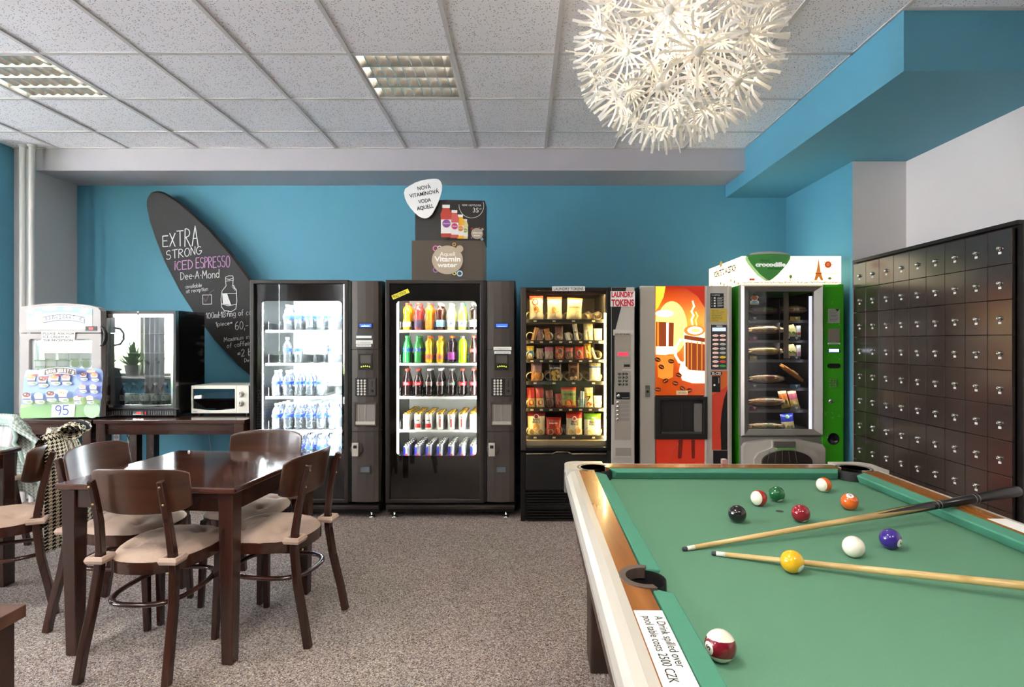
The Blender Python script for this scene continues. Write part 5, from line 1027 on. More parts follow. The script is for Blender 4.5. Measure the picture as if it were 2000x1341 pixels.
bx(MB(), 1504, 859, 1546, 870, d-.066, d-.05, dd=d).build('grip', mat('grey grip', '#5f5954', .4), so, bevel=.003); bx(MB(), 1508, 870.5, 1545, 875, d-.082, d-.05, dd=d).build('green_strip', mat('pale green strip', '#6f9a5a', .4), so)
# light box
d = 4.18; glow = mat('light box face', '#fff8e2', .4, emit='#fff0cc', es=.8); glow_side = glow
t = thing('light_box', 'glowing white light box with a green drop shaped sign standing on the sandwich machine', 'sign', (wx(1545, d), d, wz(553.5, d)))
MB().box(wx(1449, d), wx(1643, d), d, 4.92, wz(553.5, d), wz(500, d)).build('lit_case', glow, t)
pr = Print(plane(d)); oc = em('ochre print', '#d9b45a', .25); rd = em('red print', '#d8452c', .3); ol = em('olive print', '#8a9a4a', .25); orr = em('orange tower print', '#e08a3c', .35)
for k in range(60): pr.ell(1452+k*3.2+random.uniform(-1, 1), 551.5+random.uniform(-1.2, .8), random.uniform(1.2, 2.4), .9, random.choice([oc, oc, ol, orr]), 8, layer=False)
pr.poly([(1590, 547), (1594, 532), (1597, 516), (1598.6, 503), (1600.2, 516), (1603, 532), (1608, 547), (1603, 547), (1599, 540), (1595, 547)], orr); pr.rect(1592.5, 533, 1605, 535, rd, True)
pr.ell(1617, 516.5, 6.5, 6.5, rd, 16); pr.ell(1617, 516.5, 3.6, 3.6, orr, 14)
for k in range(10): a = 2*PI*k/10; pr.line([(1617+7*math.cos(a), 516.5+7*math.sin(a)), (1617+9.5*math.cos(a), 516.5+9.5*math.sin(a))], 1.0, rd, False)
for x in (1466, 1471): pr.ell(x, 545.5, 3, 2.2, rd, 10, layer=False)
pr.ell(1544, 540, 3, 3.4, ol, 10); pr.line([(1544, 541), (1543, 549)], 1.2, ol); pr.ell(1620, 543.5, 3.6, 2.6, ol, 10); pr.line([(1575, 531), (1590, 533), (1600, 532), (1620, 534), (1640, 533)], .6, oc); pr.build('printed_face', t)
# side print on the receding face
mb = MB(); xs_ = wx(1449, d)-.0008; q_ = textmesh('POCHUTE TO VA CESTÁCH!', .035); POCH = (q_[0], q_[1], (min(p[0] for p in q_[0])+max(p[0] for p in q_[0]))/2, .50/(max(p[0] for p in q_[0])-min(p[0] for p in q_[0])))
mb.text('POCHUTE TO VA CESTÁCH!', (xs_, 4.54, 1.91), (0, -1, 0), (0, 0, 1), .05, width=.50) if False else mb.add([(xs_, 4.54-(p[0]-POCH[2])*POCH[3], 1.905+p[1]*.072) for p in POCH[0]], POCH[1]); mb.build('lettering', ink, t)
mb = MB()
for k in range(9): mb.prism(ell(4.25+k*.075, 1.80+.02*(k % 3), .014, .012, 8), xs_-.0005, xs_, 'yz', k % 2)
mb.prism(ell(4.62, 2.0, .03, .025, 12), xs_-.0005, xs_, 'yz', 0); mb.build('printed_side', [oc, ol], t)
gp = [(277, 60), (292, 48), (340, 38), (404, 34), (470, 38), (516, 48), (530, 62), (528, 78), (515, 100), (490, 132), (455, 170), (425, 195), (404, 207), (383, 195), (350, 170), (315, 130), (290, 98), (278, 76)]
gp = [(1370+x*.328, 480+y*.328) for x, y in gp]; gs = mat('green sign', '#2f9a28', .25, coat=.5)
so = MB().prism([(wx(x, d-.05), wz(y, d-.05)) for x, y in gp], d-.05, d).build('drop_sign', gs, t, bevel=.008); pr = Print(plane(d-.05))
pr.poly([(1463, 497.5), (1466, 494.6), (1482, 491.8), (1503, 490.6), (1524, 491.8), (1540, 494.6), (1542.5, 497.5), (1522, 495.8), (1503, 495.2), (1484, 495.8)], mat('pale grey cap print', '#c2c0b4', .4))
pr.text('FRESH', 1493, 510.5, 4.4, mat('deep green print', '#123f10', .5), 17); pr.text('crocodille', 1505, 520, 7.6, mat('white sign print', '#f4f4ec', .4, emit='#f4f4ec', es=.2), 59, bold=.05); pr.text('SANDWICHES', 1513, 525.8, 3.6, mat('deep green print', '#123f10', .5), 28); pr.build('lettering', so)
# ---------------------------------------------------------------- lockers on the right
def coat_layer(m, ior, rough): b = m.node_tree.nodes['Principled BSDF']; b.inputs['Coat Weight'].default_value = 1.0; b.inputs['Coat IOR'].default_value = ior; b.inputs['Coat Roughness'].default_value = rough
t = thing('locker_cabinet', 'dark brown wall of small lockers with chrome locks and white tags behind the pool table', 'lockers', (2.48, 3.47, 0))
lk = mat('dark brown locker laminate', '#3c302b', .24, var=(3, .12), spec=.5); coat_layer(lk, 1.65, .2); lk_side = mat('black locker carcass', '#191514', .4)
Y0, Y1, XF, XB = 2.775, 4.168, 2.478, 2.885; zt = 1.962; Yd0 = Y0+.035; pitch = (Y1-.006-Yd0)/9; pz = .1815
mb = MB().box(XF+.03, XB, Y0+.022, Y1, .06, zt-.02).box(XF-.004, XB, Y0-.004, Y1, zt-.02, zt).box(XF+.022, XB, Y0, Y0+.02, 0, zt-.02).box(XF+.05, XB, Y0+.02, Y1, 0, .06); mb.build('carcass', lk_side, t)
door = None
for r in range(10):
    for c in range(9):
        loc = (XF-t.location.x, Yd0+pitch*(c+.5)-t.location.y, zt-.03-pz*(r+.5)+random.uniform(-.0008, .0008))
        if door is None:
            door = MB().box(0, .017, -pitch/2+.0015, pitch/2-.0015, -pz/2+.0016, pz/2-.0016).build('locker_door', lk, t, local=True, bevel=.001, bseg=1); door.location = loc
            Mx = Matrix.Translation((0, -.002, -.004)) @ Matrix.Rotation(-PI/2, 4, 'Y')
            lo = MB().lathe([(.0125, 0), (.0125, .004), (.0105, .007), (.0095, .013), (.0035, .0135), (.003, .010)], 16, M=Mx).build('door_lock', chrome, door, local=True)
            nb = MB().box(-.0012, 0, -.011, .007, -.034, -.022).build('number_tag', paper, door, local=True)
            # the doors' own pieces as a pair to copy
        else:
            if r == 9 and c > 9: continue
            o = copy_part(door, loc, t)
            for g in (lo, nb): copy_part(g, (0, 0, 0), o)

# ---------------------------------------------------------------- pool table (local coordinates, far end at +y, then turned and placed)
TX, TY, TR = .862, 1.292, math.radians(-.75)
t = thing('pool_table', 'pool table with green cloth, honey wood rails and rounded off white edges', 'pool table'); PT = t
HT, HB, ws, hl = .80, .757, .69, 1.26
xw, xc, xn = ws-.054, ws-.054-.064, ws-.054-.064-.048; yw, yc, yn = hl-.054, hl-.054-.064, hl-.054-.064-.048
pr_, pc = .056, (xn+.024, yn+.024); ps, sc_ = .046, (xc-.006, 0)
def arcpts(c, r, a0, a1, n=10): return [(c[0]+r*math.cos(math.radians(a0+(a1-a0)*i/n)), c[1]+r*math.sin(math.radians(a0+(a1-a0)*i/n))) for i in range(n+1)]
# cloth bed with pocket notches (right half described, mirrored)
def mirror4(f): return [[(sx*x, sy*y) for x, y in f] for sx in (1, -1) for sy in (1, -1)]
bx_, by_ = xc-.006, yc-.006
q1 = [(bx_, .06)]+[p for p in arcpts(pc, pr_+.008, -25, -205, 12)]
q1 = [(bx_, pc[1]-.09)]+arcpts(pc, pr_, -80, -190, 10)+[(pc[0]-.09, by_)]
side = [(bx_, -.06)]+arcpts((sc_[0]+.010, 0), ps, -110, -250, 10)+[(bx_, .06)]
outl = side+q1+[(-x, y) for x, y in q1[::-1]]+[(-x, y) for x, y in side[::-1]]+[(-x, -y) for x, y in q1]+[(x, -y) for x, y in q1[::-1]]
MB().prism(outl, HB-.03, HB, 'xy').build('cloth_bed', felt, t)
MB().prism(ell(.029, .654, .013, .013, 20), HB, HB+.0006, 'xy').build('foot_spot', mat('dark spot', '#2b3a30', .8), t)
# pockets
for sx in (1, -1):
    for sy in (1, -1): MB().lathe([(pr_+.022, -.15), (pr_+.02, -.012), (pr_+.012, -.004)], 24, (sx*(pc[0]+.018), sy*(pc[1]+.018), HT), caps=(1, 0)).build('pocket', rubber, t)
    MB().lathe([(ps+.008, -.15), (ps+.004, -.004)], 24, (sx*(sc_[0]+.012), 0, HT), caps=(1, 0)).build('pocket', rubber, t)
# wood rails and cushions: profile swept between end faces
def cush(x_or_y, sgn, a0, a1, along, m, jaw0=.03, jaw1=.03):
    """cushion nose facing inwards; a0..a1 along the rail at the back, shortened by the jaws at the nose"""
    prof = [(xc, HT-.002), (xn, HT-.008), (xn, HT-.013), (xn+.016, HB), (xc, HB)] if along == 'y' else [(yc, HT-.002), (yn, HT-.008), (yn, HT-.013), (yn+.016, HB), (yc, HB)]
    v = []; back = prof[0][0]; nose = prof[1][0]
    for a, j in ((a0, jaw0), (a1, -jaw1)):
        for p, z in prof:
            f = (back-p)/(back-nose); q = a+j*f; v.append((sgn*p, q, z) if along == 'y' else (q, sgn*p, z))
    fs = [(i, (i+1) % 5, 5+(i+1) % 5, 5+i) for i in range(5)]+[(4, 3, 2, 1, 0), (5, 6, 7, 8, 9)]
    mb = MB().add(v, fs, 0); mb.build('cushion', felt_cush, t, bevel=.004)
for s_ in (1, -1):
    cush(0, s_, .052, pc[1]-.045, 'y', felt, .012, .03); cush(0, s_, -(pc[1]-.045), -.052, 'y', felt, .03, .012)
    cush(0, s_, -(pc[0]-.045), pc[0]-.045, 'x', felt)
    # wood bands: long sides in two pieces round the side pocket
    for sy in (1, -1):
        a = arcpts((sc_[0]+.012, 0), .078, 90, 180, 1)
        cp = (sc_[0]+.006, 0); n0 = [(cp[0]+(ps+.018)*math.cos(math.radians(g)), (ps+.018)*math.sin(math.radians(g))) for g in range(12, 120, 12)]
        poly = [(xw, .0), (xw, yc-.02), (xc, yc-.02), (xc, .082)]
        poly = [(xw, .0)]+[(xw, yc-.06), (xc, yc-.06)]+[p for p in n0[::-1] if p[0] > xc-.002]+[(cp[0]+ps+.018, 0)] 
        MB().prism([(s_*x, sy*y) for x, y in poly], HT-.03, HT, 'xy').build('wood_rail', railwood, t)
    railx = mat('honey oak laminate crosswise', '#a5682c', .22, grain=('#7a4517', 14, 'x'), coat=.3)
    MB().prism([(-(xc-.06), s_*yc), (xc-.06, s_*yc), (xc-.06, s_*yw), (-(xc-.06), s_*yw)], HT-.03, HT, 'xy').build('wood_rail', railx, t)
    # side pocket crescent
    o = arcpts((sc_[0]+.006, 0), ps+.019, 100, -100, 16); i = arcpts((sc_[0]+.010, 0), ps, -100, 100, 16)
    o = [p if p[0] > xc-.02 else (xc-.02, p[1]) for p in o]; MB().prism([(s_*x, y) for x, y in o+i], HT-.022, HT+.003, 'xy').build('pocket_rim', bronze, t, bevel=.003)
    # off white rounded outer mouldings
    pf = [(0, HT-.001), (.020, HT-.002), (.040, HT-.010), (.052, HT-.028), (.056, HT-.055), (.050, HT-.10), (.0, HT-.10)]
    mb = MB(); v = [(s_*(xw+p), y, z) for y in (-(hl-.085), hl-.085) for p, z in pf]; n = len(pf); mb.add(v, [(k, (k+1) % n, n+(k+1) % n, n+k) for k in range(n)]+[tuple(range(n)), tuple(range(n, 2*n))[::-1]], 0, False); mb.build('outer_moulding', offwhite, t)
    mb = MB(); v = [(x, s_*(yw+p), z) for x in (-(ws-.085), ws-.085) for p, z in pf]; mb.add(v, [(k, (k+1) % n, n+(k+1) % n, n+k) for k in range(n)]+[tuple(range(n)), tuple(range(n, 2*n))[::-1]], 0, False); mb.build('outer_moulding', offwhite, t)
    # metal corner castings
    for sy in (1, -1):
        oc_ = [(ws, hl-.09)]+arcpts((ws-.06, hl-.06), .062, 0, 90, 8)+[(ws-.09, hl)]
        poly = oc_+[(xc-.055, hl), (xc-.055, yc)]+arcpts((pc[0]+.018, pc[1]+.018), pr_+.004, 165, -75, 16)+[(xc, yc-.055), (ws, yc-.055)]
        MB().prism([(s_*x, sy*y) for x, y in poly], HT-.03, HT+.0015, 'xy').build('corner_casting', pearl, t, bevel=.004)
        oa = [(ws+.002, hl-.09)]+arcpts((ws-.06, hl-.06), .064, 0, 90, 8)+[(ws-.09, hl+.002)]; ia = [(ws-.09, hl-.02)]+arcpts((ws-.06, hl-.06), .04, 90, 0, 8)+[(ws-.02, hl-.09)]
        MB().prism([(s_*x, sy*y) for x, y in oa+ia], HT-.12, HT-.03, 'xy').build('corner_cap', mat('pewter corner', '#8b857c', .3, metal=.6), t, bevel=.004)
        mb = MB().lathe([(pr_+.006, 0), (pr_+.016, .003), (pr_+.022, 0)], 24, (s_*(pc[0]+.018), sy*(pc[1]+.018), HT), caps=(0, 0)); 
        keep = [k for k, f in enumerate(mb.f) if any((mb.v[i][0]*s_ > xc-.01 and mb.v[i][1]*sy > yc-.05) or (mb.v[i][1]*sy > yc-.01 and mb.v[i][0]*s_ > xc-.05) for i in f)]
        mb2 = MB(); mb2.v = mb.v; mb2.f = [mb.f[k] for k in keep]; mb2.m = [0]*len(keep); mb2.sm = [True]*len(keep); mb2.build('pocket_rim', bronze, t)
cabm = mat('dark walnut table cabinet', '#3b281f', .4, grain=('#2a1b15', 6, 'y'))
MB().box(-(ws-.05), ws-.05, -(hl-.06), hl-.06, .48, HT-.10).build('cabinet', cabm, t)
for sx in (1, -1):
    for sy in (1, -1): MB().prism([(sx*(ws-.22), sy*(hl-.30)), (sx*(ws-.09), sy*(hl-.30)), (sx*(ws-.09), sy*(hl-.14)), (sx*(ws-.22), sy*(hl-.14))], 0, .49, 'xy').build('leg', cabm, t, bevel=.01)
# paper notices taped on the rails: text runs along the rail
def notice(sx, y0, y1, x0, x1, up, right):
    so = MB().box(x0, x1, y0, y1, HT+.0008, HT+.0016).build('paper_notice', paper, t); mb = MB(); yc_ = (y0+y1)/2; w = abs(x1-x0)
    for k, s_ in enumerate(['A Drink spilled over', 'pool table costs 2500 CZK']):
        mb.text(s_, (x0+w*(.62 if k == 0 else .22) if up[0] > 0 else x1-w*(.62 if k == 0 else .22), y1-.025 if right[1] < 0 else y0+.025, HT+.0022), right, up, w*.29, width=(.178 if k == 0 else .222)*.98, align='L')
    mb.build('lettering', ink, so)
notice(-1, -.49, -.165+.0, -xw+.002, -xc-.004, (1, 0, 0), (0, -1, 0)); notice(1, .02, .44, xc+.004, xw-.002, (-1, 0, 0), (0, 1, 0))
t.location = (TX, TY, 0); t.rotation_euler = (0, 0, TR)

# ---------------------------------------------------------------- balls, cues, chalk
RB = .0286; ivory = mat('ivory ball', '#ece6d2', .1, coat=.6); numw = mat('white number disc', '#f3efe2', .15, coat=.5); numk = mat('ball number', '#141414', .3)
def ball(px, py, col, label, num=None, numdir=None, stripe=None, spin=0.):
    dz = CH-(HB+RB); y = F*dz/(py-CY); x = (px-CX)*dz/(py-CY); c = Vector((x, y, HB+RB))
    m1 = mat('ball '+col, col, .1, coat=.6); mb = MB()
    ax = Vector(stripe).normalized() if stripe else Vector((0, 0, 1)); q = Vector((0, 0, 1)).rotation_difference(ax).to_matrix().to_4x4()
    prof = [(max(1e-6, RB*math.sin(PI*i/24)), -RB*math.cos(PI*i/24)) for i in range(25)]
    mb.lathe(prof, 36, m=[0 if (not stripe or abs((prof[i][1]+prof[i+1][1])/2) < RB*.55) else 1 for i in range(24)], M=q)
    o = mb.build('pool_ball', [m1, ivory]); o.location = c; tag(o, label, 'ball', 'pool balls')
    if num:
        n = Vector(numdir).normalized(); q = Vector((0, 0, 1)).rotation_difference(n).to_matrix().to_4x4() @ Matrix.Rotation(spin, 4, 'Z')
        a = .42; R = RB+.00025; sp = MB().lathe([(R*math.sin(a*(1-k/5)) or 1e-6, R*math.cos(a*(1-k/5))) for k in range(6)], 20, M=q).build('number_spot', numw, o, local=True)
        vs, fs = textmesh(num, .02); xm = (min(p[0] for p in vs)+max(p[0] for p in vs))/2; k = .0105/.69; pts = []
        for p in vs:
            u, w = (p[0]-xm)*k, (p[1]-.34)*k; zz = math.sqrt((R+.00025)**2-u*u-w*w); pts.append((u, w, zz))
        MB().add(pts, fs, 0, False, q).build('digit', numk, sp, local=True)
    return o
ball(1547, 1096, '#e8b21a', 'yellow number one ball touching the lower cue', '1', (.45, -.72, -.35), spin=1.3)
ball(1667, 1067, '#efe9d8', 'plain white cue ball left of the purple ball')
ball(1739, 1052, '#3b2285', 'purple number four ball beside the white cue ball', '4', (.38, -.8, -.12), spin=.9)
ball(1440, 1003, '#191817', 'black ball farthest to the left of the grouped balls', '8', (.0, .7, -.9))
ball(1482, 972, '#b52a1e', 'white ball with a red stripe next to the green ball', '11', (.2, .7, -.8), stripe=(-.85, -.5, .12))
ball(1517, 964, '#1c5f33', 'dark green ball next to the red striped ball', '6', (.22, -.55, -.75))
ball(1564, 1002, '#8f1626', 'plain maroon ball behind the upper cue', '7', (.28, -.55, -.85), spin=.5)
ball(1659, 979, '#e2641f', 'plain orange ball with its number disc on top', '5', (-.18, -.42, .86), spin=.2)
ball(1609, 946, '#e2641f', 'white ball with an orange stripe, farthest ball from the viewer', '13', (.15, -.45, -.85), stripe=(-.86, -.42, .05))
ball(1407, 1260, '#7c1524', 'maroon striped ball nearest the viewer by the rail notice', '15', (-.92, -.35, .02), stripe=(.05, .12, 1))
shaft = mat('maple cue shaft', '#d2b277', .3, grain=('#bd9a5e', 30, 'x'), coat=.3)
def cue(tip, butt, label, points=True):
    tip, butt = Vector(tip), Vector(butt); L = (butt-tip).length; t = thing('pool_cue', label, 'cue', (tip.x, tip.y, HB), group='pool cues'); dr = (butt-tip).normalized()
    P = lambda s: tuple(tip+dr*s)
    MB().tube([P(0), P(.008), P(.012)], [.0052, .0062, .0062], 16).build('leather_tip', mat('chalky leather tip', '#4a4a55', .8), t); MB().tube([P(.0121), P(.037)], [.0062, .0064], 16).build('ferrule', mat('white ferrule', '#ece9e0', .3), t)
    MB().tube([P(.0371), P(.45*L), P(.70*L)], [.0064, .0095, .0132], 16).build('shaft', shaft, t)
    a, b = .70*L, L; MB().tube([P(a+.0005), P(b-.02), P(b-.004), P(b)], [.0132, .0185, .0180, .0140], 16).build('butt', mat('black lacquered butt', '#0c0a09', .28, coat=.2), t)
    N = Vector((0, 0, 1)); N = (N-dr*N.dot(dr)).normalized(); B = dr.cross(N); mb = MB()
    for k in range(4):
        an = PI/4+k*PI/2; pts = []; R0 = lambda s: 0.0064+(.0132-.0064)*(s/(.7*L))**1.02+.0006
        for f in range(9):
            s = a-.24+.24*f/8; w = (f/8)*.80; pts.append((s, w))
        v = []
        for s, w in pts:
            for q in (-1, -.5, 0, .5, 1):
                g = an+w*q; v.append(tuple(tip+dr*s+(N*math.cos(g)+B*math.sin(g))*R0(s)))
        mb.add(v, [(f*5+q, f*5+q+1, f*5+q+6, f*5+q+5) for f in range(8) for q in range(4)], 0, True)
    mb.build('butt_points', mat('black lacquered butt', '#0c0a09', .28), t)
    for s in (a+.015, a+.03, L-.2, L-.215): MB().tube([P(s), P(s+.003)], [.0136+(s-a)/(b-a)*.0053]*2, 16).build('cue_ring', mat('thin silver ring', '#8a8580', .3, metal=.8), t)
    return t
cue((.453, 1.573, HB+.0065), (.453+1.061*1.195, 1.573+.297*1.195, HT+.0200+.013), 'pool cue whose black butt rests over the locker side rail, pointing at the side pocket')
cue((.5245, 1.5435, HB+.0065), (.5245+1.36*.912, 1.5435-.6185*.912, HT+.028), 'pool cue lying behind the yellow ball, its butt beyond the picture')
cc = W(1415, 898.5, 2.50); t = thing('chalk_cube', 'small pink and grey cue chalk cube on the far rail', 'chalk', (cc[0], 2.505, HT+.0015))
MB().box(cc[0]-.0115, cc[0]+.0115, 2.494, 2.517, HT+.0015, HT+.0225).build('paper_wrap', mat('dusty pink chalk paper', '#b58a86', .8), t, bevel=.001); MB().lathe([(.009, .0), (.009, .0006), (.0005, -.0002)], 12, (cc[0], 2.505, HT+.0226)).build('chalk_top', mat('pale chalk', '#c9cfd8', .9), t)

# ---------------------------------------------------------------- flower ball pendant
t = thing('pendant_lamp', 'large white paper flower ball pendant glowing above the pool table', 'lamp', tuple(LAMP))
def paper_mat():
    m = bpy.data.materials.new('white lamp paper'); m.use_nodes = True; nt = m.node_tree; nt.nodes.clear(); out = nt.nodes.new('ShaderNodeOutputMaterial')
    a = nt.nodes.new('ShaderNodeBsdfDiffuse'); a.inputs[0].default_value = (.74, .73, .71, 1); b = nt.nodes.new('ShaderNodeBsdfTranslucent'); b.inputs[0].default_value = (.85, .83, .78, 1)
    mx = nt.nodes.new('ShaderNodeMixShader'); mx.inputs[0].default_value = .22; nt.links.new(a.outputs[0], mx.inputs[1]); nt.links.new(b.outputs[0], mx.inputs[2]); nt.links.new(mx.outputs[0], out.inputs[0]); return m
lp_ = paper_mat(); stemm = mat('white lamp plastic', '#e6e2da', .4)
def flower():
    mb = MB(); n = 16
    mb.tube([(0, 0, -.24), (0, 0, .0)], .0032, 6, 1); mb.lathe([(.0005, .010), (.012, .009), (.016, .004), (.012, -.002), (.0005, -.004)], 14, m=1)
    for k in range(n):
        a = 2*PI*k/n+random.uniform(-.08, .08); c, s = math.cos(a), math.sin(a); q = random.uniform(.85, 1.12); w = .0044
        prof = [(.012, 0, .7), (.042, .001, .9), (.072, .006, 1.05), (.098, .018, 1.15), (.118, .038, 1.2), (.132, .062, 1.25)]
        v = []; tw = random.uniform(-.25, .25)
        for r, z, ww in prof:
            for e in (-1, 1): v.append((r*q*c-e*w*ww*s, r*q*s+e*w*ww*c, z*q+e*tw*w))
        mb.add(v, [(2*i, 2*i+1, 2*i+3, 2*i+2) for i in range(len(prof)-1)], 0, True)
    return mb
protos = []; nf = 46; ga = PI*(3-math.sqrt(5))
for i in range(nf):
    z = 1-2*(i+.5)/nf; r = math.sqrt(1-z*z); dirv = Vector((r*math.cos(ga*i), r*math.sin(ga*i), z)); rot = Vector((0, 0, 1)).rotation_difference(dirv) @ Quaternion((0, 0, 1), random.uniform(0, 6))
    rad = .325+random.uniform(-.012, .016); sc = random.uniform(.92, 1.08)
    if len(protos) < 4: o = flower().build('paper_flower', [lp_, stemm], t, local=True); protos.append(o)
    else: o = copy_part(protos[i % 4], None, t)
    o.rotation_mode = 'QUATERNION'; o.rotation_quaternion = rot; o.location = dirv*rad; o.scale = (sc,)*3
MB().lathe([(.052*math.sin(PI*k/16) or 1e-6, -.052*math.cos(PI*k/16)*1.15) for k in range(17)], 20, tuple(LAMP)).build('light_bulb', glass('bulb glass', refl=.02), t) if False else None
# pierced inner globe made of hoops, bulb, cord, ceiling cup
mb = MB()
for k in range(7):
    a = PI*(k+1)/8; mb.tube([(LAMP.x+.088*math.sin(a)*math.cos(2*PI*i/24), LAMP.y+.088*math.sin(a)*math.sin(2*PI*i/24), LAMP.z+.088*math.cos(a)) for i in range(24)], .0035, 5, closed=True)
for k in range(8):
    a = PI*k/8; mb.tube([(LAMP.x+.088*math.cos(2*PI*i/24)*math.cos(a), LAMP.y+.088*math.cos(2*PI*i/24)*math.sin(a), LAMP.z+.088*math.sin(2*PI*i/24)) for i in range(24)], .003, 5, closed=True)
mb.build('inner_globe', stemm, t)
MB().lathe([(1e-5, -.055), (.018, -.052), (.028, -.038), (.030, -.022), (.022, .0), (.013, .02), (.013, .03)], 18, tuple(LAMP)).build('light_bulb', mat('glowing bulb', '#ffffff', .4, emit='#ffe2ae', es=8), t)
MB().tube([tuple(LAMP+Vector((0, 0, .03))), (LAMP.x, LAMP.y, ZC)], .004, 8).build('cord', stemm, t); MB().lathe([(.012, -.06), (.045, -.035), (.055, 0)], 20, (LAMP.x, LAMP.y, ZC)).build('ceiling_cup', stemm, t)
# ---------------------------------------------------------------- side tables along the back wall, freezer, fridge, oven
TH = .76
def side_table(x0, x1, y0, y1, label, legs):
    t = thing('side_table', label, 'table', ((x0+x1)/2, (y0+y1)/2, 0), group='narrow dark side tables')
    MB().box(x0, x1, y0, y1, TH-.028, TH).build('table_top', darkwood_x, t, bevel=.004)
    mb = MB(); mb.box(x0+.03, x1-.03, y0+.03, y0+.05, TH-.115, TH-.028); mb.box(x0+.03, x1-.03, y1-.05, y1-.03, TH-.115, TH-.028); mb.box(x0+.03, x0+.05, y0+.05, y1-.05, TH-.115, TH-.028); mb.box(x1-.05, x1-.03, y0+.05, y1-.05, TH-.115, TH-.028)
    mb.build('apron', darkwood_x, t)
    for lx in (x0+.012, x1-.082):
        for ly in (y0+.012, y1-.082): MB().box(lx, lx+.07, ly, ly+.07, 0, TH-.028).build('leg', darkwood, t, bevel=.004)
side_table(-4.20, -3.275, 4.205, 4.80, 'narrow dark table carrying the white ice cream freezer', 2)
side_table(-3.262, -2.115, 4.205, 4.86, 'narrow dark table carrying the black mini fridge and the white oven', 2)
# freezer
d = 4.30; t = thing('ice_cream_freezer', 'white upright ice cream freezer with arched top and lit sign, behind the leaning menu board', 'freezer', (wx(118, d), d, TH))
frw = mat('off white freezer plastic', '#a09896', .35, coat=.1); x0, x1 = wx(38, d), wx(197, d); z0 = TH+.012
bxr = -3.345
MB().box(x0+.03, bxr, d+.06, d+.46, z0, wz(598, d)-.02).build('cabinet', frw, t, bevel=.01)
for x in (x0+.08, bxr-.06):
    for y in (d+.09, d+.42): MB().lathe([(.02, 0), (.016, .012)], 12, (x, y, TH)).build('foot', black, t)
top = [(38, 649), (38, 603), (43, 598.5), (60, 596.2), (85, 593), (117, 591.8), (150, 593.2), (175, 596.2), (191, 600), (196.5, 607), (197, 649)]
MB().prism([(wx(x, d), wz(y, d)) for x, y in top], d, d+.06).build('header', frw, t, bevel=.006)
mb = MB(); ringrect(mb, wx(38, d), wx(197, d), wz(814, d), wz(651, d), wx(55.5, d), wx(178, d), wz(800, d), wz(662, d), .02, d+.005, d+.055); dr = mb.build('door', frw, t, bevel=.004)
mb = MB(); ringrect(mb, wx(55, d), wx(178.5, d), wz(801, d), wz(661.5, d), wx(65.5, d), wx(176, d), wz(797, d), wz(665, d), .012, d+.03, d+.05); mb.build('door_gasket', mat('cool white gasket', '#e9efef', .4), dr)
# lit inside
mb = MB(); a0, a1 = wx(62, d), wx(179, d); mb.box(a0, a0+.004, d+.062, d+.40, z0+.03, wz(663, d)); mb.box(a1-.004, a1, d+.062, d+.40, z0+.03, wz(663, d)); mb.box(a0, a1, d+.40, d+.404, z0+.03, wz(663, d)); mb.box(a0, a1, d+.062, d+.40, wz(663, d), wz(663, d)+.004)
# the cabinet front is closed, so the lit compartment is a shallow white box standing in front of it
mb = MB(); ya, yb = d+.052, d+.060; mb.box(a0, a1, ya, yb, z0+.03, wz(660, d)); mb.build('back_panel', mat('glowing white back panel', '#e8f0ef', .4, emit='#e8f6f4', es=.45), t)  # panel itself glows, standing in for the light inside the freezer
MB().box(wx(64, d), wx(178, d), d+.056-.006, d+.056-.003, wz(668, d), wz(664, d)).build('light_tube', lamp_cool, t)
MB().box(wx(66, d), wx(176, d), d+.012, d+.016, wz(797, d), wz(664, d)).build('door_pane', pane, dr)
tub_w = mat('white tub', '#e4e9e4', .4); tub_g = mat('pale green lid', '#a9c89a', .4)
def tub(px, py, w, label, rnd=False):
    y = d+.036; x = wx(px, y); z = wz(py, y); r = w*y/F/2; t2 = thing('ice_cream_tub', label, 'tub', (x, y, z), group='tubs in the freezer')
    if rnd: MB().prism(ell(x, z+r, r, r, 20), y-.008, y+.010).build('body', tub_w, t2); MB().prism(ell(x, z+r, r*.8, r*.8, 18), y-.0095, y-.008).build('lid', mat('tub lid print', '#b8d0a4' if px < 160 else '#e0a890', .5), t2)
    else: MB().prism([(x-r*.86, z), (x+r*.86, z), (x+r, z+r*1.25), (x-r, z+r*1.25)], y-.008, y+.012).build('body', tub_w, t2, bevel=.002); MB().box(x-r*1.05, x+r*1.05, y-.010, y+.014, z+r*1.25, z+r*1.5).build('lid', tub_g if py > 706 else tub_w, t2); MB().box(x-r*.8, x+r*.8, y-.0092, y-.008, z+r*.15, z+r*.4).build('green_band', tub_g, t2)
shf = MB().box(a0+.002, a1-.002, d+.024, d+.052, wz(719.5, d+.03)-.003, wz(719.5, d+.03)).box(a0+.002, a1-.002, d+.024, d+.052, wz(704.5, d+.03)-.002, wz(704.5, d+.03)).build('wire_shelf', tub_w, t)
for px, lb in ((98, 'first'), (125, 'second'), (147, 'third'), (169, 'last')): tub(px, 704, 20, 'white ice cream tub, %s of the upper row in the freezer' % lb)
for px, lb in ((80, 'first'), (101, 'second'), (125, 'third')): tub(px, 719, 22, 'white green lidded ice cream tub, %s of the lower row in the freezer' % lb)
tub(149, 719, 20, 'round green rimmed tub facing forward in the freezer', True); tub(169, 719, 18, 'round salmon rimmed tub facing forward in the freezer', True)
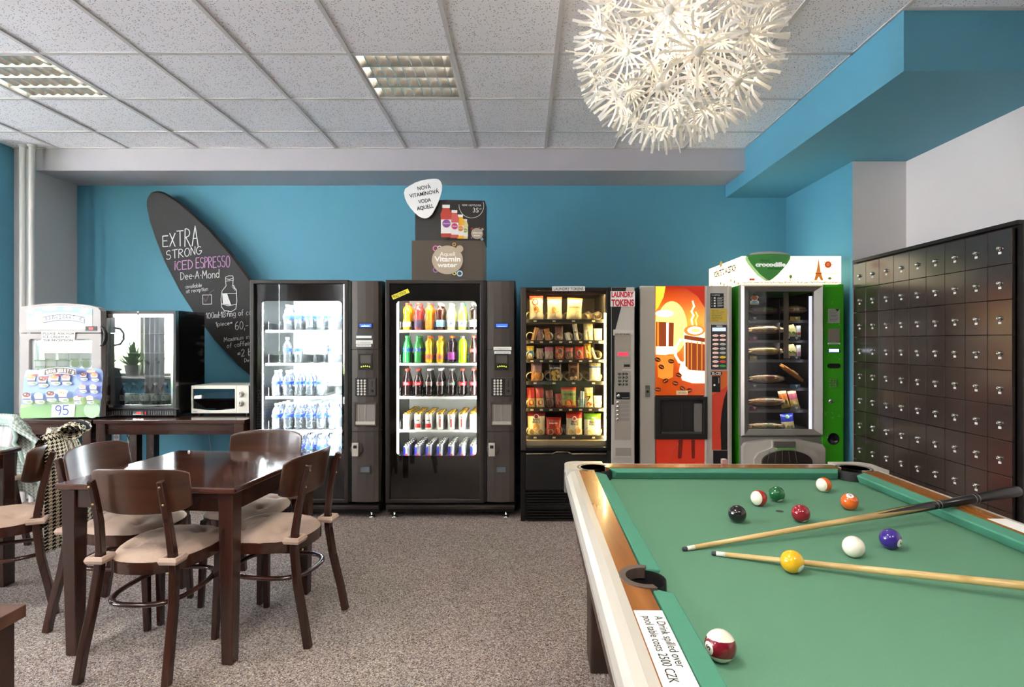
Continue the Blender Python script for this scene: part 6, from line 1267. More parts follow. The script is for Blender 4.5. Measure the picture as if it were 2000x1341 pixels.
# sign, display, handle, notice
sg = MB().prism([(wx(x, d), wz(y, d)) for x, y in [(53.5, 643), (53.5, 603.5), (80, 599), (118, 597.5), (155, 599), (180.5, 603.5), (180.5, 643)]], d-.002, d+.001).build('lit_sign', mat('lit sky sign', '#c8d0e0', .4, emit='#eef4ff', es=.08), t)
pr = Print(plane(d-.002)); skyb = mat('sign sky blue', '#86a9da', .4, emit='#b9cfee', es=.1); puff = mat('sign cloud', '#d8dce4', .4, emit='#ffffff', es=.06); lgrey = mat('sign outline', '#3f434e', .5); pinks = mat('pink scoop', '#d9a4c4', .5, emit='#d9a4c4', es=.1); cone = mat('waffle cone', '#e8c690', .5, emit='#e8c690', es=.1)
pr.poly([(54, 622), (54, 604), (80, 599.6), (118, 598), (155, 599.6), (180, 604), (180, 616), (150, 611), (118, 609), (85, 612)], skyb)
for x, y, rx, ry in ((60, 606, 8, 6), (98, 602, 15, 4.5), (132, 603, 9, 3), (165, 607, 10, 5), (72, 624, 20, 8)): pr.ell(x, y, rx, ry, puff)
pr.poly([(76, 617), (86, 617), (84, 628), (81, 628)], cone); pr.ell(76, 614.5, 9, 7.5, pinks, 18)
band = [(85 + 80*i/12, 616+3*math.cos(0)-0 + 5.5*((i-6)/6)**2-4) for i in range(13)]
pr.poly([(x, y-1.2) for x, y in band]+[(x, y+10.5) for x, y in band[::-1]], lgrey); pr.poly([(x, y-.2) for x, y in band]+[(x, y+9.5) for x, y in band[::-1]], puff)
def arcword(pr, txt, x0, x1, ybase, sag, h, m, bold=.0, outline=None):
    """lettering on a shallow arch, one letter at a time"""
    n = len(txt); pr.k += 1
    for i, c in enumerate(txt):
        if c == ' ': continue
        u = (i+.5)/n*2-1; x = x0+(x1-x0)*(i+.5)/n; y = ybase+sag*u*u
        pr.text(c, x, y, h, m, (x1-x0)/n*.86 if c not in "'I" else (x1-x0)/n*.35, ang=-math.atan(2*sag*u/((x1-x0)/2)), bold=bold, layer=False)
arcword(pr, "BEN&JERRY'S", 89, 161, 620.3, 5, 6.4, lgrey, .075); arcword(pr, "BEN&JERRY'S", 89, 161, 619.9, 5, 5.6, puff, -.005)
pr.build('sign_print', sg)
so = MB().box(wx(167.5, d), wx(189.5, d), d-.004, d+.001, wz(645.5, d), wz(637, d)).build('thermostat', black, t); MB().box(wx(174.5, d), wx(182.5, d), d-.0055, d-.004, wz(643.5, d), wz(639, d)).build('screen', mat('red led', '#e02a2a', .4, emit='#ff2e2e', es=1.3), so)
mb = MB(); mb.tube([W(197, 638, d+.02), W(203, 641, d-.01), W(206.5, 650, d-.018), W(206.5, 662, d-.018), W(203, 672, d-.01), W(197, 675.5, d+.02)], [.012, .014, .014, .014, .013, .011], 10, sq=.7); mb.build('door_handle', black, t)
MB().box(wx(55, d), wx(190, d), d+.02, d+.05, wz(651, d), wz(649, d)).build('door_gap', black, t)
so = MB().prism([(wx(x, d), wz(y, d)) for x, y in [(81, 646.5), (147.5, 647.5), (146, 668), (82, 667)]], d-.002, d-.001).build('paper_notice', paper, t); pr = Print(plane(d-.002))
for k, s_ in enumerate(['PLEASE ASK FOR', 'ICE CREAM AT', 'THE RECEPTION']): pr.text(s_, 84.5, 653+6.6*k, 4.4, ink, [61, 53, 58][k], align='L', ang=-.008)
pr.build('lettering', so)
# leaning menu board
bfn = lambda x, y: W(x, y, 4.232+.055*max(0, (818-y))/98)
t = thing('menu_board', 'sky and meadow ice cream price board leaning on the front of the white freezer', 'sign', bfn(120, 816.8))
out = [(39, 817), (194, 813.5), (197, 785), (201, 735), (200.5, 725), (196, 720), (188, 718.5), (181, 719), (172, 720), (163, 721), (158, 719), (150, 717.3), (128, 716.6), (110, 717.5), (99, 719.5), (97, 721.5), (70, 722), (54, 721.3), (50, 723.5), (47.5, 731), (45, 760), (42, 792)]
mb = MB(); n = len(out); fr = [bfn(*p) for p in out]; bk = [(p[0], p[1]+.005, p[2]) for p in fr]; mb.add(fr+bk, [tuple(range(n)), tuple(range(n, 2*n))[::-1]]+[(i, (i+1) % n, n+(i+1) % n, n+i) for i in range(n)]); bo = mb.build('board', mat('board sky blue', '#86a0d0', .4), t)
pr = Print(bfn, .0003); mead = mat('board meadow', '#74a05c', .4); mead2 = mat('board pale meadow', '#a3bd80', .4); lila = mat('board lilac', '#7785c6', .4); gr_ = mat('board pale grey', '#b4b0b2', .4); puffb = mat('board cloud', '#d0d4da', .4); brown = mat('chocolate brown banner', '#5a4438', .5); boardw = mat('board white', '#f6f6f4', .5)
pr.poly([(47, 738), (52, 722.5), (96, 722.5), (100, 728), (80, 735), (60, 732)], gr_); pr.ell(158, 773, 14, 18, lila); pr.ell(180, 745, 20, 22, lila, 24); pr.ell(172, 735, 22, 14, lila); pr.ell(178, 772, 22, 18, lila); pr.ell(120, 765, 14, 5, puffb); pr.ell(100, 740, 16, 5, puffb)
pr.poly([(41.5, 790), (60, 784), (85, 781), (110, 782), (140, 776), (165, 775), (196, 781), (194.5, 813), (39.5, 816.5)], mead2); pr.poly([(41, 797), (70, 790), (110, 787), (150, 790), (195.5, 786), (194, 813.2), (39.4, 816.6)], mead)
pr.ell(180, 800, 16, 16, mat('board soft green', '#9fbf96', .4), 20)
red_c = mat('scoop chocolate', '#7a4038', .5); van = mat('scoop vanilla', '#e6cfa4', .5); car = mat('scoop caramel', '#cf9a68', .5); pnk = mat('scoop pink', '#d99a90', .5); cupw = mat('cup white', '#dcd6dc', .5); cupg = mat('cup green band', '#8fa47a', .5); cupd = mat('cup dark band', '#6b6a86', .5); tagr = mat('red tag', '#cf4a52', .5); tiny = mat('tiny grey print', '#8a92b4', .6)
cups = [(62, 739, 1, car, 1), (84.5, 743, 1, red_c, 1), (108.5, 739, 1, car, 1), (131.5, 739, 1, pnk, 0), (166, 733, .75, red_c, 0), (188, 734, .8, car, 0), (165.5, 756.5, .75, pnk, 0), (187, 757, .8, van, 0), (58.5, 774, 1, red_c, 0), (82.5, 774.5, 1, van, 0), (106, 771, 1, red_c, 0), (130, 770.5, 1, van, 0), (158.5, 778, .75, van, 1), (184, 777.5, .75, van, 0)]
for x, y, s_, sc, tg in cups:
    s_ *= 1.0; pr.ell(x+3*s_, y+9*s_, 9*s_, 4*s_, puffb, 12); pr.poly([(x-8.5*s_, y-2*s_), (x+8.5*s_, y-2*s_), (x+6*s_, y+11*s_), (x-6*s_, y+11*s_)], cupw); pr.poly([(x-7.5*s_, y+3*s_), (x+7.5*s_, y+3*s_), (x+6.9*s_, y+6*s_), (x-6.9*s_, y+6*s_)], cupd)
    pr.ell(x+5*s_, y+9.5*s_, 5*s_, 2.4*s_, cupg, 10); pr.ell(x, y-3*s_, 9*s_, 5.2*s_, cupw, 16); pr.ell(x, y-4*s_, 8*s_, 4.6*s_, sc, 14)
    pr.ell(x-2.5*s_, y-5*s_, 2.2*s_, 1.3*s_, van if sc is not van else car, 8); pr.ell(x+3*s_, y-3.4*s_, 1.8*s_, 1.2*s_, pnk if sc is not pnk else van, 8)
    if tg: pr.poly([(x+3*s_, y-8*s_), (x+13*s_, y-9*s_), (x+13*s_, y-6.6*s_), (x+3*s_, y-5.4*s_)], tagr)
    pr.line([(x-8*s_, y+14*s_), (x+7*s_, y+13.6*s_)], .8, tiny); pr.line([(x-6*s_, y+16*s_), (x+3*s_, y+15.8*s_)], .6, tiny)
pr.ell(187, 724, 9, 3.4, mat('orange badge', '#d99a5c', .5), 14); pr.text('FROZEN', 187, 725.2, 2.8, boardw, 14, bold=.02)
bn = [(97+61*i/10, 722.5+4.5*((i-5)/5)**2-3.4) for i in range(11)]
pr.poly([(x, y-2.6) for x, y in bn]+[(x, y+9.4) for x, y in bn[::-1]], boardw); pr.poly([(x+(.8 if i == 0 else -.8 if i == 10 else 0), y-1.8) for i, (x, y) in enumerate(bn)]+[(x, y+8.6) for x, y in bn[::-1]], brown); arcword(pr, "BEN&JERRY'S", 101, 154, 725.6, 4, 6.2, boardw, .04)
pr.build('printed_board', bo)
so_ = Print(lambda x, y: (lambda q: (q[0], q[1]-.006, q[2]))(bfn(x, y)), .0003); so_.poly([(103, 789.3), (148.5, 788.7), (146.5, 813), (101.5, 813.3)], boardw); hand(so_, '95', 110, 810, 135, 809, 18, 2.4, blue_ink); so_.line([(141.5, 803), (141, 808)], .8, mead, False); so_.text('GOOD MIX', 113, 812.6, 2.4, blue_ink, 16, layer=False); so_.build('price_card', bo)

# mini fridge
d = 4.38; t = thing('mini_fridge', 'black mini fridge with chrome framed mirror like glass door on the dark table', 'fridge', (wx(271, d), d, TH))
x0, x1 = wx(200.5, d), wx(346, d); zt = wz(606, d); yb = 4.76; ft = .012
mb = MB(); mb.box(x0, x0+.03, d+.03, yb, TH+ft, zt); mb.box(x1-.03, x1, d+.03, yb, TH+ft, zt); mb.box(x0+.03, x1-.03, d+.03, yb, zt-.03, zt); mb.box(x0+.03, x1-.03, yb-.02, yb, TH+ft, zt-.03); mb.box(x0+.03, x1-.03, d+.03, yb-.02, TH+ft, wz(794, d)); mb.build('cabinet', blackgloss, t, bevel=.003)
for x in (x0+.05, x1-.05):
    for y in (d+.08, yb-.06): MB().lathe([(.018, 0), (.018, ft)], 12, (x, y, TH)).build('foot', black, t)
mb = MB(); ia, ib = x0+.031, x1-.031; mb.box(ia, ia+.004, d+.04, yb-.022, wz(793, d), zt-.032); mb.box(ib-.004, ib, d+.04, yb-.022, wz(793, d), zt-.032); mb.box(ia, ib, yb-.026, yb-.022, wz(793, d), zt-.032); mb.build('inner_liner', mat('aluminium liner', '#b9bcbb', .35, metal=.4), t)
mb = MB(); ringrect(mb, wx(201, d), wx(345.5, d), wz(799, d), wz(607, d), wx(210.5, d), wx(335, d), wz(790, d), wz(620, d), .004, d-.012, d+.028); dr = mb.build('door', chrome, t, bevel=.004)
mb = MB(); ringrect(mb, wx(201, d), wx(345.5, d), wz(799, d), wz(607, d), wx(206.5, d), wx(340, d), wz(795, d), wz(613, d), .004, d-.0135, d-.0121); mb.build('door_edge', black, dr)
MB().box(wx(210, d), wx(335.5, d), d-.004, d, wz(790.5, d), wz(619.5, d)).build('door_pane', pane_fridge, dr)
MB().box(wx(205, d), wx(213, d), d-.022, d-.013, wz(676, d), wz(640, d)).build('door_grip', black, dr, bevel=.002) if False else None
MB().box(ia+.02, ib-.02, d+.05, d+.065, zt-.045, zt-.034).build('light_tube', mat('fridge tube', '#ffffff', .4, emit='#f4f8ff', es=12), t)
for k, y in enumerate((790, 736.5, 690, 652)):
    z = wz(y, d+.1)+.003; mb = MB()
    for q in range(9): mb.tube([(ia+.01, d+.06+q*.034, z), (ib-.01, d+.06+q*.034, z)], .0022, 5)
    for x in (ia+.02, ib-.02, (ia+ib)/2): mb.tube([(x, d+.055, z-.003), (x, yb-.04, z-.003)], .0022, 5)
    mb.build('wire_shelf', mat('white wire', '#d9dad8', .4), t)
KIND['iced coffee'] = bottle('coffee_bottle', P_SMALL, liquid('dark iced coffee', '#1c1210'), mat('silver bottle cap', '#b8b6b0', .3, metal=.6), mat('mini white label', '#dcd8d0', .5), (.03, .075), .153, script=('A', mat('label ink', '#2a2422', .5), .7))
zb = wz(790, d+.1)+.0055
for row_ in range(2):
    for k in range(6):
        KIND['iced coffee'].put((ia+.07+k*.084+(.02 if row_ else 0), d+.10+.08*row_, zb), (0, 0, 0), 'dark iced coffee bottle, %s from the chrome door grip side, %s row in mini fridge' % (ORD[k], 'front' if row_ == 0 else 'back'), 'bottles in the mini fridge')
so = MB().box(x0+.005, x1-.005, d-.004, d+.03, TH+ft, wz(800, d)).build('vent_panel', mach_black, t); mb = MB(); sl_m = mat('grey vent slat', '#5a5654', .4)
for k in range(30):
    px = 206+k*4.5
    if 258 < px < 290: continue
    MB().box(wx(px, d), wx(px+2, d), d-.007, d-.004, TH+ft+.006, wz(802, d)).build('vent_slat', sl_m, so)
s2 = MB().box(wx(261, d), wx(281.5, d), d-.008, d-.004, TH+ft+.006, wz(802.5, d)).build('thermostat', chrome, so); 
MB().box(wx(268, d), wx(277, d), d-.0095, d-.008, TH+ft+.012, wz(804, d)).build('screen', mat('red led', '#e02a2a', .4), t); MB().box(wx(283.5, d), wx(287, d), d-.008, d-.004, TH+ft+.006, wz(803, d)).build('rocker_switch', red_ink, so)
lo = MB().lathe([(.007, 0), (.007, .008), (.004, .01)], 12, M=Matrix.Translation((wx(273, d), d-.013, wz(609.5, d))) @ Matrix.Rotation(PI/2, 4, 'X')).build('door_lock', mat('white knob', '#ece9e4', .3), dr); MB().lathe([(.006, 0), (.006, .010)], 12, M=Matrix.Translation((wx(270.5, d), d-.013, wz(614, d))) @ Matrix.Rotation(PI/2, 4, 'X')).build('key_barrel', chrome, dr)
# countertop oven
d = 4.47; t = thing('microwave_oven', 'small white countertop oven with two knobs beside the black mini fridge', 'oven', (wx(430, d), d, TH))
ow = mat('white oven enamel', '#e2ddd0', .35, coat=.2); x0, x1 = wx(374, d), wx(487, d); zb, zt = TH+.014, wz(752, d)
MB().box(x0+.004, x1-.004, d+.02, d+.30, zb, zt).build('cabinet', ow, t, bevel=.008)
mb = MB(); ow_ = [(374.5, 806.5), (374.5, 752.5), (462, 752.5), (462, 806.5)]; n = 12
ol_ = [(374.5+87.5*i/n, 806.5) for i in range(n+1)]+[(462, 752.5)]+[(462-87.5*i/n, 752.5) for i in range(1, n+1)]
il_ = [(377.5+82*i/n, 797.5+3.2*math.sin(PI*i/n)) for i in range(n+1)]+[(459.5, 759)]+[(459.5-82*i/n, 759) for i in range(1, n+1)]
ring(mb, [(wx(x, d), wz(y, d)) for x, y in ol_], [(wx(x, d), wz(y, d)) for x, y in il_], d-.006, d+.02); dr = mb.build('door', ow, t, bevel=.002)
MB().box(wx(376, d), wx(460.5, d), d+.004, d+.008, wz(801, d), wz(758, d)).build('door_pane', pane_dark, dr); MB().box(wx(376, d), wx(460.5, d), d+.016, d+.02, wz(801, d), wz(758, d)).build('cavity', mat('dark oven cavity', '#3a3634', .4), t)
MB().prism(ell(wx(436, d), wz(790, d), .04, .02, 14), d+.009, d+.015).build('turntable_dish', mat('pale dish', '#9a938a', .4), t)
MB().box(wx(462.5, d), wx(486.5, d), d-.005, d+.02, wz(806.5, d), wz(752.5, d)).build('control_panel', ow, t, bevel=.002)
for k, y in enumerate((769.5, 787.5)): MB().lathe([(.026, 0), (.026, .003), (.019, .005), (.017, .02), (.012, .022)], 22, M=Matrix.Translation((wx(471, d), d-.005, wz(y, d))) @ Matrix.Rotation(PI/2, 4, 'X')).build('knob', ow, t); MB().box(wx(470.4, d), wx(471.6, d), d-.0285, d-.026, wz(y+1, d), wz(y-4, d)).build('knob_mark', can_grey, t)
for x in (x0+.04, x1-.04):
    for y in (d+.05, d+.26): MB().lathe([(.012, 0), (.012, .014)], 10, (x, y, TH)).build('foot', black, t)
pr = Print(plane(d-.006)); pr.text('OVEN', 381, 804.8, 2.4, can_grey, 8); pr.build('lettering', t)
# sockets and cables on the wall
sw = mat('white socket plastic', '#e4e2de', .35)
for px, py, w, h, lab in ((229, 853, 11, 13, 'white wall socket partly behind the side table leg'), (257.5, 858, 14, 18, 'white double wall socket under the mini fridge table'), (296, 860, 12, 15, 'white wall socket under the side table, nearest the microwave')):
    y = 5.245; x = wx(px, y); z = wz(py, y); hw, hh = w*y/F/2, h*y/F/2; t = thing('wall_socket', lab, 'socket', (x, y, z), group='wall sockets')
    MB().prism(rrect(x-hw, x+hw, z-hh, z+hh, .008), y-.012, y).build('cover', sw, t, bevel=.002); MB().lathe([(.022, 0), (.020, -.006), (.0005, -.006)], 18, M=Matrix.Translation((x, y-.0125, z)) @ Matrix.Rotation(PI/2, 4, 'X')).build('socket_well', mat('socket shade', '#b9b6b2', .5), t); mb = MB()
    for s_ in (-1, 1): mb.prism(ell(x+s_*.009, z, .0026, .0026, 8), y-.0145, y-.012)
    mb.build('socket_hole', black, t)
o = MB().tube([W(248, 846, 5.2), W(256, 872, 5.18), W(262, 890, 5.2), W(276, 930, 5.2), W(284, 948, 5.2)], .004, 6).build('cable', black); tag(o, 'black power cable hanging from the wall sockets under the side table', 'cable')
o = MB().tube([W(407, 840, 5.23), W(409, 858, 5.23), W(412, 880, 5.23), W(410, 905, 5.23)], .003, 6).build('cable', mat('grey cable', '#a5b4bc', .5)); tag(o, 'thin pale cable on the blue wall below the microwave', 'cable')

# ---------------------------------------------------------------- surfboard blackboard
d = 5.09; t = thing('surfboard', 'black chalkboard surfboard hung slanting on the blue wall above the fridge', 'sign', W(400, 560, d))
hw_ = [(0, 8), (12, 40), (26, 58), (54, 80), (89, 97), (170, 132), (270, 160), (306, 170), (465, 207), (539, 216), (704, 237), (881, 243), (937, 243), (1150, 232), (1402, 195), (1600, 140), (1740, 85), (1830, 40), (1850, 8)]
A = (85, 55); U = (.568, .823); N = (.823, -.568); C_ = lambda a, c: (270+(A[0]+U[0]*a+N[0]*c)*.2685, 360+(A[1]+U[1]*a+N[1]*c)*.2685)
ed = [C_(a, c) for a, c in hw_]+[C_(a, -c) for a, c in hw_[::-1]]
inn = [C_(a*.985+14, c*.93) for a, c in hw_]+[C_(a*.985+14, -c*.93) for a, c in hw_[::-1]]
sb = mat('blackboard paint', '#1e1b1b', .7, var=(3, .25)); rail = mat('surfboard rail paint', '#37302e', .45)
mb = MB(); n = len(ed); f0 = [W(x, y, d) for x, y in inn]; f1 = [(p[0], d+.022, p[2]) for p in [W(x, y, d) for x, y in ed]]; f2 = [(p[0], d+.06, p[2]) for p in [W(x, y, d) for x, y in inn]]
mb.add(f0, [tuple(range(n))], 0); mb.add(f0+f1, [(i, (i+1) % n, n+(i+1) % n, n+i) for i in range(n)], 1, True); mb.add(f1+f2, [(i, (i+1) % n, n+(i+1) % n, n+i) for i in range(n)], 1, True); mb.add(f2, [tuple(range(n))[::-1]], 1)
so = mb.build('board', [sb, rail], t)
MB().box(W(395, 560, d)[0]-.1, W(395, 560, d)[0]+.1, d+.06, 5.243, W(0, 560, d)[2]-.05, W(0, 560, d)[2]+.05).build('wall_bracket', black, t)
ch = mat('white chalk', '#e9e6e6', .9); chp = mat('pink chalk', '#d69ad0', .9)
pr = Print(plane(d), .0002); pr.line([(304.5, 401), (309, 407), (323, 426)], 1.6, black)
hand(pr, 'EXTRA', 318, 482, 387, 480, 21, 1.7, ch, .85); hand(pr, 'STRONG', 325, 507, 394, 495, 17, 1.4, ch, -.1); hand(pr, 'ICED', 341, 527, 376, 525, 16, 1.6, chp, .1); hand(pr, 'ESPRESSO', 383, 524, 449, 521, 20, 1.6, chp, .1)
hand(pr, 'Dee.A.Mond', 353, 546, 428, 542, 14, 1.3, ch, .15); hand(pr, 'available', 363, 563, 394, 560, 7.5, 1.0, ch); hand(pr, 'at reception', 364, 572, 406, 567, 7.5, 1.0, ch)
pr.line([(396, 576), (413.5, 575.5), (413.5, 593.5), (396.5, 594), (396, 576)], 1.1, ch); pr.line([(398, 582), (402, 589), (411, 571), (419, 565)], 1.0, mat('dull pink chalk', '#8a6468', .9))
pr.line([(441, 541), (447, 538.5), (455, 538.5), (456, 543), (448, 545.5), (441, 544), (441, 541)], 1.1, ch); pr.line([(440.5, 545), (441, 549), (456, 547), (455.5, 541)], 1.0, ch); pr.line([(441, 550), (442, 558), (434, 568), (432, 584), (433, 599), (438, 606), (452, 608.5), (461, 603), (463, 588), (462, 566), (455, 557), (455.5, 548)], 1.2, ch)
pr.line([(434, 573), (462, 573)], 1.0, ch); pr.line([(433, 593), (446, 597), (462, 594)], 1.2, ch); pr.poly([(434.5, 574), (444, 573.5), (452, 596), (436, 593)], ch)
for k in range(4): pr.line([(453+k*1.6, 559+k*2.4), (458+k*1.1, 557+k*3.0)], .9, ch)
hand(pr, '100ml.187mg of caffein', 403, 622, 515, 612, 11, 1.2, ch); hand(pr, '1piece=', 422, 637, 454, 634, 8, 1.1, ch); hand(pr, '60,-', 460, 644, 485, 641, 15, 1.2, ch); hand(pr, 'Maximum m', 438, 667, 487, 661, 8.5, 1.1, ch); hand(pr, 'of caffeine', 444, 679, 496, 673, 9, 1.1, ch); hand(pr, '=2 b', 465, 697, 491, 693, 13, 1.2, ch); hand(pr, 'De', 478, 707, 487, 706, 7, 1.0, ch)
pr.build('chalk_writing', so)

# ---------------------------------------------------------------- chairs and dining table
def chair_model():
    t = thing('bentwood_chair', 'chair', 'chair')
    for s in (1, -1):
        pts = [(.180, -.275, 0), (.176, -.252, .12), (.167, -.215, .28), (.157, -.196, .42), (.150, -.196, .50), (.144, -.212, .62), (.142, -.240, .74), (.142, -.256, .80)]
        MB().tube([(s*x, y, z) for x, y, z in pts], [.022, .022, .022, .022, .0205, .019, .018, .0165], 4, up=(1, 0, 0), smooth=False).build('rear_leg', darkwood, t, bevel=.004, local=True)
        MB().tube([(s*.168, .185, 0), (s*.158, .168, .40), (s*.156, .166, .44)], [.018, .0245, .025], 4, up=(1, 0, 0), smooth=False).build('front_leg', darkwood, t, bevel=.004, local=True)
        mb = MB()
        for x, y, z in ((.144, -.232, .70), (.143, -.252, .775), (.158, -.224, .425)): mb.lathe([(.005, 0), (.0045, .002), (.001, .003)], 10, M=Matrix.Translation((s*x, y-.012, z)) @ Matrix.Rotation(PI/2, 4, 'X'))
        mb.build('screw', mat('brass screw', '#a08a5c', .3, metal=.8), t, local=True)
    # seat frame outline: rounded, wider in front
    def outline(k, off): # k in 0..1
        a = 2*PI*k; c, s = math.cos(a), math.sin(a); x = (abs(c)**.78)*(1 if c > 0 else -1); y = (abs(s)**.78)*(1 if s > 0 else -1)
        return ((.196+.020*y+off)*x, .005+(.215+off)*y)
    n = 40; ol = [outline(i/n, 0) for i in range(n)]
    MB().prism(ol, .405, .452, 'xy', smooth=True).build('seat_frame', darkwood_x, t, bevel=.004, local=True)
    tufts = [(.09, .10), (-.09, .10), (.09, -.09), (-.09, -.09)]
    def cz(x, y, r): 
        z = .452+.042*(1-r**5)**.6 if r < 1 else .452
        for tx, ty in tufts: z -= .028*math.exp(-((x-tx)**2+(y-ty)**2)/(.026**2))+.006*math.exp(-((x-tx)**2+(y-ty)**2)/(.06**2))*(1+math.sin(7*math.atan2(y-ty, x-tx)))*.7
        return z+.003*math.sin(31*x+17*y)*(1-r)+.0016*math.sin(90*x-60*y+20*x*y)*r
    def cf(u, v):
        r = v; x, y = outline(u, -.004); return (x*r, .005+(y-.005)*r, cz(x*r, .005+(y-.005)*r, r*.999))
    mb = MB(); mb.grid(cf, n, 14, cu=True); mb.grid(lambda u, v: (outline(u, -.004)[0]*(1-.03*v), .005+(outline(u, -.004)[1]-.005)*(1-.03*v), .453), n, 1, cu=True); mb.build('seat_cushion', cushion_mat, t, local=True)
    mb = MB()
    for tx, ty in tufts: mb.lathe([(.0075, 0), (.005, .003), (.0005, .004)], 10, (tx, ty, cz(tx, ty, .5)+.0005))
    mb.build('tuft_button', cushion_mat, t, local=True)
    for s in (1, -1):
        c = (s*.152, -.196); q = .030
        mb = MB(); mb.tube([(c[0]+q*x, c[1]+q*y, .468) for x, y in ((1, -1), (1, 1), (-1, 1), (-1, -1))], .014, 6, closed=True, sq=1.2, up=(0, 0, 1), smooth=False); mb.build('cushion_tie', cushion_mat, t, local=True, bevel=.003)
    # hoop stretcher
    hp = []
    for i in range(32):
        a = 2*PI*i/32; c, s = math.cos(a), math.sin(a); hp.append((.158*(abs(c)**.7)*(1 if c > 0 else -1), -.018+.195*(abs(s)**.7)*(1 if s > 0 else -1), .285))
    MB().tube(hp, .0135, 8, closed=True, up=(0, 0, 1), sq=.72).build('hoop_stretcher', darkwood_x, t, local=True)
    # curved plywood backrest
    def bf(u, v, off):
        w = .205; x = (2*u-1)*w; curve = .058*(2*u-1)**2; e = 1-(abs(2*u-1)**9)*.20; zc = .744; hh = .086+.010*(1-(2*u-1)**2); z = zc+(2*v-1)*hh*e
        lean = -(z-.752)*.18; return (x, -.222+curve+lean+off, z)
    mb = MB(); nu, nv = 26, 8; vs = [bf(i/nu, j/nv, o) for o in (-.006, .006) for j in range(nv+1) for i in range(nu+1)]; N1 = (nu+1)*(nv+1); fs = []
    for j in range(nv):
        for i in range(nu): a = j*(nu+1)+i; fs += [(a, a+1, a+nu+2, a+nu+1), (N1+a+1, N1+a, N1+a+nu+1, N1+a+nu+2)]
    for i in range(nu): a = i; fs.append((a+1, a, N1+a, N1+a+1)); a = nv*(nu+1)+i; fs.append((a, a+1, N1+a+1, N1+a))
    for j in range(nv): a = j*(nu+1); fs.append((a, a+nu+1, N1+a+nu+1, N1+a)); a += nu; fs.append((a+nu+1, a, N1+a, N1+a+nu+1))
    mb.add(vs, fs, 0, True); mb.build('backrest', plywood, t, local=True, bevel=.003, ang=50)
    return Many(t)
chair = chair_model()
def place(x, y, ang, label): return chair.put((x, y, 0), (0, 0, math.radians(ang)), label, 'bentwood chairs with beige cushions')
c1 = place(-1.572, 2.46, -2, 'dark bentwood chair nearest the viewer, back turned, at the near side of the table')
place(-1.197, 2.665, 82, 'dark bentwood chair at the table side facing the drinks machines, seen from behind')
place(-1.475, 3.01, 180, 'dark bentwood chair on the far side of the table, back towards the water machine')
place(-1.945, 2.765, -90, 'dark bentwood chair opposite, its grain inner back facing the table, near the socket wall')
CH5 = place(-2.655, 2.815, 114, 'dark bentwood chair with a black and cream houndstooth coat over its back')
CH6 = place(-3.48, 3.42, 180, 'dark bentwood chair at the picture edge with a pale teal shawl over its back')
# dining table
t = thing('dining_table', 'square dark glossy dining table amid the bentwood chairs', 'table', (-1.56, 2.697, 0))
glossy = mat('glossy dark table top', '#4e2b1e', .10, grain=('#321a13', 6, 'x'), coat=.6)
hx, hy = .405, .374
MB().box(-hx, hx, -hy, hy, .722, .746).build('table_top', glossy, t, bevel=.006, bseg=3, local=True)
mb = MB(); mb.box(-hx+.03, hx-.03, -hy+.025, -hy+.045, .642, .722); mb.box(-hx+.03, hx-.03, hy-.045, hy-.025, .642, .722); mb.box(-hx+.025, -hx+.045, -hy+.045, hy-.045, .642, .722); mb.box(hx-.045, hx-.025, -hy+.045, hy-.045, .642, .722); mb.build('apron', darkwood_x, t, local=True)
for sx in (1, -1):
    for sy in (1, -1): MB().tube([(sx*(hx-.05), sy*(hy-.05), 0), (sx*(hx-.048), sy*(hy-.048), .60), (sx*(hx-.048), sy*(hy-.048), .722)], [.034, .045, .046], 4, up=(1, 0, 0), smooth=False).build('leg', darkwood, t, local=True, bevel=.004)
t.rotation_euler = (0, 0, math.radians(-5.5))
so = MB().lathe([(.006, 0), (.006, .004), (.0035, .009)], 12, W(369, 876, 3.05)).build('white_peg', sw); so.location = (0, 0, 0); tag(so, 'tiny white peg standing at the far edge of the dining table', 'peg')
so.data.transform(Matrix.Translation((0, 0, .7462-W(369, 876, 3.05)[2])))
# second table at the picture edge
t = thing('dining_table', 'dark table cut by the picture edge beside the shawl chair', 'table', (-3.22, 2.76, 0)); x1, y1 = -2.838, 3.14
MB().box(x1-.78, x1, y1-.76, y1, .735, .76).build('table_top', glossy, t, bevel=.006)
mb = MB(); mb.box(x1-.75, x1-.03, y1-.05, y1-.03, .655, .735); mb.box(x1-.05, x1-.03, y1-.73, y1-.05, .655, .735); mb.box(x1-.75, x1-.05, y1-.73, y1-.71, .655, .735); mb.build('apron', darkwood_x, t)
for lx in (x1-.09, x1-.76):
    for ly in (y1-.09, y1-.75): MB().box(lx, lx+.07, ly, ly+.07, 0, .735).build('leg', darkwood, t, bevel=.004)
# low cabinet in the near corner
t = thing('low_cabinet', 'corner of a low dark wooden cabinet at the lower picture edge', 'cabinet', (-1.75, 1.40, 0))
cx1, cy1 = wx(51.5, 1.70), 1.70; zt = wz(1179, 1.70); rb = mat('reddish dark cabinet wood', '#3d1d12', .35, grain=('#2b130c', 7, 'z'), coat=.2)
MB().box(cx1-.7, cx1, cy1-.62, cy1, zt-.038, zt).build('cabinet_top', mat('lighter brown cabinet top', '#6b4836', .4, grain=('#4a2e20', 7, 'x')), t, bevel=.002); MB().box(cx1-.68, cx1-.022, cy1-.6, cy1-.015, .04, zt-.038).build('cabinet_body', rb, t, bevel=.002); MB().box(cx1-.66, cx1-.04, cy1-.58, cy1-.03, 0, .04).build('plinth', black, t)  # top in a lighter brown than the body
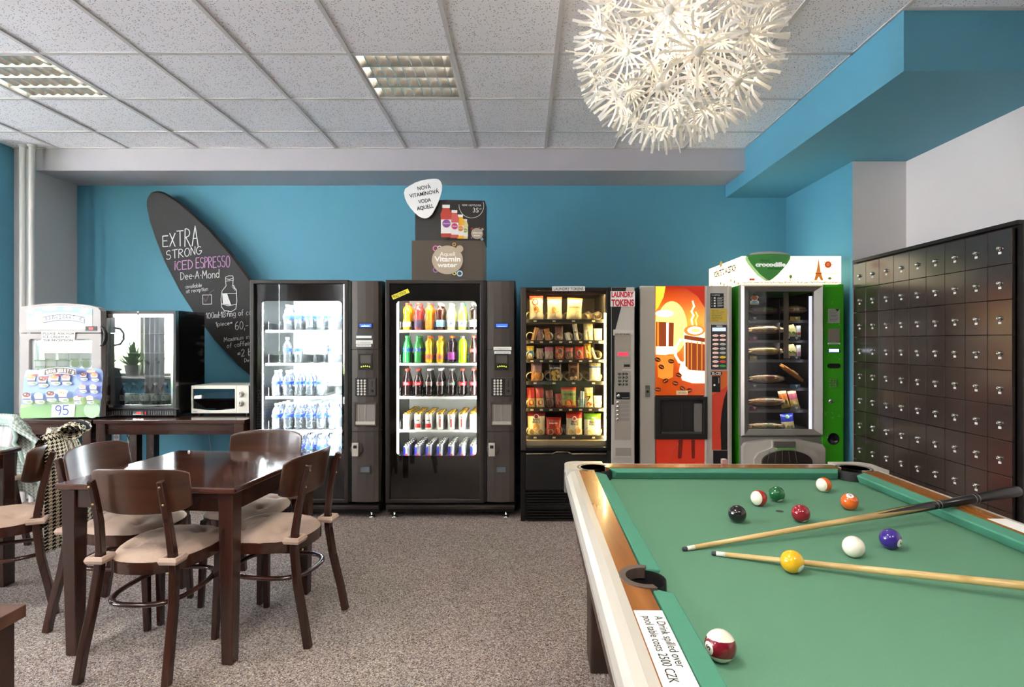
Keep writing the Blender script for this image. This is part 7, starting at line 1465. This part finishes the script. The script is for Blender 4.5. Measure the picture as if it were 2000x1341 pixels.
# houndstooth cloth
def houndstooth(name, c1, c2, n):
    m = mat(name, c1, .95, spec=.05); nt, b = mix_nodes(m); uv = nt.nodes.new('ShaderNodeUVMap'); uv.uv_map = 'map'; sp = nt.nodes.new('ShaderNodeSeparateXYZ'); nt.links.new(uv.outputs[0], sp.inputs[0])
    def mth(op, a, bb=None):
        q = nt.nodes.new('ShaderNodeMath'); q.operation = op
        for i, v in enumerate((a, bb)):
            if v is None: continue
            if isinstance(v, (int, float)): q.inputs[i].default_value = v
            else: nt.links.new(v, q.inputs[i])
        return q.outputs[0]
    i = mth('FLOOR', mth('MULTIPLY', sp.outputs[0], n*8)); j = mth('FLOOR', mth('MULTIPLY', sp.outputs[1], n*8))
    wi = mth('LESS_THAN', mth('FLOORED_MODULO', i, 8), 4); wj = mth('LESS_THAN', mth('FLOORED_MODULO', j, 8), 4); tw = mth('LESS_THAN', mth('FLOORED_MODULO', mth('ADD', i, j), 4), 2)
    sel = mth('ADD', mth('MULTIPLY', wi, tw), mth('MULTIPLY', wj, mth('SUBTRACT', 1, tw)))
    mx = nt.nodes.new('ShaderNodeMix'); mx.data_type = 'RGBA'; mx.inputs[6].default_value = (*lin(c1), 1); mx.inputs[7].default_value = (*lin(c2), 1); nt.links.new(sel, mx.inputs[0]); nt.links.new(mx.outputs[2], b.inputs['Base Color']); return m
hb = houndstooth('black and cream houndstooth wool', '#d9cdb2', '#1b1718', 12); ht = houndstooth('pale teal houndstooth wool', '#d7dcd2', '#8fa39c', 24)
# coat over the back of CH5, in the chair's own coordinates (back at y = -.22, sitter side +y)
Mx = Matrix.Translation(CH5.location) @ Matrix.Rotation(math.radians(114), 4, 'Z')
t = thing('coat', 'black and cream houndstooth coat slung over a chair back', 'coat', tuple(Mx @ Vector((.12, -.22, .87))))
def coat(u, v):
    e = min(1, max(0, (u-.35)/.25)); fl = .07+.33*e*e*(3-2*e)          # the flap on the sitter's side is short next to the post
    x = -.120+.365*u; s = v*(.60+fl)-fl
    f = (math.sin(u*11+2*v)*.012+math.sin(u*27+5*v)*.004)*min(1, u*3)
    curve = .058*((x/.205)**2); off = .014+.034*min(1, u*2.0)
    if s < -.03: y = -.205+curve+.022+f*.6+.03*(-s); z = .846+s*.95
    elif s < .03: a = (s+.03)/.06*PI; y = -.216+curve+(off-.006)*math.cos(a)+f*.3; z = .848+.026*math.sin(a)+.008*math.sin(u*9)
    else: y = -.222+curve-off-f-.10*min(1, u*1.6)*min(1, (s-.03)/.34)**.7; z = .850-(s-.03)*.98
    return tuple(Mx @ Vector((x*(1+.12*max(0, s)), y, z)))
MB().grid(coat, 40, 46, uv=(1.3, 3.0)).build('coat_body', hb, t, solid=.006)
def roll(u, v):
    a = 2*PI*v; r = .036+.010*math.sin(u*9+.5)+.004*math.sin(u*23+1); x = .0+.22*u; y = -.285+.02*math.sin(u*3)+r*1.2*math.cos(a); z = .868+.022*math.sin(u*PI)+r*.8*math.sin(a)
    return tuple(Mx @ Vector((x, y, z)))
MB().grid(roll, 26, 14, uv=(.8, .8)).build('coat_collar', hb, t)
MB().tube([tuple(Mx @ Vector((.125+.02*math.cos(a), -.283+.056*math.cos(a), .872+.045*math.sin(a)))) for a in [PI*(k/12)-.3 for k in range(14)]], .008, 6).build('dark_binding', mat('dark blue binding', '#2b2a38', .8), t)
def sleeve(u, v):
    a = 2*PI*v; r = .050-.006*u; z = .74-.36*u; x = .02+.02*math.sin(u*5)-.02*u; y = -.40-.03*u
    return tuple(Mx @ Vector((x+r*math.cos(a), y+r*.6*math.sin(a), z)))
MB().grid(sleeve, 16, 14, uv=(1.3, 1.1)).build('coat_sleeve', hb, t)
# shawl over CH6
Mx6 = Matrix.Translation(CH6.location) @ Matrix.Rotation(PI, 4, 'Z')
t = thing('shawl', 'pale teal and white houndstooth shawl draped over the chair back at the picture edge', 'shawl', tuple(Mx6 @ Vector((-.15, -.22, .87))))
def shawl(u, v):
    xl = .22-.60*u; s = v*.62-.07; f = math.sin(u*19)*.012+math.sin(u*43)*.004
    curve = .058*(min(1, abs(xl)/.205)**2)
    over = max(0, -xl-.19)
    if s < -.02: y = -.222+curve+.03+f*.3; z = .862+s*.8
    elif s < .03: a = (s+.02)/.05*PI; y = -.222+curve+.032*math.cos(a); z = .858+.022*math.sin(a)
    else: y = -.222+curve-.035-f*1.3-.05*(s-.03); z = .858-(s-.03)*.95
    z -= over*1.1*(1 if s > -.02 else .6); x = xl*(1 if s < .03 else 1+.12*s)
    return tuple(Mx6 @ Vector((x, y, z)))
MB().grid(shawl, 46, 30, uv=(1, 1.2)).build('shawl_cloth', ht, t, solid=.005)
rim = mat('pale teal shawl edge', '#9fb5ad', .9)
MB().tube([tuple(Mx6 @ Vector(p)) for p in [(.2, -.185, .835), (.0, -.188, .84), (-.15, -.165, .835), (-.205, -.145, .80), (-.215, -.15, .74), (-.20, -.15, .70), (-.225, -.16, .66), (-.24, -.17, .58), (-.27, -.19, .52), (-.29, -.20, .42)]], .011, 8, sq=1.4).build('shawl_edge', rim, t)
